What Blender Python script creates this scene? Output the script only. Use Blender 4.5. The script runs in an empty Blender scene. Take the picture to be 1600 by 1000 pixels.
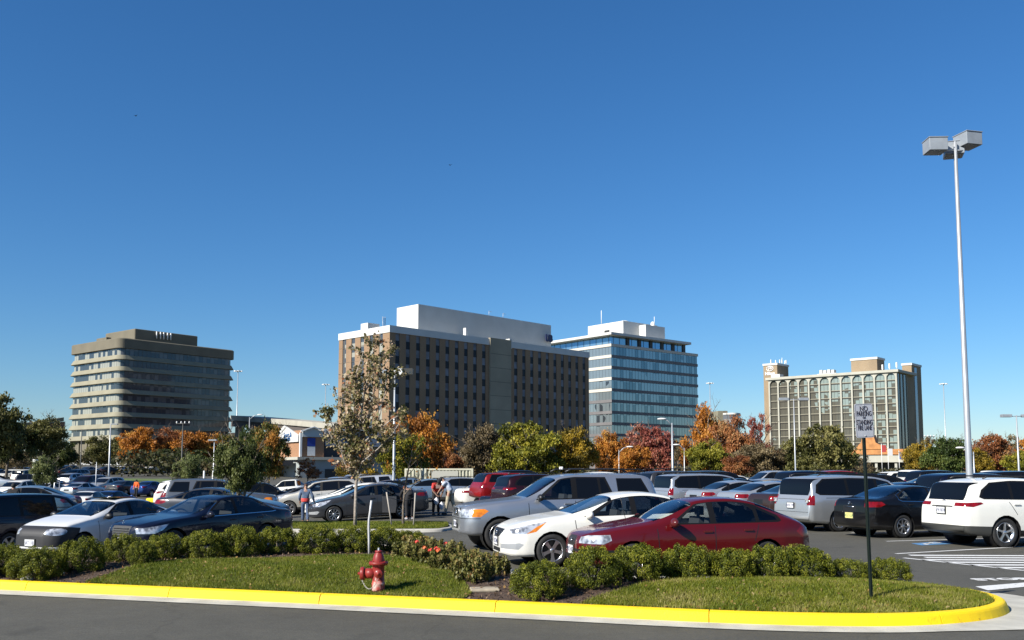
import bpy, bmesh, math, random
import numpy as np
from mathutils import Vector, Matrix, noise
from mathutils.geometry import delaunay_2d_cdt
R = math.radians
random.seed(7)
rng = np.random.default_rng(11)
scene = bpy.context.scene
COL = scene.collection

# ---------------------------------------------------------------- camera
F = 1464.0; TH = math.atan(132 / 1464.0); EYE = 1.95
cT, sT = math.cos(TH), math.sin(TH)
cam_d = bpy.data.cameras.new('camera'); cam = bpy.data.objects.new('camera', cam_d); COL.objects.link(cam)
cam_d.sensor_width = 36; cam_d.lens = F / 1600 * 36; cam_d.shift_y = 100 / 1600
cam_d.clip_start = 0.1; cam_d.clip_end = 8000
cam.location = (0, 0, EYE); cam.rotation_euler = (R(90) + TH, 0, 0)
scene.camera = cam

# ---------------------------------------------------------------- sky, sun, exposure
SUN_AZ = 51.0      # degrees from straight behind the camera towards the left
SUN_EL = 34.0
world = bpy.data.worlds.new("World"); scene.world = world; world.use_nodes = True
nt = world.node_tree; bg = nt.nodes['Background']
sky = nt.nodes.new('ShaderNodeTexSky'); sky.sky_type = 'NISHITA'; sky.sun_disc = False
sdir = Vector((-math.sin(R(SUN_AZ)) * math.cos(R(SUN_EL)), -math.cos(R(SUN_AZ)) * math.cos(R(SUN_EL)), math.sin(R(SUN_EL))))
sky.sun_elevation = R(SUN_EL); sky.sun_rotation = math.atan2(sdir.x, sdir.y)
sky.altitude = 0; sky.air_density = 1.15; sky.dust_density = 0.0; sky.ozone_density = 10
hs_ = nt.nodes.new('ShaderNodeHueSaturation'); hs_.inputs['Saturation'].default_value = 1.10; hs_.inputs['Value'].default_value = 1.0
nt.links.new(sky.outputs[0], hs_.inputs['Color']); nt.links.new(hs_.outputs[0], bg.inputs[0]); bg.inputs[1].default_value = 0.067
sun_d = bpy.data.lights.new('sun', 'SUN'); sun = bpy.data.objects.new('sun', sun_d); COL.objects.link(sun)
sun_d.energy = 5.0; sun_d.angle = R(0.5); sun_d.color = (1.0, 0.95, 0.86)
sun.rotation_euler = sdir.to_track_quat('Z', 'Y').to_euler()
scene.view_settings.view_transform = 'Standard'; scene.view_settings.look = 'None'
scene.view_settings.exposure = 0.85; scene.view_settings.gamma = 1.0
scene.cycles.max_bounces = 6; scene.cycles.transparent_max_bounces = 12

# ---------------------------------------------------------------- projection helpers (used only to read real positions off the photo)
def proj(x, y, z):
    d = y * cT + (z - EYE) * sT; u = (z - EYE) * cT - y * sT
    return 800 + F * x / d, 600 - F * u / d
def ray(px, py):
    dx = px - 800; cy = 600 - py
    return Vector((dx, F * cT - cy * sT, F * sT + cy * cT))
def W(px, py, d):
    r = ray(px, py); return Vector((0, 0, EYE)) + r * (d / r.y)
def gp(px, py, z=0.0):
    r = ray(px, py); return Vector((0, 0, EYE)) + r * ((z - EYE) / r.z)
def along(P, e, px, z=8.0):
    lo, hi = 0.0, 400.0
    f = lambda t: proj(P[0] + e[0] * t, P[1] + e[1] * t, z)[0] - px
    s0 = f(lo)
    for _ in range(60):
        m = (lo + hi) / 2
        if f(m) * s0 > 0: lo = m
        else: hi = m
    return lo
def lerp_list(lst, x):
    if x <= lst[0][0]: return lst[0][1]
    for (a, va), (b, vb) in zip(lst, lst[1:]):
        if x <= b:
            t = (x - a) / (b - a); return va + (vb - va) * t
    return lst[-1][1]
def sstep(a, b, x):
    t = min(1, max(0, (x - a) / (b - a))); return t * t * (3 - 2 * t)
GZ = [(17, 0), (24, -.22), (42, -.42), (70, -1.15), (97, -.6), (130, .25), (170, 1.1), (205, 2.7), (280, 3.0), (6000, 3.0)]
def gz(x, y):
    if y < 17: return 0.0
    k = x / y
    w = sstep(-.02, -.34, k) if k < 0 else 0.0
    z = lerp_list(GZ, y)
    return z * w

# ---------------------------------------------------------------- object helpers
def tag(o, label=None, cat=None, group=None, kind=None):
    if label: o['label'] = label
    if cat: o['category'] = cat
    if group: o['group'] = group
    if kind: o['kind'] = kind
    return o
def thing(name, label, cat, loc=(0, 0, 0), rotz=0, group=None):
    o = bpy.data.objects.new(name, None); COL.objects.link(o)
    o.empty_display_size = .3
    o.location = loc; o.rotation_euler = (0, 0, rotz)
    return tag(o, label, cat, group)
def link(name, me, parent=None, loc=None, rot=None, scale=None):
    o = bpy.data.objects.new(name, me); COL.objects.link(o)
    if parent: o.parent = parent
    if loc is not None: o.location = loc
    if rot is not None: o.rotation_euler = rot
    if scale is not None: o.scale = scale
    return o

class MB:
    def __init__(s): s.v = []; s.f = []; s.m = []; s.sm = []
    def add(s, vs, fs, m=0, smooth=False):
        b = len(s.v); s.v += [tuple(v) for v in vs]
        for f in fs: s.f.append([b + i for i in f]); s.m.append(m); s.sm.append(smooth)
        return s
    def box(s, c, d, rot=None, m=0, taper=1.0):
        hx, hy, hz = d[0] / 2, d[1] / 2, d[2] / 2
        vs = [Vector((x * hx * (taper if z > 0 else 1), y * hy * (taper if z > 0 else 1), z * hz)) for z in (-1, 1) for y in (-1, 1) for x in (-1, 1)]
        if rot is not None: vs = [rot @ v for v in vs]
        c = Vector(c); vs = [v + c for v in vs]
        return s.add(vs, [(0, 2, 3, 1), (4, 5, 7, 6), (0, 1, 5, 4), (2, 6, 7, 3), (0, 4, 6, 2), (1, 3, 7, 5)], m)
    def bx(s, a, b, m=0):
        a = Vector(a); b = Vector(b)
        return s.box((a + b) / 2, [abs(q) for q in (b - a)], None, m)
    def tube(s, pts, r, n=8, m=0, cap=True, smooth=True):
        pts = [Vector(p) for p in pts]; k = len(pts)
        rs = r if isinstance(r, (list, tuple)) else [r] * k
        vs = []; up0 = None
        for i, p in enumerate(pts):
            t = (pts[min(i + 1, k - 1)] - pts[max(i - 1, 0)]).normalized()
            if up0 is None:
                up0 = Vector((1, 0, 0)) if abs(t.x) < .8 else Vector((0, 1, 0))
            a = (up0 - t * up0.dot(t)).normalized(); up0 = a; b = t.cross(a)
            for j in range(n):
                q = 2 * math.pi * j / n; vs.append(p + (a * math.cos(q) + b * math.sin(q)) * rs[i])
        fs = [(i * n + j, i * n + (j + 1) % n, (i + 1) * n + (j + 1) % n, (i + 1) * n + j) for i in range(k - 1) for j in range(n)]
        s.add(vs, fs, m, smooth)
        if cap:
            b = len(s.v) - len(vs)
            s.f.append([b + j for j in range(n)][::-1]); s.m.append(m); s.sm.append(False)
            s.f.append([b + (k - 1) * n + j for j in range(n)]); s.m.append(m); s.sm.append(False)
        return s
    def lathe(s, prof, c=(0, 0, 0), axis='Z', n=24, m=0, smooth=True):
        vs = []; c = Vector(c)
        for (r, h) in prof:
            for j in range(n):
                q = 2 * math.pi * j / n; a, b = r * math.cos(q), r * math.sin(q)
                vs.append(c + (Vector((a, b, h)) if axis == 'Z' else Vector((h, a, b)) if axis == 'X' else Vector((a, h, b))))
        k = len(prof)
        fs = [(i * n + j, i * n + (j + 1) % n, (i + 1) * n + (j + 1) % n, (i + 1) * n + j) for i in range(k - 1) for j in range(n)]
        return s.add(vs, fs, m, smooth)
    def prism(s, poly, a, b, plane='XZ', m=0):
        n = len(poly)
        mk = {'XZ': lambda p, h: (p[0], h, p[1]), 'XY': lambda p, h: (p[0], p[1], h), 'YZ': lambda p, h: (h, p[0], p[1])}[plane]
        vs = [mk(p, a) for p in poly] + [mk(p, b) for p in poly]
        fs = [list(range(n)), list(range(n, 2 * n))[::-1]] + [(i, n + i, n + (i + 1) % n, (i + 1) % n) for i in range(n)]
        return s.add(vs, fs, m)
    def ball(s, c, r, n=12, k=8, m=0):
        r = r if isinstance(r, (tuple, list)) else (r, r, r); vs = []; c = Vector(c)
        for i in range(k + 1):
            t = math.pi * i / k
            for j in range(n):
                q = 2 * math.pi * j / n
                vs.append(c + Vector((r[0] * math.sin(t) * math.cos(q), r[1] * math.sin(t) * math.sin(q), -r[2] * math.cos(t))))
        return s.add(vs, [(i * n + j, i * n + (j + 1) % n, (i + 1) * n + (j + 1) % n, (i + 1) * n + j) for i in range(k) for j in range(n)], m, True)
    def mesh(s, name, mats):
        me = bpy.data.meshes.new(name)
        me.from_pydata(s.v, [], s.f)
        for mt in (mats if isinstance(mats, (list, tuple)) else [mats]): me.materials.append(mt)
        me.polygons.foreach_set('material_index', s.m); me.polygons.foreach_set('use_smooth', s.sm)
        bm = bmesh.new(); bm.from_mesh(me); bmesh.ops.recalc_face_normals(bm, faces=bm.faces); bm.to_mesh(me); bm.free()
        me.update(); return me
    def build(s, name, mats, parent=None, loc=None, rotz=None):
        return link(name, s.mesh(name, mats), parent, loc, (0, 0, rotz) if rotz is not None else None)

def bevel(o, w=.02, seg=2):
    md = o.modifiers.new('bevel', 'BEVEL'); md.width = w; md.segments = seg; md.limit_method = 'ANGLE'; md.angle_limit = R(40); return o

# ---------------------------------------------------------------- materials
MC = {}
ALB = 0.78
def kc(c, metal=0): return tuple(q * (ALB if metal < .5 else .9) for q in c)
def mat(name, col, rough=.6, metal=0, spec=.5, noise_amt=0, noise_scale=5, bump=0, bump_scale=30, col2=None, coat=0, dark_back=False, obj_coords=True, detail=6, thr=(.35, .65)):
    if name in MC: return MC[name]
    m = bpy.data.materials.new(name); m.use_nodes = True; MC[name] = m
    col = kc(col, metal); col2 = kc(col2, metal) if col2 else None
    n = m.node_tree; p = n.nodes['Principled BSDF']
    p.inputs['Base Color'].default_value = (*col, 1); p.inputs['Roughness'].default_value = rough
    p.inputs['Metallic'].default_value = metal; p.inputs['Specular IOR Level'].default_value = spec
    if coat: p.inputs['Coat Weight'].default_value = coat; p.inputs['Coat Roughness'].default_value = .04
    tc = n.nodes.new('ShaderNodeTexCoord'); src = tc.outputs['Object']
    if noise_amt or col2:
        nz = n.nodes.new('ShaderNodeTexNoise'); nz.inputs['Scale'].default_value = noise_scale; nz.inputs['Detail'].default_value = detail
        n.links.new(src, nz.inputs['Vector'])
        rp = n.nodes.new('ShaderNodeValToRGB'); rp.color_ramp.elements[0].position = thr[0]; rp.color_ramp.elements[1].position = thr[1]
        c2 = col2 or tuple(c * (1 - noise_amt) for c in col)
        c1 = col if col2 else tuple(min(1, c * (1 + noise_amt)) for c in col)
        rp.color_ramp.elements[0].color = (*c2, 1); rp.color_ramp.elements[1].color = (*c1, 1)
        n.links.new(nz.outputs[0], rp.inputs[0]); n.links.new(rp.outputs[0], p.inputs['Base Color'])
    if bump:
        nb = n.nodes.new('ShaderNodeTexNoise'); nb.inputs['Scale'].default_value = bump_scale; nb.inputs['Detail'].default_value = 4
        n.links.new(src, nb.inputs['Vector'])
        bp = n.nodes.new('ShaderNodeBump'); bp.inputs['Strength'].default_value = bump; bp.inputs['Distance'].default_value = .02
        n.links.new(nb.outputs[0], bp.inputs['Height']); n.links.new(bp.outputs[0], p.inputs['Normal'])
    return m

def paint(name, col, metal=.0, rough=.35):
    key = 'paint_' + name
    if key in MC: return MC[key]
    m = mat(key, col, rough, metal, .15, coat=.7); col = kc(col, metal)
    n = m.node_tree; p = n.nodes['Principled BSDF']
    # lower body picks up road dust; inside of the shell is dark trim
    tc = n.nodes.new('ShaderNodeTexCoord'); sx = n.nodes.new('ShaderNodeSeparateXYZ'); n.links.new(tc.outputs['Object'], sx.inputs[0])
    nz = n.nodes.new('ShaderNodeTexNoise'); nz.inputs['Scale'].default_value = 3.0; n.links.new(tc.outputs['Object'], nz.inputs['Vector'])
    ad = n.nodes.new('ShaderNodeMath'); ad.operation = 'MULTIPLY_ADD'; ad.inputs[1].default_value = .35; n.links.new(nz.outputs[0], ad.inputs[0]); n.links.new(sx.outputs[2], ad.inputs[2])
    mr = n.nodes.new('ShaderNodeMapRange'); mr.inputs['From Min'].default_value = .35; mr.inputs['From Max'].default_value = .75; mr.inputs['To Min'].default_value = .045; mr.inputs['To Max'].default_value = .006
    n.links.new(ad.outputs[0], mr.inputs[0])
    mx = n.nodes.new('ShaderNodeMix'); mx.data_type = 'RGBA'; mx.inputs[6].default_value = (*col, 1); mx.inputs[7].default_value = (.24, .22, .19, 1)
    n.links.new(mr.outputs[0], mx.inputs[0])
    ge = n.nodes.new('ShaderNodeNewGeometry'); m2 = n.nodes.new('ShaderNodeMix'); m2.data_type = 'RGBA'; m2.inputs[7].default_value = (.05, .05, .05, 1)
    n.links.new(ge.outputs['Backfacing'], m2.inputs[0]); n.links.new(mx.outputs[2], m2.inputs[6]); n.links.new(m2.outputs[2], p.inputs['Base Color'])
    if metal:
        fl = n.nodes.new('ShaderNodeTexNoise'); fl.inputs['Scale'].default_value = 60; n.links.new(tc.outputs['Object'], fl.inputs['Vector'])
        r2 = n.nodes.new('ShaderNodeMapRange'); r2.inputs['To Min'].default_value = rough - .06; r2.inputs['To Max'].default_value = rough + .06
        n.links.new(fl.outputs[0], r2.inputs[0]); n.links.new(r2.outputs[0], p.inputs['Roughness'])
    return m

def glass(name, tint=(.35, .42, .42), op=.35):
    """car glass: glossy coat over a partly transparent tinted pane"""
    if name in MC: return MC[name]
    m = bpy.data.materials.new(name); m.use_nodes = True; MC[name] = m; n = m.node_tree; n.nodes.clear()
    out = n.nodes.new('ShaderNodeOutputMaterial'); tr = n.nodes.new('ShaderNodeBsdfTransparent'); tr.inputs[0].default_value = (*tint, 1)
    gl = n.nodes.new('ShaderNodeBsdfGlossy'); gl.inputs['Roughness'].default_value = .03; gl.inputs[0].default_value = (.9, .95, 1, 1)
    lw = n.nodes.new('ShaderNodeLayerWeight'); lw.inputs[0].default_value = .5
    pw = n.nodes.new('ShaderNodeMath'); pw.operation = 'POWER'; pw.inputs[1].default_value = 4.0; n.links.new(lw.outputs['Facing'], pw.inputs[0])
    mr = n.nodes.new('ShaderNodeMath'); mr.operation = 'MULTIPLY_ADD'; mr.inputs[1].default_value = .85; mr.inputs[2].default_value = op * .13
    n.links.new(pw.outputs[0], mr.inputs[0])
    mx = n.nodes.new('ShaderNodeMixShader'); n.links.new(mr.outputs[0], mx.inputs[0]); n.links.new(tr.outputs[0], mx.inputs[1]); n.links.new(gl.outputs[0], mx.inputs[2])
    n.links.new(mx.outputs[0], out.inputs[0]); return m

def leafmat(name, cols, trans=.3, rough=.55):
    """foliage: colour picked per leaf from the face attribute rnd"""
    if name in MC: return MC[name]
    m = bpy.data.materials.new(name); m.use_nodes = True; MC[name] = m; n = m.node_tree
    p = n.nodes['Principled BSDF']; p.inputs['Roughness'].default_value = rough; p.inputs['Specular IOR Level'].default_value = .3
    at = n.nodes.new('ShaderNodeAttribute'); at.attribute_name = 'rnd'
    rp = n.nodes.new('ShaderNodeValToRGB'); cr = rp.color_ramp
    while len(cr.elements) < len(cols): cr.elements.new(.5)
    for i, c in enumerate(cols): cr.elements[i].position = i / (len(cols) - 1); cr.elements[i].color = (*kc(c), 1)
    n.links.new(at.outputs['Fac'], rp.inputs[0]); n.links.new(rp.outputs[0], p.inputs['Base Color'])
    tl = n.nodes.new('ShaderNodeBsdfTranslucent'); n.links.new(rp.outputs[0], tl.inputs[0])
    mx = n.nodes.new('ShaderNodeMixShader'); mx.inputs[0].default_value = trans
    out = n.nodes['Material Output']; n.links.new(p.outputs[0], mx.inputs[1]); n.links.new(tl.outputs[0], mx.inputs[2]); n.links.new(mx.outputs[0], out.inputs[0])
    return m

M_black = mat('black_plastic', (.012, .012, .013), .45)
M_rubber = mat('tyre_rubber', (.018, .018, .018), .8, noise_amt=.4, noise_scale=8)
M_chrome = mat('chrome', (.75, .75, .76), .12, 1)
M_alloy = mat('alloy', (.62, .62, .63), .28, .9)
M_white = mat('white_paint', (.8, .8, .78), .6, noise_amt=.06)
M_steel = mat('galvanised_steel', (.50, .52, .54), .42, .35, noise_amt=.1, noise_scale=2)
M_dsteel = mat('dark_steel', (.05, .05, .045), .5)
M_conc = mat('concrete', (.48, .46, .41), .85, noise_amt=.14, noise_scale=1.5, bump=.3, bump_scale=40)
M_glass_dark = mat('privacy_glass', (.005, .006, .008), .05, 0, .32)
M_glass = glass('clear_car_glass', (.84, .90, .88), .4)
M_glass_t = glass('tinted_car_glass', (.26, .28, .29), .5)
M_trim = mat('window_rubber', (.007, .007, .008), .55, 0, .2)
M_red = mat('red_lens', (.24, .004, .005), .12, 0, .6, col2=(.10, .004, .005), noise_scale=9, thr=(.3, .6))
M_amber = mat('amber_lens', (.75, .22, .01), .12, 0, .7, noise_amt=.2, noise_scale=12)
M_lens = mat('clear_lens', (.80, .82, .85), .08, .4, .8, col2=(.20, .21, .23), noise_scale=9, thr=(.36, .60), detail=2)
M_plate = mat('plate_white', (.75, .76, .78), .5)
M_plate_y = mat('plate_yellow', (.75, .68, .25), .5)
M_blue_text = mat('dark_blue_lettering', (.02, .03, .12), .5)
M_seat = mat('seat_fabric', (.03, .03, .035), .9)
M_bark = mat('bark', (.16, .13, .10), .9, noise_amt=.35, noise_scale=9, bump=.6, bump_scale=25)
M_bark_pale = mat('pale_bark', (.36, .31, .26), .9, noise_amt=.3, noise_scale=14, bump=.5, bump_scale=30)

def text(name, s, size, m, parent, loc, rot, extrude=.01, align='CENTER', sx=1.0, bold=0.0):
    c = bpy.data.curves.new(name, 'FONT'); c.body = s; c.size = size; c.extrude = extrude; c.align_x = align; c.align_y = 'CENTER'; c.offset = bold
    c.resolution_u = 3; tmp = bpy.data.objects.new('tmp', c); COL.objects.link(tmp)
    me = bpy.data.meshes.new_from_object(tmp); bpy.data.objects.remove(tmp); me.name = name; me.materials.clear(); me.materials.append(m)
    o = bpy.data.objects.new(name, me); COL.objects.link(o); o.parent = parent; o.location = loc; o.rotation_euler = rot; o.scale = (sx, 1, 1)
    return o

def leaf_mesh(name, P, size, m, rnd, normal=None, flat=.0, aspect=.6, seed=0, jitter=.35, tri=False):
    """many small leaf faces as one mesh; P (n,3) centres, rnd (n,) colour index 0..1"""
    g = np.random.default_rng(seed); n = len(P)
    u = g.normal(size=(n, 3)); u /= np.linalg.norm(u, axis=1)[:, None]
    w = g.normal(size=(n, 3))
    if normal is not None: w = w * .9 + normal * 1.2
    w -= (w * u).sum(1)[:, None] * u; w /= np.linalg.norm(w, axis=1)[:, None] + 1e-9
    v = np.cross(w, u)
    s = size * (1 + jitter * g.uniform(-1, 1, n))[:, None]
    a = P + u * s * .5; b = P + v * s * .5 * aspect + w * s * .12; c = P - u * s * .5; d = P - v * s * .5 * aspect + w * s * .12
    if tri:
        V = np.stack([a, b, c], 1).reshape(-1, 3); k = 3
    else:
        V = np.stack([a, b, c, d], 1).reshape(-1, 3); k = 4
    me = bpy.data.meshes.new(name)
    me.vertices.add(n * k); me.vertices.foreach_set('co', V.astype(np.float32).ravel())
    me.loops.add(n * k); me.loops.foreach_set('vertex_index', np.arange(n * k, dtype=np.int32))
    me.polygons.add(n); me.polygons.foreach_set('loop_start', np.arange(0, n * k, k, dtype=np.int32))
    me.update(calc_edges=True)
    at = me.attributes.new('rnd', 'FLOAT', 'FACE'); at.data.foreach_set('value', np.clip(rnd, 0, 1).astype(np.float32))
    if m: me.materials.append(m)
    return me
def set_mat(o, m, slot=0):
    o.material_slots[slot].link = 'OBJECT'; o.material_slots[slot].material = m
ORD = ['first', 'second', 'third', 'fourth', 'fifth', 'sixth', 'seventh', 'eighth', 'ninth', 'tenth', 'eleventh', 'twelfth', 'thirteenth', 'fourteenth', 'fifteenth', 'sixteenth', 'seventeenth', 'eighteenth', 'nineteenth', 'twentieth', 'twenty-first', 'twenty-second', 'twenty-third', 'twenty-fourth', 'twenty-fifth', 'twenty-sixth', 'twenty-seventh', 'twenty-eighth', 'twenty-ninth', 'thirtieth']
# ================================================================ ground, road, island
def asphalt(name, c=(.085, .085, .083), sc=1.0):
    m = bpy.data.materials.new(name); m.use_nodes = True; n = m.node_tree; p = n.nodes['Principled BSDF']; p.inputs['Roughness'].default_value = .82
    p.inputs['Specular IOR Level'].default_value = .3
    tc = n.nodes.new('ShaderNodeTexCoord')
    def nz(scale, det, rough=.5):
        t = n.nodes.new('ShaderNodeTexNoise'); t.inputs['Scale'].default_value = scale; t.inputs['Detail'].default_value = det; t.inputs['Roughness'].default_value = rough
        n.links.new(tc.outputs['Object'], t.inputs['Vector']); return t
    a = nz(.25, 5, .6); b = nz(45, 3, .8); d = nz(2.2, 6, .7)
    r1 = n.nodes.new('ShaderNodeMapRange'); r1.inputs['From Min'].default_value = .3; r1.inputs['From Max'].default_value = .7; r1.inputs['To Min'].default_value = .82; r1.inputs['To Max'].default_value = 1.18; n.links.new(a.outputs[0], r1.inputs[0])
    r2 = n.nodes.new('ShaderNodeMapRange'); r2.inputs['From Min'].default_value = .3; r2.inputs['From Max'].default_value = .7; r2.inputs['To Min'].default_value = .62; r2.inputs['To Max'].default_value = 1.38; n.links.new(b.outputs[0], r2.inputs[0])
    r3 = n.nodes.new('ShaderNodeMapRange'); r3.inputs['From Min'].default_value = .3; r3.inputs['From Max'].default_value = .7; r3.inputs['To Min'].default_value = .9; r3.inputs['To Max'].default_value = 1.1; n.links.new(d.outputs[0], r3.inputs[0])
    g_ = nz(11, 4, .8); r4 = n.nodes.new('ShaderNodeMapRange'); r4.inputs['From Min'].default_value = .3; r4.inputs['From Max'].default_value = .7; r4.inputs['To Min'].default_value = .84; r4.inputs['To Max'].default_value = 1.16; n.links.new(g_.outputs[0], r4.inputs[0])
    m0 = n.nodes.new('ShaderNodeMath'); m0.operation = 'MULTIPLY'; n.links.new(r4.outputs[0], m0.inputs[0]); n.links.new(r3.outputs[0], m0.inputs[1])
    m1 = n.nodes.new('ShaderNodeMath'); m1.operation = 'MULTIPLY'; n.links.new(r1.outputs[0], m1.inputs[0]); n.links.new(r2.outputs[0], m1.inputs[1])
    m2 = n.nodes.new('ShaderNodeMath'); m2.operation = 'MULTIPLY'; n.links.new(m1.outputs[0], m2.inputs[0]); n.links.new(m0.outputs[0], m2.inputs[1])
    # thin wandering cracks and faint darker drips
    ds = nz(1.3, 3); vd = n.nodes.new('ShaderNodeVectorMath'); vd.operation = 'MULTIPLY_ADD'; vd.inputs[1].default_value = (1.2, 1.2, 0); n.links.new(ds.outputs[1], vd.inputs[0]); n.links.new(tc.outputs['Object'], vd.inputs[2])
    vo = n.nodes.new('ShaderNodeTexVoronoi'); vo.feature = 'DISTANCE_TO_EDGE'; vo.inputs['Scale'].default_value = .16; n.links.new(vd.outputs[0], vo.inputs['Vector'])
    ck = n.nodes.new('ShaderNodeMapRange'); ck.inputs['From Min'].default_value = .0; ck.inputs['From Max'].default_value = .006; ck.inputs['To Min'].default_value = .8; ck.inputs['To Max'].default_value = 1; n.links.new(vo.outputs['Distance'], ck.inputs[0])
    dr = nz(.9, 2, .4); dk = n.nodes.new('ShaderNodeMapRange'); dk.inputs['From Min'].default_value = .64; dk.inputs['From Max'].default_value = .74; dk.inputs['To Min'].default_value = 1; dk.inputs['To Max'].default_value = .74; n.links.new(dr.outputs[0], dk.inputs[0])
    m3 = n.nodes.new('ShaderNodeMath'); m3.operation = 'MULTIPLY'; n.links.new(ck.outputs[0], m3.inputs[0]); n.links.new(dk.outputs[0], m3.inputs[1])
    m4 = n.nodes.new('ShaderNodeMath'); m4.operation = 'MULTIPLY'; n.links.new(m3.outputs[0], m4.inputs[0]); n.links.new(m2.outputs[0], m4.inputs[1]); m2 = m4
    vm = n.nodes.new('ShaderNodeVectorMath'); vm.operation = 'SCALE'; vm.inputs[0].default_value = (c[0] * .74, c[1] * .72, c[2] * .645); n.links.new(m2.outputs[0], vm.inputs['Scale'])
    n.links.new(vm.outputs[0], p.inputs['Base Color'])
    bp = n.nodes.new('ShaderNodeBump'); bp.inputs['Strength'].default_value = .5; bp.inputs['Distance'].default_value = .006; n.links.new(b.outputs[0], bp.inputs['Height']); n.links.new(bp.outputs[0], p.inputs['Normal'])
    return m
M_asph = asphalt('asphalt', (.098, .096, .088)); M_road = asphalt('road_asphalt', (.092, .092, .088))
M_earth = mat('earth', (.10, .12, .04), .95, col2=(.13, .10, .05), noise_scale=.05)
def sheet(name, xs, ys, zf, m, smooth=True):
    vs = [(x, y, zf(x, y)) for y in ys for x in xs]; nx = len(xs)
    fs = [(j * nx + i, j * nx + i + 1, (j + 1) * nx + i + 1, (j + 1) * nx + i) for j in range(len(ys) - 1) for i in range(nx - 1)]
    return tag(MB().add(vs, fs, 0, smooth).build(name, m), kind='structure')
ysn = [-60, -20, 0, 10, 14, 17] + [17 + 2 * i for i in range(1, 12)] + [40 + 5 * i for i in range(1, 49)]
xsn = list(range(-300, -100, 20)) + list(range(-100, 101, 4)) + list(range(120, 301, 20))
sheet('parking_lot', xsn, ysn, lambda x, y: gz(x, y), M_asph)
big = [-4000, -1500, -800, -500, -300] + list(range(-280, 281, 20)) + [300, 500, 800, 1500, 4000]
sheet('ground', big, [-400, -100, 0, 17, 40, 60, 80, 100, 120, 140, 160, 180, 200, 220, 240, 260, 280, 300, 340, 500, 900, 2000, 5000], lambda x, y: gz(x, y) - (.25 if y < 285 else 0), M_earth)

def catmull(P, n=8, closed=False):
    out = []; k = len(P); P = [Vector(p) for p in P]
    for i in range(k - 1 if not closed else k):
        g = lambda j: P[j % k] if closed else P[max(0, min(k - 1, j))]
        a, b, c, d = g(i - 1), g(i), g(i + 1), g(i + 2)
        for s in range(n):
            t = s / n
            out.append(.5 * ((2 * b) + (c - a) * t + (2 * a - 5 * b + 4 * c - d) * t * t + (3 * b - a - 3 * c + d) * t ** 3))
    if not closed: out.append(P[-1])
    return out
front = [(-22, 19.2), (-16, 17.45), (-8.36, 15.25), (-2.8, 13.62), (0.2, 12.72), (2.43, 12.02), (3.8, 11.75), (4.9, 11.75), (5.9, 12.1), (6.6, 12.7), (6.95, 13.45), (6.93, 14.2), (6.6, 14.85), (6.1, 15.35), (5.4, 15.7)]
backp = [(3.0, 15.95), (0.3, 16.3), (0.0, 17.4), (-1.0, 19.2), (-1.7, 21.2), (-2.6, 22.4), (-4.2, 22.2), (-5.8, 21.4), (-9.0, 20.7), (-14, 21.0), (-22, 22.6)]
FR = [Vector((p.x, p.y)) for p in catmull([(a, b, 0) for a, b in front], 8)]
BK = [Vector((p.x, p.y)) for p in catmull([(front[-1][0], front[-1][1], 0)] + [(a, b, 0) for a, b in backp], 5)][1:]
def offset(path, d, closed=False):
    out = []; k = len(path)
    for i, p in enumerate(path):
        a = path[(i - 1) % k] if (closed or i) else p; b = path[(i + 1) % k] if (closed or i < k - 1) else p
        t = (b - a).normalized(); out.append(p + Vector((-t.y, t.x)) * d)
    return out
def curb(name, path, m, flip=1, h=.155):
    # profile: (distance inwards from the road edge, height)
    pr = [(0, -.02), (.0, .02), (.035, h - .035), (.05, h - .012), (.075, h), (.17, h + .002), (.18, h - .04), (.18, -.02)]
    rings = [offset(path, d) for d, _ in pr]
    vs = []; n = len(path)
    for (d, z), rg in zip(pr, rings): vs += [(p.x, p.y, z) for p in rg]
    fs = [(i * n + j, i * n + j + 1, (i + 1) * n + j + 1, (i + 1) * n + j) for i in range(len(pr) - 1) for j in range(n - 1)]
    return tag(MB().add(vs, fs, 0, True).build(name, m), kind='structure')
def yellow_mat():
    m = mat('yellow_kerb_paint', (.90, .62, .0), .7, noise_amt=.0, bump=.25, bump_scale=60)
    n = m.node_tree; p = n.nodes['Principled BSDF']; tc = n.nodes.new('ShaderNodeTexCoord')
    nz = n.nodes.new('ShaderNodeTexNoise'); nz.inputs['Scale'].default_value = 7; nz.inputs['Detail'].default_value = 8; nz.inputs['Roughness'].default_value = .75; n.links.new(tc.outputs['Object'], nz.inputs['Vector'])
    rp = n.nodes.new('ShaderNodeValToRGB'); e = rp.color_ramp.elements; e[0].position = .30; e[0].color = (.38, .22, .01, 1); e[1].position = .42; e[1].color = (.80, .55, .0, 1)
    n.links.new(nz.outputs[0], rp.inputs[0]); n.links.new(rp.outputs[0], p.inputs['Base Color']); return m
M_yel = yellow_mat()
# the painted kerb is cast in lengths with thin joints: (cut positions by photo column)
cuts = [38, 262, 498, 773, 1108, 1475]
segs = []; cur = []
for p in FR:
    cur.append(p)
pxs = [proj(p.x, p.y, 0)[0] for p in FR]
def resample(path, step):
    out = [path[0]]; acc = 0
    for a, b in zip(path, path[1:]):
        L = (b - a).length; t = step - acc
        while t <= L: out.append(a + (b - a) * (t / L)); t += step
        acc = (acc + L) % step if L + acc >= step else acc + L
    return out
FRd = resample(FR, .04)
ci = []
for c in cuts:
    j = min(range(len(FRd)), key=lambda i: abs(proj(FRd[i].x, FRd[i].y, 0)[0] - c) + (1000 if FRd[i].y > 15.5 and c > 600 else 0) + (1000 if c == 1475 and FRd[i].y > 13 else 0))
    ci.append(j)
ci = [0] + ci + [len(FRd) - 1]
kmb = MB()
pr = [(0, -.02), (.0, .02), (.035, .12), (.05, .143), (.075, .155), (.17, .157), (.18, .11), (.18, -.02)]
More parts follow.
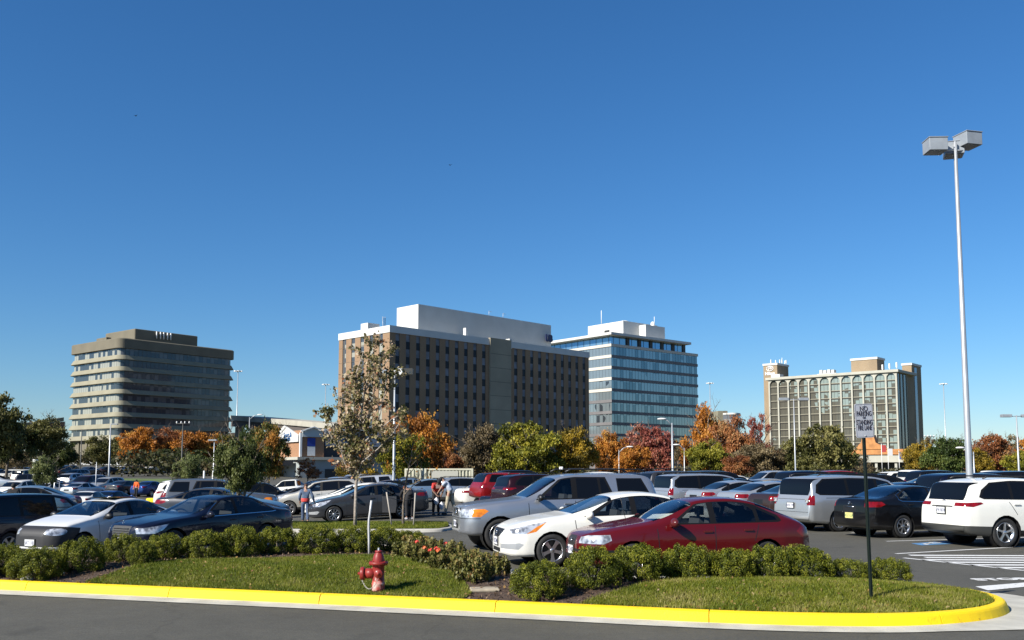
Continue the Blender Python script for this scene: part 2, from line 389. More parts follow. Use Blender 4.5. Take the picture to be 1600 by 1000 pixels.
OF = [offset(FRd, d) for d, _ in pr]
for a, b in zip(ci, ci[1:]):
    idx = list(range(a, b, 4)) + [b]
    n = len(idx); vs = []
    for (d, z), rg in zip(pr, OF):
        for q, i in enumerate(idx):
            p = rg[i].copy()
            if q == n - 1 and b != ci[-1]: p = p + (rg[max(0, i - 1)] - p) * .35
            vs.append((p.x, p.y, z))
    fs = [(i * n + j, i * n + j + 1, (i + 1) * n + j + 1, (i + 1) * n + j) for i in range(len(pr) - 1) for j in range(n - 1)]
    fs += [tuple(i * n for i in range(len(pr))), tuple(i * n + n - 1 for i in range(len(pr)))]
    kmb.add(vs, fs, 0, False)
tag(kmb.build('kerb', M_yel), 'bright yellow painted kerb round the grass island', kind='structure')
# grout behind joints
jm = MB(); 
for a in [0]:
    rg0 = offset(FRd, .02); rg1 = offset(FRd, .175); n = len(FRd[::4])
    vs = [(p.x, p.y, -.02) for p in rg0[::4]] + [(p.x, p.y, .11) for p in offset(FRd, .045)[::4]] + [(p.x, p.y, .14) for p in offset(FRd, .085)[::4]] + [(p.x, p.y, .14) for p in rg1[::4]]
    jm.add(vs, [(i * n + j, i * n + j + 1, (i + 1) * n + j + 1, (i + 1) * n + j) for i in range(3) for j in range(n - 1)], 0, True)
tag(jm.build('kerb_core', mat('grout', (.20, .14, .05), .9)), kind='structure')
# gutter pan: pale concrete strip
M_gut = mat('gutter_concrete', (.52, .50, .43), .85, noise_amt=.16, noise_scale=2.2, bump=.3, bump_scale=50)
gw_l = []
for i, p in enumerate(FRd[::4]):
    px = proj(p.x, p.y, 0)[0]; gw_l.append(.36 + .55 * sstep(5.0, 6.9, p.x))
o0 = offset(FRd, .004)[::4]; n = len(o0); full = FRd[::4]
tn = offset(FRd, -1.0)[::4]
o1 = [full[i] + (tn[i] - full[i]) * gw_l[i] for i in range(n)]
gm = MB().add([(p.x, p.y, .022) for p in o0] + [(p.x, p.y, .010) for p in o1], [(j, j + 1, n + j + 1, n + j) for j in range(n - 1)], 0, True)
tag(gm.build('gutter', M_gut), kind='structure')
# joints in the gutter pan and a coat of overspray
curb('kerb_back', BK, M_conc)
OUT = FR + BK
INN = offset(OUT, .15, True)
def pip(x, y, poly):
    c = False; n = len(poly); j = n - 1
    for i in range(n):
        a, b = poly[i], poly[j]
        if (a[1] > y) != (b[1] > y) and x < (b[0] - a[0]) * (y - a[1]) / (b[1] - a[1]) + a[0]: c = not c
        j = i
    return c
OARR = np.array([(p.x, p.y) for p in INN])
SEG_A = OARR; SEG_B = np.roll(OARR, -1, 0)
def edist(x, y):
    P = np.array([x, y]); d = SEG_B - SEG_A; t = np.clip(((P - SEG_A) * d).sum(1) / ((d * d).sum(1) + 1e-9), 0, 1)
    q = SEG_A + d * t[:, None] - P; return math.sqrt((q * q).sum(1).min())
def iz(x, y):
    e = edist(x, y)
    return .135 + .16 * sstep(0, 1.8, e) + .015 * noise.noise(Vector((x * .8, y * .8, 0)))
def patch(name, poly, zoff, m, step=.3, kind='structure'):
    xs = [p[0] for p in poly]; ys = [p[1] for p in poly]
    pts = [Vector((p[0], p[1])) for p in poly]; nb = len(pts)
    x = min(xs)
    while x < max(xs):
        y = min(ys)
        while y < max(ys):
            q = (x + random.uniform(-.05, .05), y + random.uniform(-.05, .05))
            if pip(q[0], q[1], poly): pts.append(Vector(q))
            y += step
        x += step
    r = delaunay_2d_cdt(pts, [], [list(range(nb))], 1, 1e-4)
    vs = [(v.x, v.y, iz(v.x, v.y) + zoff) for v in r[0]]
    return tag(MB().add(vs, [list(f) for f in r[2]], 0, True).build(name, m), kind=kind)
M_mulch = mat('mulch', (.115, .07, .045), .95, col2=(.05, .03, .02), noise_scale=22, bump=1.0, bump_scale=60)
M_turf = mat('turf', (.10, .13, .015), .95, col2=(.15, .14, .04), noise_scale=1.6, bump=1.0, bump_scale=80)
patch('mulch_bed', [(p.x, p.y) for p in INN], 0, M_mulch)
def inset_pts(idx0, idx1, d=.19):
    o = offset(FR, d); return [(p.x, p.y) for p in o[idx0:idx1]]
FO = [(p.x, p.y) for p in offset(FR, .19)]
def fpx(lo, hi, ymax=99): return [q for q in FO if lo <= proj(q[0], q[1], .15)[0] <= hi and q[1] < ymax]
back = lambda L, z=.28: [tuple(gp(a, b, z)[:2]) for a, b in L]
lawnL = fpx(92, 722) + back([(738, 915), (712, 897), (680, 884), (640, 874), (600, 870), (520, 870), (430, 875), (330, 876), (250, 880), (190, 887), (135, 896)])
lawnR = [q for q in FO if proj(q[0], q[1], .15)[0] >= 868 and q[0] > 0 and q[1] < 15.3]
lawnR = lawnR + back([(1420, 905), (1330, 901), (1200, 903), (1080, 907), (1000, 913), (930, 922)])
lawnP = [(-2.35, 30.1), (-2.2, 31.5), (-2.6, 33.2), (-9.4, 33.3), (-9.9, 31.8), (-9.5, 30.1)]
for nm, pl in (('lawn', lawnL), ('lawn', lawnR)): patch(nm, pl, .012, M_turf)
# second island beyond the hedge: a grass strip with a plain concrete kerb
I2 = [Vector((p.x, p.y)) for p in catmull([(-2.1, 30.4, 0), (-1.95, 31.5, 0), (-2.3, 33.3, 0), (-3.2, 33.6, 0), (-9.0, 33.6, 0), (-10.0, 33.2, 0), (-10.15, 31.8, 0), (-9.8, 30.2, 0), (-9.0, 29.85, 0), (-3.0, 29.85, 0)], 5, True)]
Z2 = -.10
rings = []; n2 = len(I2)
prk = [(0, -.5), (0, Z2 + .11), (.03, Z2 + .14), (.16, Z2 + .15), (.17, Z2 + .10)]
vs = []
for d_, z_ in prk: vs += [(p.x, p.y, z_) for p in offset(I2, d_, True)]
tag(MB().add(vs, [(i * n2 + j, i * n2 + (j + 1) % n2, (i + 1) * n2 + (j + 1) % n2, (i + 1) * n2 + j) for i in range(len(prk) - 1) for j in range(n2)], 0, True).build('kerb_far', M_conc), kind='structure')
lawnP = [(p.x, p.y) for p in offset(I2, .165, True)]
def iz2(x, y): return Z2 + .14 + .05 * math.sin(math.pi * min(1, max(0, (y - 29.9) / 3.6)))
vs = [(x, y, iz2(x, y)) for x, y in lawnP]; cx2 = [(-3 - i * .5, 31.7, iz2(0, 31.7)) for i in range(13)]
r2 = delaunay_2d_cdt([Vector(v[:2]) for v in vs] + [Vector(c[:2]) for c in cx2], [], [list(range(len(vs)))], 1, 1e-4)
tag(MB().add([(v.x, v.y, iz2(v.x, v.y)) for v in r2[0]], [list(f) for f in r2[2]], 0, True).build('lawn', M_turf), kind='structure')
# grass blades
def blades(poly, n, h, seed, zf=iz):
    g = np.random.default_rng(seed); xs = np.array([p[0] for p in poly]); ys = np.array([p[1] for p in poly])
    P = []; zc = {}
    while len(P) < n:
        x = g.uniform(xs.min(), xs.max()); y = g.uniform(ys.min(), ys.max())
        if not pip(x, y, poly): continue
        k = (round(x * 8), round(y * 8))
        if k not in zc: zc[k] = zf(k[0] / 8, k[1] / 8) + .005
        P.append((x, y, zc[k]))
    P = np.array(P); n = len(P)
    a = g.uniform(0, 2 * np.pi, n); hh = h * g.uniform(.5, 1.2, n); wv = h * .12 * g.uniform(.7, 1.3, n)
    lx = g.normal(0, .4, n) * hh; ly = g.normal(0, .4, n) * hh
    dx = np.cos(a) * wv; dy = np.sin(a) * wv
    V = np.stack([P + np.stack([dx, dy, 0 * dx], 1), P - np.stack([dx, dy, 0 * dx], 1), P + np.stack([lx, ly, hh], 1)], 1).reshape(-1, 3)
    # patches of drier grass
    nz = np.array([noise.noise(Vector((p[0] * 1.1, p[1] * 1.6, 3))) * .5 + noise.noise(Vector((p[0] * 4, p[1] * 4, 9))) * .3 for p in P])
    r = .42 + nz * .9 + g.normal(0, .16, n)
    return V, r
bl = [blades(lawnL, 80000, .05, 1), blades(lawnR, 60000, .055, 2), blades(lawnP, 30000, .07, 3, iz2)]
bl[1] = (bl[1][0], bl[1][1] + .14)
V = np.concatenate([b[0] for b in bl]); rr = np.concatenate([b[1] for b in bl]); n = len(rr)
me = bpy.data.meshes.new('grass'); me.vertices.add(n * 3); me.vertices.foreach_set('co', V.astype(np.float32).ravel())
me.loops.add(n * 3); me.loops.foreach_set('vertex_index', np.arange(n * 3, dtype=np.int32)); me.polygons.add(n); me.polygons.foreach_set('loop_start', np.arange(0, n * 3, 3, dtype=np.int32))
me.update(calc_edges=True); at = me.attributes.new('rnd', 'FLOAT', 'FACE'); at.data.foreach_set('value', np.clip(rr, 0, 1).astype(np.float32))
me.materials.append(leafmat('grass_blades', [(.075, .108, .007), (.15, .19, .012), (.25, .26, .025), (.42, .36, .13)], .35))
tag(link('grass', me), 'short mown green grass covering the island lawns', 'grass', kind='stuff')
# wood chips on the mulch and small pale litter
def scatter_poly(poly, n, seed, excl=()):
    g = np.random.default_rng(seed); xs = [p[0] for p in poly]; ys = [p[1] for p in poly]; out = []
    while len(out) < n:
        x = g.uniform(min(xs), max(xs)); y = g.uniform(min(ys), max(ys))
        if pip(x, y, poly) and not any(pip(x, y, e) for e in excl): out.append((x, y))
    return out
nearbox = [(-10, 12), (6.6, 11.5), (6.6, 15.2), (0.3, 16), (-1.5, 19), (-3, 22), (-6, 21), (-10, 20.5)]
cp = [q for q in scatter_poly(nearbox, 14000, 5, (lawnL, lawnR, lawnP)) if pip(q[0], q[1], [(p.x, p.y) for p in INN])]
CP = np.array([(x, y, iz(x, y) + .012) for x, y in cp])
nrm = np.tile(np.array([[0, 0, 1.0]]), (len(CP), 1))
me = leaf_mesh('mulch_chips', CP, .055, leafmat('wood_chips', [(.03, .018, .012), (.10, .06, .04), (.16, .10, .06), (.26, .18, .11)], 0), rng.uniform(0, 1, len(CP)), nrm * 2, aspect=.35, seed=4)
tag(link('mulch_chips', me), 'brown wood chip mulch under the shrubs', 'mulch', kind='stuff')
fl = scatter_poly(lawnL, 260, 8) + scatter_poly(lawnR, 260, 9) + cp[:500]
FL = np.array([(x, y, iz(x, y) + .035) for x, y in fl])
me = leaf_mesh('fallen_leaves', FL, .05, leafmat('fallen_leaf', [(.30, .16, .05), (.42, .28, .10), (.22, .10, .04), (.5, .38, .2)], .2), rng.uniform(0, 1, len(FL)), np.tile(np.array([[0, 0, 2.0]]), (len(FL), 1)), aspect=.7, seed=6)
tag(link('fallen_leaves', me), 'dry brown fallen leaves strewn over lawn and mulch', 'leaves', kind='stuff')

# ---- painted markings (white sheets 5 mm above the asphalt)
M_mark = mat('road_marking_white', (.78, .78, .76), .7, col2=(.40, .40, .39), noise_scale=14, thr=(.30, .42), detail=8)
M_markb = mat('road_marking_blue', (.10, .26, .50), .7, noise_amt=.2, noise_scale=9)
def flat(name, polys, m, z=.006):
    mb = MB()
    for q in polys:
        mb.add([(p[0], p[1], gz(p[0], p[1]) + z) for p in q], [tuple(range(len(q)))])
    return tag(mb.build(name, m), kind='structure')
def line(a, b, w=.11):
    a = Vector(a[:2]); b = Vector(b[:2]); t = (b - a).normalized(); nn = Vector((-t.y, t.x)) * w / 2
    return [a - nn, b - nn, b + nn, a + nn]
st = []
hatL0, hatL1 = gp(1412, 872), gp(1640, 896)
top0, top1 = gp(1400, 865.5), gp(1640, 852)
st.append(line(hatL0, hatL1, .12)); st.append(line(top0, top1, .11))
tl = (hatL1 - hatL0); 
hx0, hy0, hx1, hy1 = hatL0.x, hatL0.y, hatL1.x, hatL1.y
for k in range(8):
    sl_ = -.05; yk = 21.35 - .52 * k      # stripe: y = yk + sl*(x - 9); starts where it meets the outer line
    if k < 2: xa = 8.95 + .12 * k
    else: m_ = (hy1 - hy0) / (hx1 - hx0); xa = (hy0 - m_ * hx0 - yk + sl_ * 9) / (sl_ - m_)
    st.append(line(Vector((xa, yk + sl_ * (xa - 9))), Vector((19, yk + sl_ * 10)), .26))
flat('parking_lines', st, M_mark)
more = []
ang = R(17)
for (px, py) in ((1385, 846), (1265, 825), (1330, 833)):
    a = gp(px, py); more.append(line(a, a + Vector((math.cos(ang), math.sin(ang), 0)) * 5.4, .1))
for (px, py) in ((1500, 838), ):
    a = gp(px, py); more.append(line(a, a + Vector((math.cos(ang), math.sin(ang), 0)) * 6, .1))
more.append([gp(1524, 917)[:2], gp(1640, 907.5)[:2], gp(1640, 913.5)[:2], gp(1544, 923)[:2]])
for i in range(7):   # far lot stall lines beyond the island
    a = Vector((-2 - i * 2.9, 44 + i * .5, 0)); 
    more.append(line(a, a + Vector((-4.6, -1.0, 0)), .1))
flat('painted_lines', more, M_mark, .0065)
a = gp(1425, 850.5); flat('accessible_bay_marking', [[gp(1424, 849.5)[:2], gp(1475, 846)[:2], gp(1492, 850)[:2], gp(1440, 852.5)[:2]]], M_markb, .007)
flat('accessible_bay_symbol', [line(gp(1442, 850), gp(1472, 848.2), .1), line(gp(1446, 851.2), gp(1456, 848), .1)], M_mark, .009)
sl = thing('road_lettering', 'faint white road lettering painted on the asphalt beside the stop bar', 'road marking', gp(1565, 905.5) + Vector((0, 0, .007)), R(8))
text('lettering', 'STOP', .40, M_mark, sl, (0, 0, 0), (0, 0, 0), .0005, sx=1.1, bold=.02)
# ================================================================ vehicles
# Every model is a shell lofted along its side profile; windows, lamps, grilles and trim are cut out of the shell as parts.
def sm(lst, x, r=.10):
    return sum(lerp_list(lst, x + r * k) for k in (-1, -.5, 0, .5, 1)) / 5
def chaikin(P, it=2, q=.22):
    for _ in range(it):
        o = [P[0]]
        for a, b in zip(P, P[1:]):
            o += [(a[0] * (1 - q) + b[0] * q, a[1] * (1 - q) + b[1] * q), (a[0] * q + b[0] * (1 - q), a[1] * q + b[1] * (1 - q))]
        o.append(P[-1]); P = o
    return P
def cutfaces(bm, faces, planes):
    for co, no in planes:
        if not faces: return []
        g = list(faces) + list({e for f in faces for e in f.edges}) + list({v for f in faces for v in f.verts})
        r = bmesh.ops.bisect_plane(bm, geom=g, dist=1e-5, plane_co=co, plane_no=no)
        faces = [f for f in r['geom'] if isinstance(f, bmesh.types.BMFace) and (f.calc_center_median() - Vector(co)).dot(Vector(no)) < 1e-6]
    return faces
def poly_planes(poly, kind):
    n = len(poly); cx = sum(p[0] for p in poly) / n; cz = sum(p[1] for p in poly) / n; out = []
    for i in range(n):
        a, b = poly[i], poly[(i + 1) % n]; dx, dz = b[0] - a[0], b[1] - a[1]; nx, nz = dz, -dx
        if (cx - a[0]) * nx + (cz - a[1]) * nz > 0: nx, nz = -nx, -nz
        if kind == 'XZ': out.append((Vector((a[0], 0, a[1])), Vector((nx, 0, nz)).normalized()))
        else: out.append((Vector((0, a[0], a[1])), Vector((0, nx, nz)).normalized()))
    return out

def build_shell(S, lod):
    L, Wd, H = S['L'], S['W'], S['H']; hw = Wd / 2
    step = (.07, .12, .30)[lod]
    prof = chaikin(S['T'], 2)
    # resample by arc length
    xs = []; ts = []; acc = 0; px, pz = prof[0]; xs.append(px); ts.append(pz)
    for a, b in zip(prof, prof[1:]):
        l = math.hypot(b[0] - a[0], b[1] - a[1]); t = step - acc
        while t <= l:
            f = t / l; xs.append(a[0] + (b[0] - a[0]) * f); ts.append(a[1] + (b[1] - a[1]) * f); t += step
        acc = (acc + l) % step if acc + l >= step else acc + l
    xs.append(prof[-1][0]); ts.append(prof[-1][1])
    Wn = S.get('Wn') or [(0, .40), (.03, .56), (.09, .70), (.2, .83), (.42, .935), (.9, .985), (1.5, 1), (L - 1.4, 1), (L - .6, .965), (L - .2, .89), (L - .06, .80), (L, .72)]
    b0 = S.get('b', .21); bl_ = S.get('bl') or [(0, b0 + .06), (.2, b0), (L - .7, b0 + .02), (L - .15, b0 + .07), (L, b0 + .14)]
    GW = [(S['cowl'], .80), (S['wst'], S.get('gw', .68)), (S['rend'], S.get('gwr', S.get('gw', .68))), (L - .05, S.get('gwe', .74))]
    seg = (3, 2, 1)[lod]
    bm = bmesh.new(); rings = []
    zl = bm.faces.layers.int.new('zone')
    for x, T in zip(xs, ts):
        w = sm(Wn, x, .03) * hw; b = min(sm(bl_, x, .05), T - .12); B = min(sm(S['B'], x, .12), T - .015)
        if B < b + .08: B = b + .08
        gwv = sm(GW, x, .15) * hw; gwv = min(gwv, w * .93)
        g = min(1, max(0, (T - B - .06) / .35)); g = g * g * (3 - 2 * g)
        h = B - b
        sd = S.get('side', 1.0)
        pts = [(0, b), (.80 * w, b), (.945 * w, b + .03 * min(1, h * 3)), (.985 * w, b + .16 * h), (1.0 * w, b + .42 * h), (1.0 * w, b + .62 * h), (.985 * w, b + .84 * h), (.945 * w, B)]
        g7 = (.945 * w * (1 - .42) + gwv * .42, B + (T - B) * .42); h7 = (.90 * w, B + .45 * (T - B))
        eT = S.get('edge', .075)
        g8 = (gwv, T - eT); h8 = (.76 * w, B + .86 * (T - B))
        mixp = lambda p, q: (p[0] * (1 - g) + q[0] * g, p[1] * (1 - g) + q[1] * g)
        pts += [mixp(h7, g7), mixp(h8, g8)]
        e = pts[-1]
        pts += [(e[0] * .90, e[1] + (T - e[1]) * .62), (e[0] * .45, e[1] + (T - e[1]) * .95), (0, T)]
        # sample Catmull-Rom
        out = []; zone = []
        for i in range(len(pts) - 1):
            P0 = pts[max(0, i - 1)]; P1 = pts[i]; P2 = pts[i + 1]; P3 = pts[min(len(pts) - 1, i + 2)]
            for s in range(seg):
                t = s / seg
                c = [.5 * (2 * P1[k] + (P2[k] - P0[k]) * t + (2 * P0[k] - 5 * P1[k] + 4 * P2[k] - P3[k]) * t * t + (3 * P1[k] - P0[k] - 3 * P2[k] + P3[k]) * t ** 3) for k in (0, 1)]
                out.append((max(0, c[0]), c[1])); zone.append(0 if i < 7 else 1 if i < 9 else 2)
        out.append(pts[-1])
        rings.append((x, out))
    nv = len(rings[0][1]); V = []
    for x, o in rings:
        row = []
        for sgn in (1, -1):
            row.append([bm.verts.new((L / 2 - x, sgn * p[0], p[1])) if not (sgn == -1 and (j == 0 or j == nv - 1)) else None for j, p in enumerate(o)])
        row[1][0] = row[0][0]; row[1][nv - 1] = row[0][nv - 1]
        V.append(row)
    for i in range(len(V) - 1):
        for sgn in (0, 1):
            for j in range(nv - 1):
                q = [V[i][sgn][j], V[i + 1][sgn][j], V[i + 1][sgn][j + 1], V[i][sgn][j + 1]]
                if sgn: q = q[::-1]
                try: f = bm.faces.new(q)
                except ValueError: continue
                f[zl] = zone[j]; f.smooth = True
    for i, rev in ((0, False), (len(V) - 1, True)):
        for j in range(nv - 1):
            q = [V[i][0][j], V[i][0][j + 1], V[i][1][j + 1], V[i][1][j]]
            q = [v for k, v in enumerate(q) if v not in q[:k]]
            if rev: q = q[::-1]
            if len(q) >= 3:
                f = bm.faces.new(q); f[zl] = 3; f.smooth = True
    bmesh.ops.recalc_face_normals(bm, faces=bm.faces)
    return bm

WH = {}
def wheel_meshes(r, w, spokes, style):
    k = (round(r, 3), round(w, 3), spokes, style)
    if k in WH: return WH[k]
    ri = r * .68
    t = MB().lathe([(ri, -w * .44), (ri * 1.05, -w * .5), (r * .93, -w * .5), (r * .985, -w * .40), (r, -w * .25), (r, w * .25), (r * .985, w * .40), (r * .93, w * .5), (ri * 1.05, w * .5), (ri, w * .44)], axis='Y', n=28)
    tyre = t.mesh('wheel', M_rubber)
    m = MB(); # outer face is at -Y/+Y both
    m.lathe([(ri * 1.0, -w * .45), (ri * .99, w * .48), (ri * .94, w * .49), (ri * .93, -w * .4)], axis='Y', n=28, m=0)
    m.lathe([(0.001, w * .05), (ri * .95, w * .05)], axis='Y', n=24, m=1, smooth=False)
    m.lathe([(0.001, w * .44), (ri * .16, w * .43), (ri * .24, w * .36), (ri * .26, w * .1)], axis='Y', n=16, m=0)
    for i in range(spokes):
        a = 2 * math.pi * i / spokes; hwid = {'wide': .17, 'thin': .065, 'mid': .11}[style]
        vs = []
        for rr_, ww, y in ((ri * .18, hwid * .8, w * .40), (ri * .6, hwid * .75, w * .42), (ri * .96, hwid * 1.25, w * .44)):
            for s_ in (-1, 1):
                ca, sa = math.cos(a), math.sin(a); tx = s_ * ww * ri
                for yy in (y, y - w * .14): vs.append((rr_ * ca - tx * sa, yy, rr_ * sa + tx * ca))
        fs = []
        for q in (0, 4): fs += [(q, q + 2, q + 6, q + 4), (q + 1, q + 5, q + 7, q + 3), (q, q + 4, q + 5, q + 1), (q + 2, q + 3, q + 7, q + 6)]
        m.add(vs, fs, 0)
    rim = m.mesh('rim', [M_alloy, M_black])
    WH[k] = (tyre, rim); return WH[k]

def build_model(key, S, lod=0):
    """returns a list of (name, mesh, parent index or None, location, rot, paintable)"""
    L, Wd, H = S['L'], S['W'], S['H']; hw = Wd / 2
    bm = build_shell(S, lod); zl = bm.faces.layers.int['zone']; pl = bm.faces.layers.int.new('part')
    X = lambda x: L / 2 - x
    parts = ['body']; pm = {'body': None}; pmats = [None]
    def region(name, planes, m, zones=None, bbox=None):
        fs = [f for f in bm.faces if f[pl] == 0 and (zones is None or f[zl] in zones)]
        if bbox:
            q = []
            for f in fs:
                c = f.calc_center_median()
                if all(bbox[0][k] - .35 <= c[k] <= bbox[1][k] + .35 for k in range(3)): q.append(f)
            fs = q
        fs = cutfaces(bm, fs, planes)
        if fs:
            parts.append(name); pmats.append(m); i = len(parts) - 1
            for f in fs: f[pl] = i
        return fs
    def sidep(name, poly, m, ymin=0, zones=None, sides=(1, -1)):
        P = [(X(p[0]), p[1]) for p in poly]
        for s in sides:
            pls = poly_planes(P, 'XZ') + [(Vector((0, s * ymin, 0)), Vector((0, -s, 0)))]
            xs = [p[0] for p in P]; zs = [p[1] for p in P]
            region(name, pls, m, zones, ((min(xs), min(0, s * hw), min(zs)), (max(xs), max(0, s * hw), max(zs))))
    def frontp(name, poly, m, depth=.5, rear=False, zones=None):
        xa = X(depth) if not rear else X(L - depth)
        pls = poly_planes(poly, 'YZ') + [(Vector((xa, 0, 0)), Vector((1 if rear else -1, 0, 0)))]
        ys = [p[0] for p in poly]; zs = [p[1] for p in poly]
        lo, hi = (xa, L / 2) if not rear else (-L / 2, xa)
        region(name, pls, m, zones, ((lo, min(ys), min(zs)), (hi, max(ys), max(zs))))
    gl_w = M_glass if lod == 0 else M_glass_dark
    # windscreen and rear window
    ws = S['ws']; region('windscreen', [(Vector((X(ws[0]), 0, 0)), Vector((1, 0, 0))), (Vector((X(ws[1]), 0, 0)), Vector((-1, 0, 0)))], gl_w, (2,))
    rw = S['rw']
    pls = [(Vector((X(rw[0]), 0, 0)), Vector((1, 0, 0))), (Vector((0, 0, rw[1])), Vector((0, 0, -1))), (Vector((0, 0, rw[2])), Vector((0, 0, 1)))]
    if len(rw) > 3: pls += [(Vector((0, rw[3], 0)), Vector((0, 1, 0))), (Vector((0, -rw[3], 0)), Vector((0, -1, 0)))]
    region('rear_window', pls, M_glass_dark if (S.get('dark') or lod) else M_glass_t, (2,) if len(rw) < 5 else (1, 2))
    for i, wp in enumerate(S['win']):
        sidep('side_window', wp, (M_glass if i == 0 and lod == 0 else M_glass_dark if (S.get('dark') or lod) else M_glass_t), .2, (1,))
    if lod < 2:
        sidep('window_trim', S['dlo'], M_trim, .2, (1,))
        if S.get('dlo2'): sidep('window_trim', S['dlo2'], M_trim, .2, (1,))
    if S.get('trim'):
        cx_ = sum(p[0] for p in S['dlo']) / len(S['dlo']); cz_ = sum(p[1] for p in S['dlo']) / len(S['dlo'])
        sidep('chrome_trim', [(cx_ + (p[0] - cx_) * 1.025, cz_ + (p[1] - cz_) * 1.09) for p in S['dlo']], M_chrome, .2, (0, 1))
    for n_, poly, m_, y0 in S.get('sidep', []): sidep(n_, poly, m_, y0)
    for n_, poly, m_, d_ in S.get('frontp', []): frontp(n_, poly, m_, d_)
    for n_, poly, m_, d_ in S.get('rearp', []): frontp(n_, poly, m_, d_, True)
    if lod == 0:
        for (xa, za, xb, zb) in S.get('seams', []):
            d = Vector((xb - xa, zb - za)).normalized(); nn = Vector((-d.y, d.x)) * .008
            sidep('door_seam', [(xa + nn.x, za + nn.y), (xb + nn.x, zb + nn.y), (xb - nn.x, zb - nn.y), (xa - nn.x, za - nn.y)], M_black, .5, (0,))
    # wheel arches
    R0 = S['r']; ra = R0 * 1.13; nseg = (18, 12, 8)[lod]
    for ax in S['axles']:
        for s in (1, -1):
            poly = [(X(ax) + ra * math.cos(2 * math.pi * k / nseg), R0 + .01 + ra * math.sin(2 * math.pi * k / nseg)) for k in range(nseg)]
            pls = poly_planes(poly, 'XZ') + [(Vector((0, s * hw * .60, 0)), Vector((0, -s, 0)))]
            fs = [f for f in bm.faces if f.calc_center_median().y * s > 0 and abs(f.calc_center_median().x - X(ax)) < ra + .3 and f.calc_center_median().z < R0 * 2 + .4]
            fs = cutfaces(bm, fs, pls)
            bmesh.ops.delete(bm, geom=fs, context='FACES')
    # split into meshes
    bm.faces.ensure_lookup_table(); out = []
    groups = {}
    for f in bm.faces: groups.setdefault(f[pl], []).append(f)
    for i in sorted(groups):
        vm = {}; vs = []; fs = []
        for f in groups[i]:
            r = []
            for v in f.verts:
                if v not in vm: vm[v] = len(vs); vs.append(v.co[:])
                r.append(vm[v])
            fs.append(r)
        me = bpy.data.meshes.new(parts[i]); me.from_pydata(vs, [], fs); me.polygons.foreach_set('use_smooth', [True] * len(fs))
        me.materials.append(pmats[i] or M_white); me.update()
        out.append((parts[i], me, None, (0, 0, 0), (0, 0, 0), i == 0))
    bm.free()
    # underbody, wheel housings
    mb = MB(); mb.bx((-L / 2 + .35, -hw * .58, S.get('b', .21) + .02), (L / 2 - .3, hw * .58, .55))
    for ax in S['axles']:
        for s in (1, -1):
            mb.lathe([(.01, 0), (ra * 1.01, 0), (ra * 1.02, hw * .36)], (X(ax), s * hw * .60 if s > 0 else -hw * .96, R0 + .01), 'Y', 20) if s > 0 else mb.lathe([(ra * 1.02, 0), (ra * 1.01, hw * .36), (.01, hw * .36)], (X(ax), -hw * .96, R0 + .01), 'Y', 20)
    me = mb.mesh('underbody', M_black)
    out.append(('underbody', me, None, (0, 0, 0), (0, 0, 0), False))
    # arch lips follow the wheel opening
    tw = S.get('tw', .22); ty, rm = wheel_meshes(R0, tw, *S.get('rim', (5, 'wide')))
    for ax in S['axles']:
        for s in (1, -1):
            out.append(('wheel', ty, None, (X(ax), s * (hw * .955 - tw / 2), R0), (0, random.random() * 6, 0), False))
            out.append(('rim', rm, len(out) - 1, (0, 0, 0), (0, 0, 0 if s > 0 else math.pi), False))
    if lod < 2:
        # mirrors
        mx, mz = S['mir']
        for s in (1, -1):
            yb = s * hw * .97
            m_ = MB().ball((0, s * .14, 0), (.075, .13, .085), 12, 8)
            for i, v in enumerate(m_.v):
                if v[0] < -.03: m_.v[i] = (-.03 - .02, v[1], v[2])
            m_.box((.0, s * .02, -.05), (.06, .12, .05))
            out.append(('wing_mirror', m_.mesh('wing_mirror', M_white if S.get('mirror_paint', True) else M_black), None, (X(mx), yb - s * .02, mz), (0, 0, 0), S.get('mirror_paint', True)))
    if lod == 0:
        for (hx, hz) in S.get('handles', []):
            for s in (1, -1):
                y = s * (hw * .995)
                m_ = MB().box((0, 0, 0), (.17, .035, .03)); me = m_.mesh('door_handle', M_white)
                out.append(('door_handle', me, None, (X(hx), y, hz), (0, 0, 0), True))
        # cabin: floor, dash, seats, steering wheel
        it = MB(); fz = .45 * H / 1.45
        it.bx((X(S['rend'] + .1), -hw * .80, .35), (X(S['cowl'] - .05), hw * .80, fz + .1))
        it.bx((X(S['cowl'] + .45), -hw * .78, fz), (X(S['cowl'] + .05), hw * .78, S['belt'] - .04))
        out.append(('cabin', it.mesh('cabin', M_seat), None, (0, 0, 0), (0, 0, 0), False))
        sw = MB(); cx, cz = X(S['cowl'] + .62), S['belt'] - .02
        ring = [Vector((cx + .06 * math.sin(a), hw * .40 + .18 * math.cos(a), cz + .17 * math.sin(a))) for a in [2 * math.pi * k / 16 for k in range(17)]]
        sw.tube(ring, .016, 6)
        out.append(('steering_wheel', sw.mesh('steering_wheel', M_black), None, (0, 0, 0), (0, 0, 0), False))
        rows = [S['cowl'] + 1.35, S['cowl'] + 2.2] + ([S['cowl'] + 3.0] if S['L'] > 4.95 and H > 1.6 else [])
        for k, rx in enumerate(rows):
            for s in (1, -1):
                se = MB(); yc = s * hw * .42; zt = S['belt'] + .08
                se.prism([(X(rx) - .02, fz), (X(rx) + .12, fz), (X(rx) + .02, zt), (X(rx) - .10, zt)], yc - .24, yc + .24)
                se.box((X(rx) - .08, yc, zt + .12), (.09, .25, .17)); se.box((X(rx) - .06, yc, zt + .02), (.03, .10, .1))
                o_ = se.mesh('seat', S.get('seatm', M_seat)); out.append(('seat', o_, None, (0, 0, 0), (0, 0, 0), False))
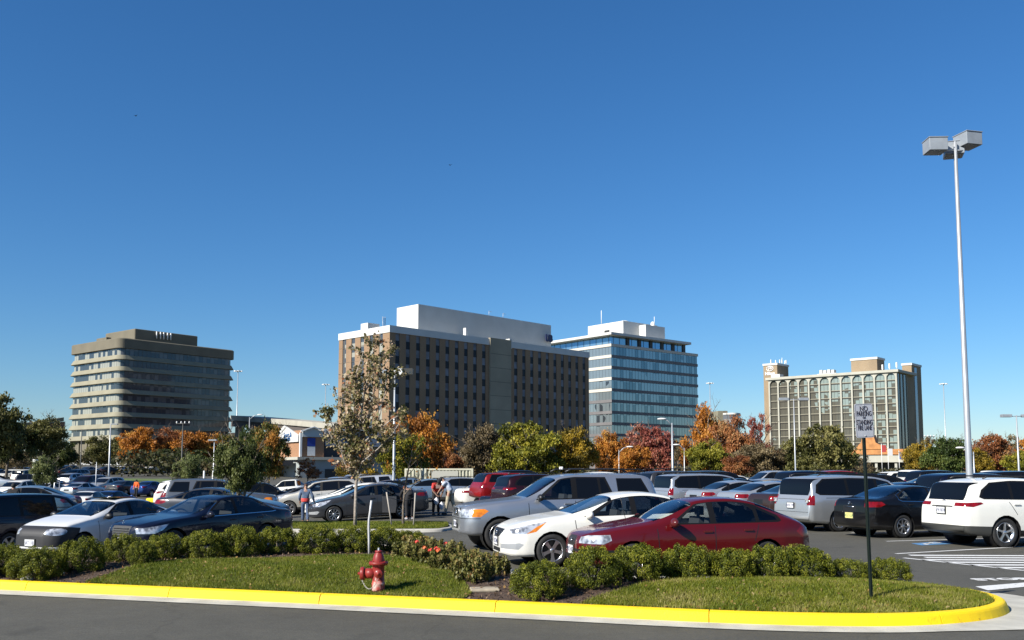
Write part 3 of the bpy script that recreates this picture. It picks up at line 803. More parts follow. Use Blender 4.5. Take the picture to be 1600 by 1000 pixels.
    if lod < 2 and S.get('rack'):
        x0, x1, zr, yr = S['rack']; mb = MB()
        for s in (1, -1):
            mb.tube([(X(x0), s * yr, zr - .06), (X(x0 + .15), s * yr, zr), (X(x1 - .15), s * yr, zr), (X(x1), s * yr, zr - .06)], .02, 6)
        for q in S.get('bars', []): mb.tube([(X(q), -yr, zr + .01), (X(q), yr, zr + .01)], .018, 6)
        out.append(('roof_rack', mb.mesh('roof_rack', M_black), None, (0, 0, 0), (0, 0, 0), False))
    return out

# ---- model data: metres from the front bumper, heights above the road
def ell(cx, cz, rx, rz, n=10, rot=0):
    return [(cx + rx * math.cos(a) * math.cos(rot) - rz * math.sin(a) * math.sin(rot), cz + rx * math.cos(a) * math.sin(rot) + rz * math.sin(a) * math.cos(rot)) for a in [2 * math.pi * k / n for k in range(n)]]
def rect(a, b, c, d): return [(a, c), (b, c), (b, d), (a, d)]
SP = {}
SP['hatch'] = dict(L=4.5, W=1.74, H=1.42, r=.305, axles=(.92, 3.53), cowl=1.28, wst=2.15, rend=3.35, belt=.93, b=.20,
    T=[(0, .60), (.03, .70), (.12, .77), (.5, .86), (.9, .93), (1.25, .98), (1.38, 1.01), (2.12, 1.36), (2.5, 1.41), (3.0, 1.415), (3.45, 1.34), (4.05, 1.08), (4.30, .98), (4.45, .90), (4.5, .72)],
    B=[(0, .60), (.5, .78), (1.2, .88), (2.5, .92), (3.5, .95), (4.2, .93), (4.5, .78)],
    ws=(1.36, 2.13), rw=(3.42, 1.02, 1.345), mir=(1.66, .97), seams=[(1.42, .30, 1.38, .86), (2.50, .25, 2.50, .90), (3.28, .62, 3.38, .92)], handles=[(2.35, .80), (3.15, .82)],
    dlo=[(1.62, .925), (2.22, 1.31), (2.50, 1.345), (3.0, 1.35), (3.3, 1.31), (3.80, 1.08), (3.86, .985), (3.80, .955)],
    win=[[(1.76, .955), (2.24, 1.285), (2.42, 1.31), (2.42, .955)], [(2.54, .955), (2.54, 1.325), (2.95, 1.325), (3.18, 1.29), (3.32, 1.17), (3.33, .97)], [(3.40, .985), (3.40, 1.20), (3.74, 1.05), (3.77, .995)]],
    sidep=[('headlight', [(.02, .60), (.03, .70), (.16, .745), (.50, .76), (.52, .66), (.38, .595)], M_lens, .42), ('tail_light', [(4.30, .66), (4.16, .78), (4.28, .88), (4.5, .88), (4.5, .66)], M_red, .45), ('bumper_trim', [(-.1, .44), (-.1, .49), (.78, .49), (.78, .44)], M_black, 0), ('bumper_trim', [(3.9, .44), (3.9, .49), (4.6, .49), (4.6, .44)], M_black, 0)],
    frontp=[('grille', [(-.24, .58), (-.24, .68), (-.18, .72), (.18, .72), (.24, .68), (.24, .58), (.16, .54), (-.16, .54)], M_black, .4), ('lower_grille', rect(-.45, .45, .27, .37), M_black, .4)], rim=(5, 'wide'))
SP['sedan'] = dict(L=4.86, W=1.83, H=1.47, r=.33, axles=(.95, 3.73), cowl=1.32, wst=2.3, rend=3.45, belt=.99, b=.20,
    T=[(0, .58), (.04, .70), (.12, .78), (.45, .90), (1.0, .99), (1.25, 1.02), (1.42, 1.05), (2.25, 1.40), (2.7, 1.465), (3.1, 1.47), (3.55, 1.40), (4.2, 1.14), (4.45, 1.11), (4.74, 1.10), (4.84, 1.02), (4.86, .72)],
    B=[(0, .60), (.4, .80), (1.0, .93), (1.5, .965), (2.8, .99), (3.8, 1.03), (4.7, 1.02), (4.86, .85)],
    ws=(1.40, 2.26), rw=(3.54, 1.13, 1.41), mir=(1.68, 1.03), seams=[(1.48, .32, 1.42, .92), (2.72, .28, 2.70, .96), (3.48, .75, 3.72, .99)], handles=[(2.5, .90), (3.45, .93)],
    dlo=[(1.60, .985), (2.35, 1.37), (2.75, 1.41), (3.1, 1.41), (3.45, 1.37), (4.02, 1.13), (4.05, 1.06), (3.9, 1.045)],
    win=[[(1.82, 1.01), (2.38, 1.345), (2.62, 1.375), (2.62, 1.015)], [(2.74, 1.02), (2.74, 1.385), (3.08, 1.385), (3.40, 1.35), (3.60, 1.26), (3.68, 1.06), (3.6, 1.05)], [(3.74, 1.07), (3.70, 1.22), (3.97, 1.11), (3.97, 1.08)]],
    sidep=[('headlight', [(.16, .66), (.13, .74), (.40, .82), (.86, .905), (.62, .74), (.40, .655)], M_lens, .36), ('tail_light', [(4.50, .87), (4.32, .94), (4.42, 1.02), (4.86, 1.02), (4.9, .87)], M_red, .60), ('fog_light', [(.0, .36), (.0, .45), (.30, .48), (.38, .45), (.28, .35)], M_steel, .40)],
    frontp=[('grille', [(-.42, .74), (.42, .74), (.40, .68), (.22, .58), (-.22, .58), (-.40, .68)], M_black, .5), ('lower_grille', [(-.34, .28), (-.34, .36), (.34, .36), (.34, .28)], M_black, .4)], rim=(5, 'wide'), rearp=[('number_plate_recess', rect(-.27, .27, .74, .90), M_black, .3)])
IND = ('indicator', [(.42, .655), (.64, .80), (.84, .89), (.62, .70)], M_amber, .36)
SP['saloon'] = dict(L=4.87, W=1.86, H=1.47, r=.335, axles=(.86, 3.74), cowl=1.45, wst=2.35, rend=3.45, belt=.97, b=.20,
    T=[(0, .66), (.03, .76), (.12, .82), (.5, .90), (1.0, .96), (1.4, 1.0), (1.56, 1.03), (2.3, 1.39), (2.7, 1.46), (3.1, 1.465), (3.55, 1.40), (4.15, 1.13), (4.4, 1.09), (4.72, 1.05), (4.84, .96), (4.87, .70)],
    B=[(0, .62), (.4, .80), (1.0, .90), (1.5, .94), (2.8, .97), (3.8, 1.0), (4.7, .97), (4.87, .82)], trim=M_chrome,
    ws=(1.54, 2.31), rw=(3.54, 1.12, 1.41), mir=(1.80, 1.0), seams=[(1.62, .32, 1.56, .88), (2.78, .28, 2.76, .94), (3.48, .75, 3.70, .97)], handles=[(2.6, .84), (3.5, .87)],
    dlo=[(1.72, .955), (2.38, 1.345), (2.75, 1.40), (3.1, 1.40), (3.45, 1.36), (3.95, 1.14), (4.08, 1.03), (3.95, 1.015)],
    win=[[(1.86, .985), (2.42, 1.325), (2.70, 1.37), (2.70, .99)], [(2.80, .995), (2.80, 1.37), (3.08, 1.375), (3.42, 1.33), (3.90, 1.12), (3.98, 1.045), (3.9, 1.03)]],
    sidep=[('headlight', [(.05, .60), (.05, .72), (.30, .76), (.72, .82), (.55, .68), (.35, .60)], M_lens, .44), ('tail_light', [(4.45, .78), (4.38, .88), (4.48, .96), (4.86, .95), (4.9, .78)], M_red, .42)],
    frontp=[('grille', [(-.36, .78), (.36, .78), (.33, .56), (.26, .52), (-.26, .52), (-.33, .56)], M_dsteel, .4), ('lower_grille', rect(-.4, .4, .28, .38), M_black, .4)], rim=(7, 'mid'))
SP['compact'] = dict(L=4.43, W=1.71, H=1.42, r=.30, axles=(.85, 3.50), cowl=1.12, wst=2.1, rend=3.2, belt=.95, b=.20,
    T=[(0, .56), (.04, .68), (.15, .76), (.5, .88), (.9, .96), (1.1, .99), (1.22, 1.02), (2.05, 1.36), (2.45, 1.415), (2.85, 1.42), (3.25, 1.36), (3.85, 1.10), (4.1, 1.06), (4.34, 1.03), (4.42, .94), (4.43, .70)],
    B=[(0, .58), (.4, .76), (1.0, .88), (1.5, .92), (2.8, .96), (3.6, .99), (4.3, .96), (4.43, .80)],
    ws=(1.20, 2.06), rw=(3.24, 1.09, 1.36), mir=(1.5, .99), seams=[(1.35, .32, 1.30, .88), (2.45, .28, 2.45, .93), (3.12, .70, 3.35, .95)], handles=[(2.3, .82), (3.15, .86)],
    dlo=[(1.48, .955), (2.15, 1.32), (2.45, 1.36), (2.85, 1.36), (3.15, 1.32), (3.68, 1.09), (3.70, 1.02), (3.6, 1.0)],
    win=[[(1.62, .98), (2.2, 1.30), (2.38, 1.325), (2.38, .985)], [(2.50, .985), (2.50, 1.33), (2.82, 1.335), (3.10, 1.30), (3.58, 1.09), (3.60, 1.03), (3.5, 1.02)]],
    sidep=[('headlight', ell(.16, .66, .26, .085, 12, .1), M_lens, .42), ('tail_light', [(4.1, .82), (4.05, .95), (4.45, .95), (4.5, .82)], M_red, .54)],
    frontp=[('grille', ell(0, .60, .26, .05, 10), M_black, .4)], rim=(7, 'wide'))
SP['suv'] = dict(L=5.18, W=1.96, H=1.87, r=.385, axles=(.90, 3.90), cowl=1.50, wst=2.35, rend=4.6, belt=1.22, b=.36, gw=.76, gwe=.80, tw=.26,
    T=[(0, .78), (.04, .98), (.12, 1.06), (.5, 1.13), (1.0, 1.18), (1.45, 1.22), (1.62, 1.26), (2.30, 1.74), (2.7, 1.82), (3.6, 1.845), (4.55, 1.82), (4.82, 1.75), (5.0, 1.28), (5.12, 1.15), (5.18, .80)],
    B=[(0, .82), (.4, 1.0), (1.0, 1.10), (1.6, 1.16), (3.0, 1.20), (4.7, 1.22), (5.0, 1.18), (5.18, .9)], Wn=[(0, .52), (.04, .70), (.11, .84), (.28, .955), (.9, .995), (1.5, 1), (3.9, 1), (4.8, .97), (5.05, .93), (5.18, .86)],
    ws=(1.60, 2.32), rw=(4.5, 1.24, 1.70, .74), mir=(1.86, 1.25), mirror_paint=False, seams=[(1.62, .50, 1.60, 1.12), (2.78, .45, 2.78, 1.17), (3.62, .80, 3.80, 1.17)], handles=[(2.58, 1.10), (3.55, 1.12)],
    dlo=[(1.78, 1.19), (2.42, 1.70), (2.8, 1.745), (3.60, 1.74), (3.80, 1.25), (3.75, 1.22)], dlo2=[(3.90, 1.24), (3.88, 1.71), (4.55, 1.71), (4.77, 1.28), (4.68, 1.245)],
    win=[[(1.92, 1.225), (2.46, 1.675), (2.70, 1.705), (2.70, 1.23)], [(2.84, 1.235), (2.84, 1.71), (3.38, 1.715), (3.42, 1.24)], [(3.47, 1.25), (3.45, 1.71), (3.56, 1.70), (3.74, 1.25)], [(3.92, 1.26), (3.90, 1.69), (4.52, 1.69), (4.72, 1.30), (4.66, 1.27)]],
    sidep=[('indicator', [(.22, .80), (.26, .98), (.52, .99), (.62, .94), (.42, .80)], M_amber, .45), ('headlight', [(-.05, .79), (-.05, .98), (.26, .98), (.22, .80)], M_lens, .40), ('tail_light', [(4.92, .92), (4.86, 1.22), (5.2, 1.22), (5.2, .92)], M_red, .50)],
    frontp=[('grille', [(-.34, .80), (-.36, .97), (-.32, 1.0), (.32, 1.0), (.36, .97), (.34, .80)], M_dsteel, .4), ('lower_grille', rect(-.28, .28, .50, .62), M_black, .4), ('bumper_seam', rect(-.95, .95, .755, .77), M_black, .42)],
    rack=(2.6, 4.7, 1.93, .66), bars=(3.1, 3.9), rim=(5, 'wide'), dark=True)
SP['crossover'] = dict(L=4.85, W=1.93, H=1.73, r=.37, axles=(.95, 3.75), cowl=1.20, wst=2.15, rend=4.2, belt=1.15, b=.25, gw=.72, gwe=.74, tw=.24,
    T=[(0, .70), (.04, .90), (.12, 1.0), (.5, 1.08), (.95, 1.14), (1.2, 1.17), (1.34, 1.21), (2.05, 1.60), (2.5, 1.69), (3.3, 1.725), (4.1, 1.69), (4.52, 1.62), (4.60, 1.56), (4.70, 1.19), (4.80, 1.10), (4.84, .95), (4.85, .62)],
    B=[(0, .74), (.4, .95), (1.0, 1.06), (1.6, 1.11), (3.0, 1.15), (4.2, 1.18), (4.65, 1.16), (4.85, .98)], Wn=[(0, .70), (.05, .78), (.15, .88), (.35, .955), (.9, .99), (1.5, 1), (3.9, 1), (4.5, .97), (4.75, .925), (4.83, .87), (4.85, .83)],
    ws=(1.32, 2.08), rw=(4.3, 1.16, 1.60), mir=(1.62, 1.18), seams=[(1.52, .50, 1.50, 1.06), (2.62, .40, 2.62, 1.12), (3.42, .80, 3.62, 1.12)], handles=[(2.42, 1.02), (3.42, 1.06)],
    dlo=[(1.62, 1.14), (2.22, 1.56), (2.7, 1.63), (3.4, 1.645), (4.0, 1.60), (4.30, 1.42), (4.42, 1.24), (4.3, 1.19)],
    win=[[(1.78, 1.17), (2.28, 1.53), (2.54, 1.58), (2.54, 1.175)], [(2.66, 1.18), (2.66, 1.59), (3.42, 1.61), (3.46, 1.19)], [(3.54, 1.20), (3.50, 1.605), (3.95, 1.575), (4.22, 1.41), (4.34, 1.26), (4.26, 1.22)]],
    sidep=[('headlight', [(.02, .80), (.06, .90), (.45, 1.0), (.80, 1.05), (.55, .90), (.3, .80)], M_lens, .42), ('tail_light', [(4.34, 1.08), (4.40, 1.12), (4.9, 1.10), (4.9, 1.02), (4.62, 1.0)], M_red, .46),
           ('lower_trim', [(-.1, .1), (-.1, .42), (4.0, .42), (4.0, .1)], M_black, 0), ('lower_trim', [(3.9, .1), (4.05, .52), (5.0, .55), (5.0, .1)], M_dsteel, 0)],
    frontp=[('grille', rect(-.45, .45, .70, .88), M_black, .4)], rearp=[('number_plate_recess', [(-.42, .985), (-.38, 1.02), (.38, 1.02), (.42, .985)], M_dsteel, .3)],
    rack=(2.2, 4.1, 1.755, .62), rim=(5, 'mid'), dark=True)
SP['minivan'] = dict(L=5.12, W=1.99, H=1.74, r=.345, axles=(.95, 4.03), cowl=.98, wst=1.95, rend=4.6, belt=1.10, b=.22, gw=.76, gwe=.80, tw=.23,
    T=[(0, .68), (.04, .84), (.12, .92), (.5, 1.02), (.85, 1.09), (1.0, 1.12), (1.12, 1.16), (1.85, 1.60), (2.4, 1.71), (3.5, 1.74), (4.6, 1.71), (4.86, 1.65), (4.93, 1.55), (5.0, 1.10), (5.07, 1.0), (5.10, .9), (5.12, .58)],
    B=[(0, .70), (.4, .90), (1.0, 1.02), (1.6, 1.07), (3.0, 1.10), (4.5, 1.12), (5.0, 1.05), (5.12, .9)], Wn=[(0, .66), (.05, .74), (.15, .86), (.35, .95), (.9, .99), (1.5, 1), (3.9, 1), (4.7, .98), (4.98, .95), (5.08, .91), (5.12, .87)],
    ws=(1.10, 1.88), rw=(4.6, 1.12, 1.63, .78), mir=(1.5, 1.14), seams=[(1.52, .36, 1.50, .98), (2.52, .32, 2.52, 1.08), (3.62, .32, 3.62, 1.08), (3.62, 1.04, 4.5, 1.04)], handles=[(2.3, .98), (2.75, 1.0)],
    dlo=[(1.38, 1.06), (1.98, 1.53), (2.5, 1.635), (3.5, 1.655), (4.5, 1.63), (4.78, 1.45), (4.84, 1.20), (4.7, 1.13)],
    win=[[(1.62, 1.10), (2.08, 1.52), (2.45, 1.59), (2.45, 1.11)], [(2.56, 1.115), (2.56, 1.60), (3.60, 1.615), (3.60, 1.125)], [(3.70, 1.13), (3.70, 1.615), (4.45, 1.595), (4.70, 1.44), (4.74, 1.22), (4.66, 1.16)]],
    sidep=[('headlight', [(.02, .74), (.06, .84), (.45, .94), (.70, .98), (.5, .84), (.3, .74)], M_lens, .42), ('tail_light', [(4.93, .82), (4.88, 1.12), (5.2, 1.12), (5.2, .82)], M_red, .78)],
    frontp=[('grille', rect(-.4, .4, .66, .80), M_black, .4)], rearp=[('tailgate_step', rect(-.72, .72, .985, 1.0), M_dsteel, .3), ('bumper_seam', rect(-.86, .86, .60, .612), M_black, .3)],
    rack=(2.2, 4.6, 1.78, .66), rim=(5, 'wide'), dark=True)
SP['pickup'] = dict(L=5.5, W=1.90, H=1.80, r=.38, axles=(.92, 4.25), cowl=1.45, wst=2.15, rend=3.3, belt=1.22, b=.40, gw=.76, gwe=.93, tw=.25, edge=.06,
    T=[(0, .80), (.05, 1.0), (.2, 1.08), (.9, 1.16), (1.4, 1.20), (1.55, 1.24), (2.12, 1.68), (2.4, 1.77), (3.3, 1.78), (3.45, 1.70), (3.52, 1.24), (3.6, 1.22), (5.4, 1.22), (5.48, 1.15), (5.5, .75)],
    B=[(0, .80), (.5, 1.02), (1.4, 1.12), (3.4, 1.18), (5.4, 1.18), (5.5, 1.0)], Wn=[(0, .74), (.1, .86), (.4, .96), (1, 1), (4.8, 1), (5.4, .96), (5.5, .92)],
    ws=(1.53, 2.12), rw=(3.3, 1.26, 1.66), mir=(1.75, 1.25), mirror_paint=False, handles=[], seams=[],
    dlo=[(1.68, 1.19), (2.2, 1.64), (2.4, 1.69), (3.3, 1.69), (3.36, 1.22)], win=[[(1.82, 1.22), (2.24, 1.61), (2.46, 1.65), (2.46, 1.23)], [(2.54, 1.23), (2.54, 1.65), (3.24, 1.65), (3.28, 1.25)]],
    sidep=[('headlight', rect(-.05, .32, .84, 1.0), M_lens, .55), ('tail_light', rect(5.38, 5.6, .88, 1.16), M_red, .78)], frontp=[('grille', rect(-.5, .5, .80, 1.0), M_dsteel, .4)], rim=(6, 'mid'), dark=True)

TEMPL = {}
def template(key, lod, **over):
    k = (key, lod, over.pop('variant', ''))
    if k not in TEMPL:
        S = dict(SP[key]); S.update(over); TEMPL[k] = (build_model(key, S, lod), S)
    return TEMPL[k]
NCAR = 0
def car(key, lod, label, cat, x, y, head, pnt, z=None, group=None, **over):
    global NCAR; NCAR += 1
    T, S = template(key, lod, **over)
    root = thing({'minivan': 'minivan', 'pickup': 'pickup_truck', 'suv': 'suv', 'crossover': 'crossover'}.get(key, 'parked_car'), label, cat, (x, y, gz(x, y) if z is None else z), R(head), group)
    # tilt with the ground
    if z is None:
        c, s = math.cos(R(head)), math.sin(R(head)); a = gz(x + c * 1.4, y + s * 1.4); b = gz(x - c * 1.4, y - s * 1.4)
        root.rotation_euler = (0, -math.atan2(a - b, 2.8), R(head))
    objs = []
    for name, me, par, loc, rot, paintable in T:
        o = link(name, me, objs[par] if par is not None else root, loc, rot); objs.append(o)
        if paintable: set_mat(o, pnt)
    return root, S
def nose_x(S, z, y=0): return S['L'] / 2
def plate(root, S, rear, z, txt, m=M_plate, tm=M_blue_text, dx=0.0, y=0.0):
    L = S['L']; sx = -1 if rear else 1
    pb = MB().box((0, 0, 0), (.02, .36, .19), m=1).box((sx * .012, 0, 0), (.006, .31, .155), m=0)
    o = pb.build('number_plate', [m, M_dsteel], root, (sx * (L / 2 + .012 + dx), y, z))
    text('plate_lettering', txt, .12, tm, o, (sx * .0165, 0, -.005), (R(90), 0, R(90) if not rear else R(-90)), .001, sx=.72)
    return o
def badge(root, x, y, z, r=.06, kind='ring', rotz=90):
    mb = MB()
    n = 16
    ring = [Vector((0, r * math.cos(2 * math.pi * k / n), (r * .72 if kind == 'oval' else r) * math.sin(2 * math.pi * k / n))) for k in range(n + 1)]
    mb.tube(ring, r * .16, 6)
    if kind == 'bar': mb.box((0, 0, 0), (.012, r * 2.3, r * .42))
    if kind == 'star':
        for a in (90, 210, 330): mb.tube([(0, 0, 0), (0, r * math.cos(R(a)), r * math.sin(R(a)))], r * .12, 5)
    if kind == 'oval': mb.tube([Vector((0, r * .4 * math.cos(2 * math.pi * k / n), r * .68 * math.sin(2 * math.pi * k / n))) for k in range(n + 1)], r * .12, 6)
    return mb.build('badge', M_chrome, root, (x, y, z))

P_maroon = paint('maroon', (.095, .003, .005), 0, .30)
P_white = paint('white', (.80, .79, .73), 0, .35)
P_silver = paint('silver', (.42, .44, .47), .75, .34)
P_lsilver = paint('light_silver', (.55, .57, .58), .7, .34)
P_pearl = paint('pearl_silver', (.86, .86, .84), .1, .3)
P_navy = paint('navy', (.003, .005, .018), 0, .3)
P_black = paint('black', (.004, .004, .005), 0, .3)
P_dgrey = paint('dark_grey', (.040, .043, .050), .25, .35)
P_grey = paint('grey', (.16, .17, .18), .7, .35)
P_red = paint('red', (.26, .008, .010), .1, .3)
P_dred = paint('dark_maroon', (.03, .006, .009), .3, .3)
P_champ = paint('champagne', (.52, .49, .42), .6, .35)
P_blue = paint('blue', (.02, .06, .22), .4, .3)
P_lblue = paint('pale_blue', (.22, .32, .42), .6, .33)
P_brown = paint('dark_brown', (.05, .028, .024), .4, .3)
P_green = paint('teal_green', (.03, .09, .09), .5, .3)
P_tan = paint('tan', (.38, .34, .27), .5, .35)
M_bra = mat('black_vinyl_bra', (.02, .02, .022), .6)

# ---- the big ones near the island
r, S = car('hatch', 0, 'maroon five-door hatchback parked right behind the right hedge', 'car', 3.31, 18.14, -167.8, P_maroon, 0)
plate(r, S, False, .46, 'YKT 4187'); badge(r, S['L'] / 2 + .005, 0, .635, .04, 'oval')
MB().tube([(0, 0, 0), (.1, 0, .42)], .006, 5).build('aerial', M_black, r, (1.0, -.55, .97))
r, S = car('sedan', 0, 'white four-door sedan parked between the maroon hatchback and the big silver SUV', 'car', 2.06, 19.95, -167.5, P_white, 0, variant='amber', sidep=[IND] + SP['sedan']['sidep'])
plate(r, S, False, .49, 'VLC 2046'); badge(r, S['L'] / 2 + .004, 0, .655, .06, 'bar')
r, S = car('suv', 0, 'large silver SUV with black roof rack and orange indicator lamps', 'SUV', 1.14, 23.83, -166.2, P_silver, 0)
plate(r, S, False, .62, 'JZB 5520'); badge(r, S['L'] / 2 + .0, 0, .90, .07, 'oval')
MB().tube([(0, -.36, 0), (0, -.36, .22), (0, .36, .22), (0, .36, 0), (0, -.36, 0)], .02, 6).build('grille_surround', P_silver, r, (S['L'] / 2 - .015, 0, .785))
for s in (1, -1): MB().ball((0, 0, 0), (.03, .075, .075), 12, 8).build('fog_light', M_lens, r, (S['L'] / 2 - .10, s * .60, .56))
for s in (1, -1): MB().ball((0, 0, 0), (.03, .03, .04), 8, 6).build('roof_lamp', M_white, r, (-.2, -.3 + s * .08, 1.96))
r, S = car('crossover', 0, 'white crossover SUV seen from behind beside the hatched pavement', 'SUV', 13.32, 24.58, 11.9, P_white, 0)
plate(r, S, True, .90, 'VW 8074'); badge(r, -S['L'] / 2 + .09, 0, 1.10, .07, 'oval')
r, S = car('sedan', 0, 'black four-door sedan with yellow number plate and red tail lamps', 'car', 11.94, 27.88, 20.2, P_black, 0, variant='coupe', trim=M_chrome, rim=(7, 'mid'),
    dlo=[(1.60, .985), (2.35, 1.37), (2.75, 1.41), (3.1, 1.41), (3.45, 1.37), (3.82, 1.2), (3.82, 1.08), (3.72, 1.04)], win=[[(1.82, 1.01), (2.38, 1.345), (2.62, 1.375), (2.62, 1.015)], [(2.70, 1.02), (2.70, 1.385), (3.08, 1.385), (3.42, 1.345), (3.75, 1.18), (3.75, 1.09), (3.68, 1.055)]])
plate(r, S, True, .62, 'XGT 62A', M_plate_y, mat('green_lettering', (.05, .2, .08), .5)); badge(r, -S['L'] / 2 - .004, 0, .97, .045, 'oval')
MB().tube([(0, -.2, 0), (0, .2, 0)], .008, 5).build('chrome_strip', M_chrome, r, (-S['L'] / 2 - .004, 0, .86))
r, S = car('minivan', 0, 'light silver minivan with square red tail lamps beside the black sedan', 'minivan', 11.2, 30.65, 19.8, P_lsilver, 0)
plate(r, S, True, .80, 'AWN 3391'); 
for s in (1, -1): MB().box((0, 0, 0), (.02, .13, .12)).build('reversing_lamp', M_lens, r, (-S['L'] / 2 - .0, s * .80, .96))
# left-hand pair
r, S = car('saloon', 0, 'dark navy luxury sedan with chrome grille parked behind the left hedge', 'car', -8.04, 24.75, -124, P_navy, -.2)
plate(r, S, False, .44, 'XNR 775')
badge(r, S['L'] / 2 - .06, 0, .87, .04, 'star')
gm_ = MB()
for k in range(4): gm_.box((0, 0, .56 + k * .055), (.03, .62, .016))
gm_.build('grille_bars', M_chrome, r, (S['L'] / 2 + .006, 0, 0))
r, S = car('compact', 0, 'silver-white small sedan with a black vinyl nose cover', 'car', -10.86, 25.09, -113, P_pearl, -.25, variant='bra', mirror_paint=False,
    sidep=[('headlight', ell(.20, .66, .20, .085, 12, .1), M_lens, .42), ('nose_cover', [(-.1, .30), (-.1, .8), (.20, .80), (.75, .74), (.62, .30)], M_bra, 0), ('tail_light', [(4.1, .80), (4.05, .95), (4.45, .95), (4.5, .80)], M_red, .42)])
plate(r, S, False, .40, 'JAT 118')
MB().prism([(-.45, -.35), (.35, -.38), (.35, .38), (-.45, .35)], 0, .012, 'XY').build('sunroof', M_glass_dark, r, (-.25, 0, 1.418))
r, S = car('minivan', 0, 'dark navy van at the left edge of the lot with only its flank showing', 'van', -14.05, 27.6, 68, P_navy, -.48, variant='dk', rack=None)
# ---- mid-distance cars, each placed on its own
def carp(key, lod, label, cat, px, d, head, pnt, end='c', z=None, **over):
    """place by the photo column of its centre / rear / front at distance d"""
    S = SP[key]; c, s = math.cos(R(head)), math.sin(R(head)); off = {'c': 0, 'r': -S['L'] / 2, 'f': S['L'] / 2}[end]
    q = W(px, 735, d); return car(key, lod, label, cat, q.x - c * off, d - s * off, head, pnt, z, **over)
MIDGROUP = None
r, S = car('sedan', 0, 'dark grey sedan with its rear door open behind the young tree', 'car', -5.95, 39.09, -163, P_dgrey, None, variant='mal', rim=(9, 'thin'))
plate(r, S, False, .5, 'KVD 902')
# its open rear door
dm = MB().prism([(0, .30), (.85, .30), (.95, .60), (.95, .95), (0, .95)], 0, .06, 'XZ')
dr = dm.build('door', P_dgrey, r, (-.45, .93, 0)); dr.rotation_euler = (0, 0, R(118))
wm = MB().prism([(.03, .96), (.90, .96), (.70, 1.28), (.45, 1.36), (.03, 1.38)], .02, .04, 'XZ').build('side_window', M_glass_t, dr)
carp('crossover', 0, 'champagne crossover with big alloy wheels beside the woman in jeans', 'SUV', 503, 49, -176, P_champ, z=None, variant='rx', rim=(6, 'wide'), dark=True)
r, S = carp('compact', 1, 'white sedan between the champagne crossover and the silver-blue sedan', 'car', 548, 46.6, -172, P_white, z=None, variant='w')
carp('sedan', 1, 'white sedan parked beyond the dark grey sedan by the young tree', 'car', 560, 44.2, -170, P_white, z=None)
carp('sedan', 1, 'silver-blue sedan close beside the dark grey sedan', 'car', 582, 41.8, -166, P_lblue, z=None)
carp('sedan', 1, 'grey sedan parked left of the champagne crossover', 'car', 472, 53, -176, P_grey)
carp('crossover', 1, 'dark blue crossover parked beyond the champagne crossover', 'SUV', 496, 57, -176, P_navy)
carp('sedan', 1, 'white sedan nosing out left of the dark blue crossover', 'car', 458, 60, -174, P_white)
carp('suv', 1, 'black SUV with red tail lamp under the dark bushy tree', 'SUV', 415, 58, 20, P_black)
carp('suv', 1, 'long silver SUV behind the row of white sedans', 'SUV', 566, 64, -176, P_lsilver)
carp('pickup', 1, 'white pickup truck parked before the brick shop building', 'pickup truck', 455, 78, -178, P_white)
carp('sedan', 1, 'teal sedan seen over the dark grey sedan roof', 'car', 600, 66, 12, P_green)
carp('compact', 1, 'pale blue sedan just left of the bag-carrying couple', 'car', 628, 58, 12, P_lblue, 'r')
carp('sedan', 1, 'dark blue sedan with red tail lamps beside the stake posts', 'car', 622, 60, 14, P_navy, 'c')
carp('crossover', 0, 'silver crossover with rear to the camera left of the red-shirted man', 'SUV', 678, 58, 24, P_lsilver, 'r', z=-.3)
carp('compact', 1, 'white sedan tucked between the silver crossover and the red SUV', 'car', 716, 52, 24, P_white, 'r', z=-.2)
carp('suv', 1, 'bright red SUV with dark rear glass', 'SUV', 742, 49, 24, P_red, 'r', z=0, variant='r', rack=None, T=[(0, .78), (.04, .98), (.12, 1.06), (.5, 1.13), (1.0, 1.18), (1.45, 1.22), (1.62, 1.26), (2.30, 1.66), (2.7, 1.73), (3.6, 1.745), (4.55, 1.73), (4.82, 1.68), (5.0, 1.28), (5.12, 1.15), (5.18, .80)], dlo=[(1.78, 1.19), (2.42, 1.62), (2.8, 1.665), (3.6, 1.66), (3.80, 1.25), (3.75, 1.22)], dlo2=[(3.90, 1.24), (3.88, 1.64), (4.55, 1.64), (4.77, 1.28), (4.68, 1.245)], win=[[(1.92, 1.225), (2.46, 1.6), (2.70, 1.63), (2.70, 1.23)], [(2.84, 1.235), (2.84, 1.63), (3.38, 1.635), (3.42, 1.24)], [(3.92, 1.26), (3.90, 1.62), (4.52, 1.62), (4.72, 1.30), (4.66, 1.27)]])
carp('compact', 1, 'small black car half hidden between two red-toned SUVs', 'car', 757, 46.5, 30, P_black, 'r', z=-.45)
carp('crossover', 1, 'dark maroon SUV parked left of the big silver SUV', 'SUV', 778, 42, 24, P_dred, 'r', z=0)
# left middle ground
carp('sedan', 0, 'dark grey sedan facing right beyond the navy sedan', 'car', 352, 35.6, -4, P_dgrey, z=-.22, variant='g')
carp('suv', 1, 'big grey SUV with tall red tail lamp beyond the navy sedan', 'SUV', 254, 43, 12, P_grey, 'r', z=-.35, rack=None, variant='t')
carp('crossover', 1, 'white crossover with rear window half hidden by the grey SUV', 'SUV', 244, 50, 14, P_white, 'r', z=-.35)
carp('compact', 1, 'silver small car with red tail lamps before the grey SUV', 'car', 246, 37, 30, P_lsilver, 'r', z=-.42)
carp('compact', 1, 'white car seen from behind over the silver-white sedan', 'car', 121, 60, 92, P_white, 'r')
carp('sedan', 1, 'bright blue sedan seen from behind beside the white truck', 'car', 152, 68, 84, P_blue, 'r')
carp('hatch', 1, 'silver-blue hatchback beyond the roof of the dark navy van', 'car', 32, 42, -170, P_lblue, z=-.22)
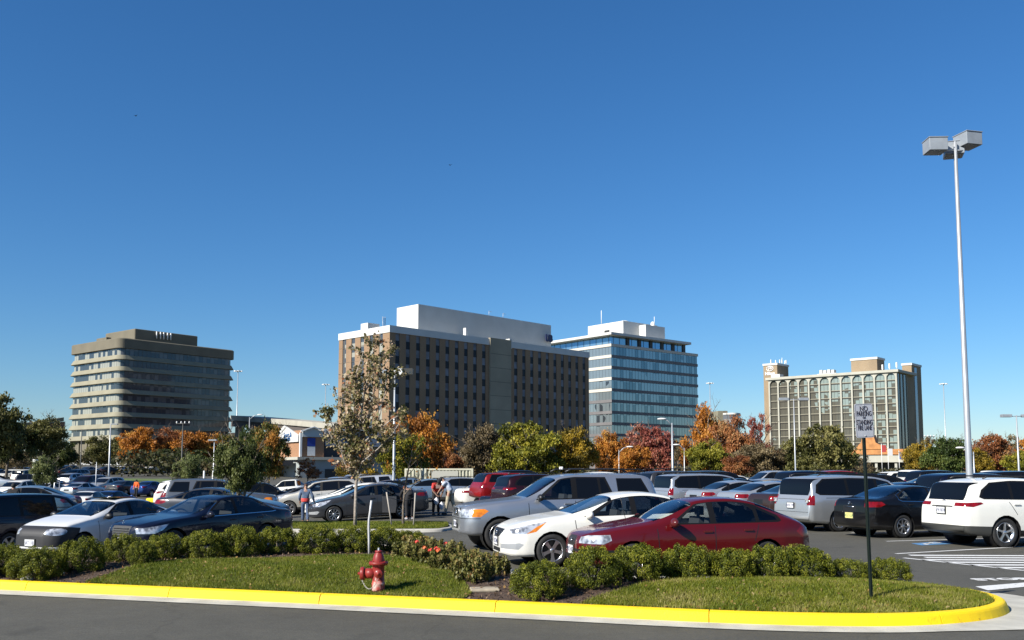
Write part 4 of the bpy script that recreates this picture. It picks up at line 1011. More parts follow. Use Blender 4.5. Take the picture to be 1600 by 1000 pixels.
carp('sedan', 1, 'red sedan beyond the silver-blue hatchback', 'car', 62, 56, 170, P_red)
carp('sedan', 1, 'grey sedan at the far left beyond the navy van', 'car', -10, 48, 8, P_grey)
# right: the row of the silver minivan, from it towards the centre
carp('sedan', 1, 'dark brown sedan left of the light silver minivan', 'car', 1183, 32.5, 20, P_brown, 'r', z=0)
carp('sedan', 1, 'silver sedan next to the dark brown sedan', 'car', 1132, 35, 20, P_lsilver, 'r', z=0, variant='coupe2', rim=(9, 'thin'))
carp('sedan', 1, 'silver sedan between the other silver sedan and the pale minivan', 'car', 1082, 37.8, 20, P_lsilver, 'r', z=0)
carp('minivan', 0, 'pale silver minivan with roof rack behind the big silver SUV', 'minivan', 1029, 40.5, 18, P_lsilver, 'r', z=0, variant='s', bars=(2.6, 3.4, 4.2))
carp('suv', 1, 'dark grey SUV with roof rack beyond the pale silver minivan', 'SUV', 1072, 48, 16, P_dgrey, 'c', z=0)
carp('crossover', 1, 'dark blue SUV roof seen left of the pale silver minivan', 'SUV', 1010, 52, 16, P_navy, z=0)
carp('suv', 1, 'black SUV beyond the two silver sedans', 'SUV', 1130, 50, 16, P_black, z=.0, rack=None, variant='n')
carp('sedan', 1, 'black sedan roof beyond the silver sedans', 'car', 1160, 42, 18, P_black, z=0.05)
carp('sedan', 1, 'tan sedan roof beyond the dark brown sedan', 'car', 1213, 44, 18, P_tan, z=0.02)
carp('pickup', 1, 'silver pickup truck before the olive green tree', 'pickup truck', 1207, 56, -172, P_lsilver, z=.05)
carp('sedan', 1, 'blue sedan roof just left of the light silver minivan', 'car', 1232, 38, 18, P_blue, z=0.0)
carp('suv', 1, 'dark navy SUV beyond the light silver minivan roof', 'SUV', 1280, 52, 14, P_navy, z=0, rack=None, variant='n')
carp('crossover', 1, 'red SUV roof seen left of the sign post', 'SUV', 1322, 58, 14, P_red, z=.12)
carp('minivan', 1, 'long black van facing right beyond the sign post', 'van', 1368, 42, 6, P_black, z=0, variant='b', rack=None)
carp('crossover', 1, 'grey-green SUV roof between the silver minivan and the black van', 'SUV', 1330, 47, 12, P_green, z=0)
carp('sedan', 1, 'navy sedan roof between the black van and the white crossover', 'car', 1432, 34, 12, P_navy, z=0)
carp('sedan', 1, 'white sedan beyond the black sedan and the white crossover', 'car', 1448, 49, 170, P_white, z=.15)
carp('pickup', 1, 'white pickup cab in the far row before the golden tree', 'pickup truck', 1426, 66, 8, P_white, z=.08)
carp('suv', 1, 'black SUV in the far row behind the tall lamp post', 'SUV', 1478, 60, 8, P_black, z=.0, rack=None, variant='n')
carp('suv', 1, 'dark navy SUV right beyond the white crossover roof', 'SUV', 1545, 33, 6, P_navy, z=0, rack=None, variant='n2', T=[(0, .78), (.04, .98), (.12, 1.06), (.5, 1.13), (1.0, 1.18), (1.45, 1.22), (1.62, 1.26), (2.30, 1.70), (2.7, 1.78), (3.6, 1.80), (4.55, 1.78), (4.82, 1.71), (5.0, 1.28), (5.12, 1.15), (5.18, .80)])
carp('suv', 1, 'black SUV at the right edge beyond the white crossover', 'SUV', 1610, 44, 6, P_black, z=0, rack=None, variant='n')
# ---- far rows, filled stall by stall; some stalls stay empty
PAL = [(P_white, 'white', 9), (P_lsilver, 'silver', 8), (P_grey, 'grey', 4), (P_dgrey, 'dark grey', 4), (P_black, 'black', 6), (P_navy, 'navy blue', 3), (P_blue, 'blue', 2), (P_dred, 'maroon', 1), (P_red, 'red', 1), (P_lblue, 'pale blue', 2), (P_champ, 'champagne', 2), (P_green, 'teal', 1)]
KIND = [('sedan', 'sedan', 'car', 6), ('compact', 'compact sedan', 'car', 4), ('crossover', 'crossover', 'SUV', 4), ('suv', 'boxy SUV', 'SUV', 2), ('minivan', 'minivan', 'minivan', 2), ('pickup', 'pickup truck', 'pickup truck', 1)]
rr_ = random.Random(5)
def wch(L): return rr_.choices(L, [q[-1] for q in L])[0]
def row(desc, grp, pA, pB, dA, dB, head, fill=.9, lod=2, fixed=None):
    A = W(pA, 735, dA); Bq = W(pB, 735, dB); A.y, Bq.y = dA, dB; n = max(1, int((Bq - A).xy.length / 2.75)); k = 0
    for i in range(n + 1):
        if rr_.random() > fill: continue
        t = i / n; p = A + (Bq - A) * t
        pn, cn, _ = wch(PAL); ky, kn, ct, _ = wch(KIND)
        if fixed: 
            for (cx, kk) in fixed:
                if abs(proj(p.x, p.y, 0)[0] - cx) < 7: pn, cn, _ = next(q for q in PAL if q[1] == kk)
        x = p.x + rr_.uniform(-.25, .25); y = p.y + rr_.uniform(-.5, .5)
        car(ky, lod, f'{cn} {kn}, {ORD[k]} from the left in {desc}', ct, x, y, head + rr_.uniform(-2, 2) + (180 if rr_.random() < .3 else 0), pn, group=grp, variant='far' if lod == 2 else 'mid', rack=None)
        k += 1
G = 'cars parked in far rows'
row('the row of the orange-vested person', G, 128, 240, 97, 92, 78, .95, fixed=[(133, 'maroon'), (215, 'black'), (190, 'black')])
row('the row just beyond the red sedan', G, -30, 130, 84, 88, 78, .9)
row('the row left of the yellow-green sapling', G, -60, 62, 104, 106, 10, .92)
row('the row right of the yellow-green sapling', G, 72, 160, 108, 112, 80, .92)
row('the second row below the left grove', G, -60, 118, 124, 126, 80, .92)
row('the third row below the left grove', G, -60, 132, 138, 140, 80, .9)
row('the topmost row below the left grove', G, -60, 140, 154, 156, 80, .9)
row('the short row under the orange trees', G, 168, 262, 160, 172, 60, .97, fixed=[(178, 'white'), (188, 'white'), (198, 'white'), (205, 'white')])
row('the row before the shop building', G, 408, 552, 92, 90, 80, .92)
row('the row behind the pickup by the shop', G, 440, 640, 84, 80, 80, .9)
row('the row before the cream container', G, 560, 650, 70, 66, 16, .9)
row('the row under the olive and yellow trees', G, 830, 1000, 68, 66, 18, .85)
row('the row under the rust-red trees', G, 1000, 1200, 66, 70, 14, .8)
row('the row before the hotel canopy', G, 1230, 1620, 78, 74, 12, .85)
# ================================================================ buildings
def brickmat(name, c1, c2, mortar, sx=1.0, sc=2.2):
    m = bpy.data.materials.new(name); m.use_nodes = True; n = m.node_tree; p = n.nodes['Principled BSDF']; p.inputs['Roughness'].default_value = .9
    tc = n.nodes.new('ShaderNodeTexCoord'); ge = n.nodes.new('ShaderNodeSeparateXYZ'); n.links.new(tc.outputs['Object'], ge.inputs[0])
    ad = n.nodes.new('ShaderNodeMath'); ad.operation = 'ADD'; n.links.new(ge.outputs[0], ad.inputs[0]); n.links.new(ge.outputs[1], ad.inputs[1])
    cb = n.nodes.new('ShaderNodeCombineXYZ'); n.links.new(ad.outputs[0], cb.inputs[0]); n.links.new(ge.outputs[2], cb.inputs[1])
    b = n.nodes.new('ShaderNodeTexBrick'); b.inputs['Scale'].default_value = sc; c1, c2, mortar = kc(c1), kc(c2), kc(mortar); b.inputs['Color1'].default_value = (*c1, 1); b.inputs['Color2'].default_value = (*c2, 1); b.inputs['Mortar'].default_value = (*mortar, 1); b.inputs['Mortar Size'].default_value = .03
    n.links.new(cb.outputs[0], b.inputs['Vector'])
    nz = n.nodes.new('ShaderNodeTexNoise'); nz.inputs['Scale'].default_value = .12; nz.inputs['Detail'].default_value = 5; n.links.new(tc.outputs['Object'], nz.inputs['Vector'])
    mx = n.nodes.new('ShaderNodeMix'); mx.data_type = 'RGBA'; mx.blend_type = 'MULTIPLY'; mx.inputs[0].default_value = .5; n.links.new(b.outputs[0], mx.inputs[6]); n.links.new(nz.outputs[0], mx.inputs[7])
    hs = n.nodes.new('ShaderNodeHueSaturation'); hs.inputs['Value'].default_value = 1.25; n.links.new(mx.outputs[2], hs.inputs['Color']); n.links.new(hs.outputs[0], p.inputs['Base Color'])
    return m
M_brick = brickmat('tan_brick', (.36, .22, .12), (.30, .175, .095), (.31, .23, .15))
M_brick2 = brickmat('orange_brick', (.42, .19, .08), (.36, .155, .06), (.38, .28, .2))
M_brickh = brickmat('hotel_brick', (.36, .26, .15), (.30, .21, .12), (.36, .30, .22))
M_whitewall = mat('white_render', (.66, .66, .63), .8, noise_amt=.05, noise_scale=.3)
M_cream = mat('cream_concrete', (.27, .25, .175), .85, noise_amt=.08, noise_scale=.25)
M_cream2 = mat('brown_concrete', (.175, .155, .11), .9, noise_amt=.10, noise_scale=.2)
M_hcream = mat('hotel_cream', (.46, .45, .38), .8, noise_amt=.06, noise_scale=.4)
M_stairconc = mat('stair_tower_concrete', (.36, .31, .22), .9, noise_amt=.1, noise_scale=.2)
M_grout = mat('dark_mullion', (.03, .03, .03), .5)
def winglass(name, c1, c2, cell=(1.6, 3.6), rough=.08, curtain_reflection=(.45, .45, .38), frac=.45, metal=0.0, spec=.8, split=.5, nsc=.09):
    """building glass: panes in two tones (blinds, painted reflections), chosen by pane and broad noise"""
    m = bpy.data.materials.new(name); m.use_nodes = True; n = m.node_tree; p = n.nodes['Principled BSDF']; p.inputs['Roughness'].default_value = rough; p.inputs['Metallic'].default_value = metal; p.inputs['Specular IOR Level'].default_value = spec
    tc = n.nodes.new('ShaderNodeTexCoord'); se = n.nodes.new('ShaderNodeSeparateXYZ'); n.links.new(tc.outputs['Object'], se.inputs[0])
    def mth(op, a, b=None):
        t = n.nodes.new('ShaderNodeMath'); t.operation = op
        if isinstance(a, (int, float)): t.inputs[0].default_value = a
        else: n.links.new(a, t.inputs[0])
        if b is not None:
            if isinstance(b, (int, float)): t.inputs[1].default_value = b
            else: n.links.new(b, t.inputs[1])
        return t.outputs[0]
    h = mth('ADD', se.outputs[0], se.outputs[1]); fx = mth('FLOOR', mth('DIVIDE', h, cell[0])); fz = mth('FLOOR', mth('DIVIDE', se.outputs[2], cell[1]))
    cb = n.nodes.new('ShaderNodeCombineXYZ'); n.links.new(fx, cb.inputs[0]); n.links.new(fz, cb.inputs[1])
    wn = n.nodes.new('ShaderNodeTexWhiteNoise'); wn.noise_dimensions = '2D'; n.links.new(cb.outputs[0], wn.inputs['Vector'])
    c2n = n.nodes.new('ShaderNodeTexNoise'); c2n.inputs['Scale'].default_value = nsc; n.links.new(tc.outputs['Object'], c2n.inputs['Vector'])
    s = mth('LESS_THAN', mth('ADD', mth('MULTIPLY', wn.outputs[0], split), mth('MULTIPLY', c2n.outputs[0], 1 - split)), frac)
    mx = n.nodes.new('ShaderNodeMix'); mx.data_type = 'RGBA'; n.links.new(s, mx.inputs[0]); mx.inputs[6].default_value = (*c1, 1); mx.inputs[7].default_value = (*curtain_reflection, 1)
    frx = mth('FRACT', mth('DIVIDE', h, cell[0])); mull = mth('LESS_THAN', frx, .09)
    m2 = n.nodes.new('ShaderNodeMix'); m2.data_type = 'RGBA'; n.links.new(mull, m2.inputs[0]); n.links.new(mx.outputs[2], m2.inputs[6]); m2.inputs[7].default_value = (*c2, 1)
    n.links.new(m2.outputs[2], p.inputs['Base Color'])
    rg = n.nodes.new('ShaderNodeMath'); rg.operation = 'MULTIPLY_ADD'; n.links.new(mull, rg.inputs[0]); rg.inputs[1].default_value = .5; rg.inputs[2].default_value = rough; n.links.new(rg.outputs[0], p.inputs['Roughness'])
    return m
def corner(px, py_top, d):
    P = W(px, py_top, d); return P
def zat(x, y, py):
    k = (600 - py) / F; return EYE + y * (sT + k * cT) / (cT - k * sT)

# ---------------- brick office block (centre)
def office_brick():
    d = 215; P = W(609, 519, d); ang = math.atan2(.711, .703)
    eR = (math.cos(ang), math.sin(ang)); eL = (-eR[1], eR[0])
    x0, y0 = P.x, P.y; zg = 1.0
    root = thing('office_block', 'ten-storey tan brick office block with white parapet, plain stair tower and white rooftop box', 'office building', (x0, y0, zg), ang)
    LR = along((x0, y0), eR, 921); LL = along((x0, y0), eL, 527); H = zat(x0, y0, 519) - zg; Ht = zat(x0, y0, 508) - zg
    s1 = along((x0, y0), eR, 764); s2 = along((x0, y0), eR, 797)
    st = 24.4 / F * d  # storey
    mb = MB()
    # backing volume
    mb.bx((.35, .35, -3), (LR - .3, LL, H))
    # right-hand face: piers between ten window strips either side of the stair tower
    def strips(a, b, n):
        w = (b - a) / n; out = []
        for i in range(n): c = a + w * (i + .5); out.append((c - w * .2, c + w * .2))
        return out
    A = strips(.8, s1 - .3, 10); B = strips(s2 + .6, LR - .6, 10); Lf = strips(1.5, LL - .5, 5)
    edges = [0] + [q for s in A for q in s] + [s1]
    for i in range(0, len(edges), 2): mb.bx((edges[i], 0, -3), (edges[i + 1], .36, H))
    edges = [s2] + [q for s in B for q in s] + [LR]
    for i in range(0, len(edges), 2): mb.bx((edges[i], 0, -3), (edges[i + 1], .36, H))
    edges = [.36] + [q for s in Lf for q in s] + [LL]
    for i in range(0, len(edges), 2): mb.bx((0, edges[i], -3), (.36, edges[i + 1], H))
    mb.build('wall', M_brick, root)
    MB().bx((s1, -.45, -3), (s2, .3, H + 1.9)).build('stair_tower', M_stairconc, root)
    jn = MB()
    for k in range(10):
        zj = H - 2.2 - k * st; jn.bx((s1 + .02, -.46, zj), (s2 - .02, -.452, zj + .10)); jn.bx((-.012, .4, zj), (-.003, LL, zj + .07))
    jn.build('panel_joints', mat('joint_grout', (.12, .10, .075), .9), root)  # storey joints in their own dark grout colour
    # parapet
    pb = MB(); pb.bx((-.15, -.15, H), (s1 - .003, .5, Ht)); pb.bx((s2 + .003, -.15, H), (LR + .15, .5, Ht)); pb.bx((-.15, .5, H), (.5, LL + .1, Ht)); pb.bx((s2 - .4, -.2, H - .2), (s2 + .5, 1.2, Ht + .7)); pb.bx((.5, .5, H - .2), (LR, LL, H + .2))
    pb.build('parapet', M_whitewall, root)
    # strips and windows
    M_sp = mat('spandrel_panel', (.21, .22, .245), .7, noise_amt=.35, noise_scale=.35, spec=.2); M_w = winglass('office_window_glass', (.012, .013, .02), (.012, .013, .02), (3.1, st), frac=.30, curtain_reflection=(.02, .02, .025), rough=.25, spec=.15)
    M_wl = winglass('office_side_glass', (.05, .055, .06), (.05, .05, .05), (9, st * .31), frac=.42, curtain_reflection=(.28, .27, .22))
    for (a, b) in A + B: MB().bx((a + .003, .20, -2), (b - .003, .345, H - .1)).build('spandrel_strip', M_sp, root)
    for (a, b) in Lf: MB().bx((.16, a + .003, -2), (.345, b - .003, H - .1)).build('window_strip', M_wl, root)
    cnt = 0; rest = MB(); ztop = H - (536 - 519) / F * d
    for r_ in range(9):
        z = ztop - r_ * st
        for (a, b) in A + B:
            bb = ((a + .03, .12, z - 1.0), (b - .03, .199, z + .75))
            if cnt < 100: MB().bx(*bb).build('window', M_w, root); cnt += 1
            else: rest.bx(*bb)
    tag(rest.build('lower_windows', M_w, root), kind='stuff')
    # white rooftop box (two heights) set back behind the parapet
    qx = along((x0, y0), eR, 861, 36)
    def zz(lx, ly, py):
        X = x0 + eR[0] * lx + eL[0] * ly; Y = y0 + eR[1] * lx + eL[1] * ly; return zat(X, Y, py) - zg
    def findx(px, ly, z):
        lo, hi = -40, 140
        for _ in range(50):
            m = (lo + hi) / 2; X = x0 + eR[0] * m + eL[0] * ly; Y = y0 + eR[1] * m + eL[1] * ly
            if proj(X, Y, z)[0] < px: lo = m
            else: hi = m
        return lo
    yb = 5.0; a = findx(653.5, yb, 40); e = findx(861, yb, 40); zt = zz(a, yb, 475)
    wl = LL - 9.0
    MB().bx((a, yb, H), (e, yb + wl * .75, zt)).build('rooftop_box', M_whitewall, root)
    a2 = findx(646, yb - .7, 38); e2 = findx(866, yb - .7, 38); zt2 = zz(a2, yb - .7, 503)
    MB().bx((a2, yb - .7, H + .1), (e2, yb + wl * .72, zt2 - 2.2)).build('rooftop_box_base', M_whitewall, root)
    MB().bx((1.5, LL * .52, H), (5, LL * .66, Ht + 1.9)).build('roof_hatch', M_whitewall, root)
    an = MB()
    for i in range(3): an.tube([(3.5 + i * .3, LL * .35, H), (3.3 + i * .4, LL * .35, Ht + 3.2)], .07, 5)
    for px in (764, 786): 
        q = findx(px, yb + 2, 42); an.tube([(q, yb + 2, zt), (q, yb + 2, zt + 1.7)], .06, 5); an.tube([(q, yb + 2, zt + 1.6), (q + 1, yb + 2, zt + 1.5)], .05, 5)
    an.build('antenna', M_steel, root)
    MB().bx((findx(729, 2.5, 37) - .5, 2.2, H), (findx(729, 2.5, 37) + .5, 3.2, Ht + 2.4)).build('vent_stack', M_whitewall, root)
    xs = findx(854.5, yb - .05, 37)
    text('sign_lettering', 'UB', 2.5, mat('navy_sign', (.01, .015, .08), .4), root, (xs, yb - .9, zz(xs, yb - .1, 529.5)), (R(90), 0, 0), .12, sx=.85, bold=.18)
office_brick()

# ---------------- rounded concrete office block (left)
def office_round():
    d = 270; ang = math.atan2(.779, .627); P = W(187, 527, d)
    eR = (math.cos(ang), math.sin(ang)); eL = (-eR[1], eR[0]); x0, y0 = P.x, P.y; zg = 3.0
    root = thing('office_block', 'eight-storey brown concrete office block with rounded corners and ribbon windows', 'office building', (x0, y0, zg), ang)
    LR = along((x0, y0), eR, 364); LL = along((x0, y0), eL, 103)
    z = lambda py: zat(x0, y0, py) - zg
    H = z(527); st = 18.1 / F * d * 1.0
    rc = 2.0
    def outline(o, r):
        pts = []
        L_, W_ = LR, LL
        for (cx, cy, a0) in ((r - o, r - o, 180), (L_ + o - r, r - o, 270), (L_ + o - r, W_ + o - r, 0), (r - o, W_ + o - r, 90)):
            for k in range(9):
                a = R(a0 + 90 * k / 8); pts.append((cx + r * math.cos(a), cy + r * math.sin(a)))
        return pts
    # core
    MB().prism(outline(-1.2, rc - .5), -3, H - .5, 'XY').build('wall', M_cream2, root)
    M_ribbon = winglass('ribbon_glass', (.035, .045, .055), (.03, .03, .03), (1.35, 3.34), rough=.1, curtain_reflection=(.27, .27, .225), frac=.50, split=.55)
    M_ribbon_r = winglass('ribbon_glass_shaded', (.03, .04, .055), (.02, .02, .02), (1.35, 3.34), rough=.1, curtain_reflection=(.085, .09, .10), frac=.46, split=.4, spec=.6)  # darker copy for the right face: its shade is put into panes and blinds
    top = H - (546 - 530) / F * d
    ring = []
    for k in range(8):
        zt = top - k * st
        zb = zt - st * .60
        # ribbon window as two parts: the face to the left and the face to the right
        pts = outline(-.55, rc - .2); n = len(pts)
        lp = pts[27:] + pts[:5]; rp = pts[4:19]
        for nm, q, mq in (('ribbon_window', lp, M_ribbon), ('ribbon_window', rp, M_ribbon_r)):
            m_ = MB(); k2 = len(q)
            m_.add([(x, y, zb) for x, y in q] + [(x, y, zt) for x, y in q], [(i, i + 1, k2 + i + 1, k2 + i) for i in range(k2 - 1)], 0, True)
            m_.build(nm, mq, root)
        # sill band: flares outwards at its lower edge
        za, zc = zb, zb - st * .40
        o1, o2 = outline(-.30, rc), outline(.30, rc + .3); n = len(o1)
        m_ = MB(); vs = [(x, y, za) for x, y in outline(-1.0, rc)] + [(x, y, za) for x, y in o1] + [(x, y, zc + .12) for x, y in o2] + [(x, y, zc) for x, y in o2] + [(x, y, zc) for x, y in outline(-1.0, rc)]
        fs = [(i * n + j, i * n + (j + 1) % n, (i + 1) * n + (j + 1) % n, (i + 1) * n + j) for i in range(4) for j in range(n)]
        m_.add(vs, fs, 0, False); m_.build('floor_band', M_cream, root)
    n = len(outline(0, rc)); tb = MB()
    vs = [(x, y, top) for x, y in outline(-.8, rc)] + [(x, y, top) for x, y in outline(.25, rc + .2)] + [(x, y, H - .25) for x, y in outline(.25, rc + .2)] + [(x, y, H) for x, y in outline(-.05, rc)] + [(x, y, H) for x, y in outline(-2.5, rc)]
    tb.add(vs, [(i * n + j, i * n + (j + 1) % n, (i + 1) * n + (j + 1) % n, (i + 1) * n + j) for i in range(4) for j in range(n)]); b0_ = len(tb.v); tb.add([(x, y, H - .3) for x, y in outline(-2.4, rc)], [list(range(n))])
    tb.build('parapet', M_cream2, root)
    def lx(px, ly, zz_):
        lo, hi = -60, 140
        for _ in range(50):
            m = (lo + hi) / 2
            if proj(x0 + eR[0] * m + eL[0] * ly, y0 + eR[1] * m + eL[1] * ly, zz_)[0] < px: lo = m
            else: hi = m
        return lo
    ly = 6.0; a, b = lx(211, ly, 44), lx(309, ly, 42); Xq = x0 + eR[0] * a + eL[0] * ly; Yq = y0 + eR[1] * a + eL[1] * ly
    zt = zat(Xq, Yq, 513) - zg
    bevel(MB().bx((a, ly, H - .5), (b, LL - 6, zt)).build('plant_room', M_cream2, root), .3, 2)
    MB().bx((a - 1.5, ly + 14, H - .4), (a + 8, LL - 3.5, zt - 1.6)).build('plant_room_annex', M_cream2, root)
    vp = MB()
    for px in (245, 251, 256, 262, 267):
        q = lx(px, ly - .3, 43); vp.tube([(q, ly - .25, zt - 2.4), (q, ly - .25, zt - .2)], .22, 6)
    vp.build('vent_pipes', M_white, root)
    # recessed ground floor with columns
    gf = MB(); zl = top - 8 * st
    gf.prism(outline(-4, rc), -2, zl + .3, 'XY'); gf.build('lobby', mat('lobby_dark', (.03, .028, .025), .4), root)
    cl = MB()
    for i in range(9): cl.bx((i * LR / 8 - .4 + 1 * (i == 0) - 1 * (i == 8), .8, -2), (i * LR / 8 + .4 + 1 * (i == 0) - 1 * (i == 8), 1.8, zl + .2))
    for i in range(1, 7): cl.bx((.8, i * LL / 6 - 1.4, -2), (1.8, i * LL / 6 - .6, zl + .2))
    cl.build('columns', M_cream2, root)
office_round()

# ---------------- glass office block
def office_glass():
    d = 300; ang = math.atan2(1464, 1750); P = W(955, 541, d); eR = (math.cos(ang), math.sin(ang)); eL = (-eR[1], eR[0]); x0, y0 = P.x, P.y; zg = 1.0
    root = thing('office_block', 'blue glass office block with white floor bands and white rooftop plant room', 'office building', (x0, y0, zg), ang)
    LR = along((x0, y0), eR, 1091, 30); LL = along((x0, y0), eL, 800, 30); H = zat(x0, y0, 541) - zg; st = 17.7 / F * d
    M_g = winglass('blue_office_glass', (.27, .31, .32), (.02, .04, .06), (1.45, 3.63), rough=.04, curtain_reflection=(.16, .21, .23), frac=.40, metal=.85, split=.8)
    M_gl = winglass('pale_office_glass', (.24, .28, .29), (.05, .06, .07), (1.45, 3.63), rough=.06, curtain_reflection=(.06, .07, .08), frac=.30, metal=.5, split=.35)
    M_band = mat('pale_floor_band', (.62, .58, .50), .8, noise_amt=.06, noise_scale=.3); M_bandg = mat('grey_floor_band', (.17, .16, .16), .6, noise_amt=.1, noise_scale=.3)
    MB().bx((1, 1, -3), (LR - 1, LL, H + 1)).build('wall', M_bandg, root)
    for k in range(10):
        zt = H - k * st; zb = zt - st * .74
        sh = .0
        MB().add([(.2, .2, zb), (LR - .2 - sh, .2, zb), (LR - .2 - sh, .2, zt), (.2, .2, zt), (LR - .2, LL, zb), (LR - .2, LL, zt)], [(0, 1, 2, 3), (1, 4, 5, 2)]).build('ribbon_window', M_g, root)
        MB().add([(.19, .2, zb), (.19, LL, zb), (.19, LL, zt), (.19, .2, zt)], [(0, 1, 2, 3)]).build('ribbon_window', M_gl, root)
        if k < 9:
            MB().bx((.002 + .3, 0, zb - st * .26), (LR, .5, zb)).build('floor_band', M_bandg, root)
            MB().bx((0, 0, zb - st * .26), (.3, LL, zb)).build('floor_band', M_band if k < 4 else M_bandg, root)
    # setback top storey and thin white roof slab
    z1 = H + .9; z2 = H + 3.6
    MB().bx((-.1, -.1, H), (LR + .1, LL, z1)).build('cornice', M_band, root)
    top_r = along((x0, y0), eR, 1073, 34)
    M_top = winglass('top_storey_glass', (.20, .36, .50), (.02, .04, .06), (2.9, 9), rough=.05, curtain_reflection=(.25, .4, .5), frac=.5, metal=.7)
    MB().bx((1.0, 1.0, z1), (top_r, LL - 1, z2)).build('top_storey', M_top, root)
    pm_ = MB()
    for i in range(6): q = 8 + i * (top_r - 9) / 5; pm_.bx((q, .7, z1), (q + 1.4, 1.6, z2))
    pm_.build('roof_columns', M_grout, root)
    MB().bx((-1.6, -1.6, z2), (top_r + .8, LL, z2 + .8)).build('roof_slab', M_whitewall, root)
    def lx(px, ly, zz_):
        lo, hi = -80, 140
        for _ in range(50):
            m = (lo + hi) / 2
            if proj(x0 + eR[0] * m + eL[0] * ly, y0 + eR[1] * m + eL[1] * ly, zz_)[0] < px: lo = m
            else: hi = m
        return lo
    def zz(a, ly, py): return zat(x0 + eR[0] * a + eL[0] * ly, y0 + eR[1] * a + eL[1] * ly, py) - zg
    ly = 6; a = lx(974, ly, 44); b = lx(998, ly, 44); zt = zz(a, ly, 501); c = lx(1034, ly - 1.5, 44); b2 = lx(1004, ly - 1.5, 44)
    def lyf(px, a_, zz_):
        lo, hi = 0, 80
        for _ in range(50):
            m = (lo + hi) / 2
            if proj(x0 + eR[0] * a_ + eL[0] * m, y0 + eR[1] * a_ + eL[1] * m, zz_)[0] > px: lo = m
            else: hi = m
        return lo
    lyl = lyf(919, a, 44)
    MB().bx((a, ly, z2), (c - .5, lyl, zt)).build('plant_room', M_whitewall, root)
    MB().bx((b2, ly - 3, z2), (c, ly + 9, zt - .9)).build('plant_room', M_whitewall, root)
    MB().bx((a - .12, ly + (lyl - ly) * .38, zt - 5.2), (a, ly + (lyl - ly) * .52, zt - 2.4)).build('plant_window', M_grout, root)
    MB().ball(((a + b) / 2 + 1, ly + 4, zt + .5), (1.6, 1.6, .5), 12, 6).build('roof_tank', M_whitewall, root)
    am = MB(); am.tube([(a, lyf(940, a, 46), zt - 1), (a, lyf(940, a, 46), zt + 4.8)], .12, 5); am.tube([(lx(1023, ly, 44), ly, zt - 1), (lx(1023, ly, 44), ly, zt + 3)], .1, 5)
    am.build('antenna', M_white, root)
    MB().ball((lx(1020, ly - 2, 44), ly - 2, zt - .2), (.3, .9, .9), 10, 6).build('satellite_dish', M_white, root)
office_glass()

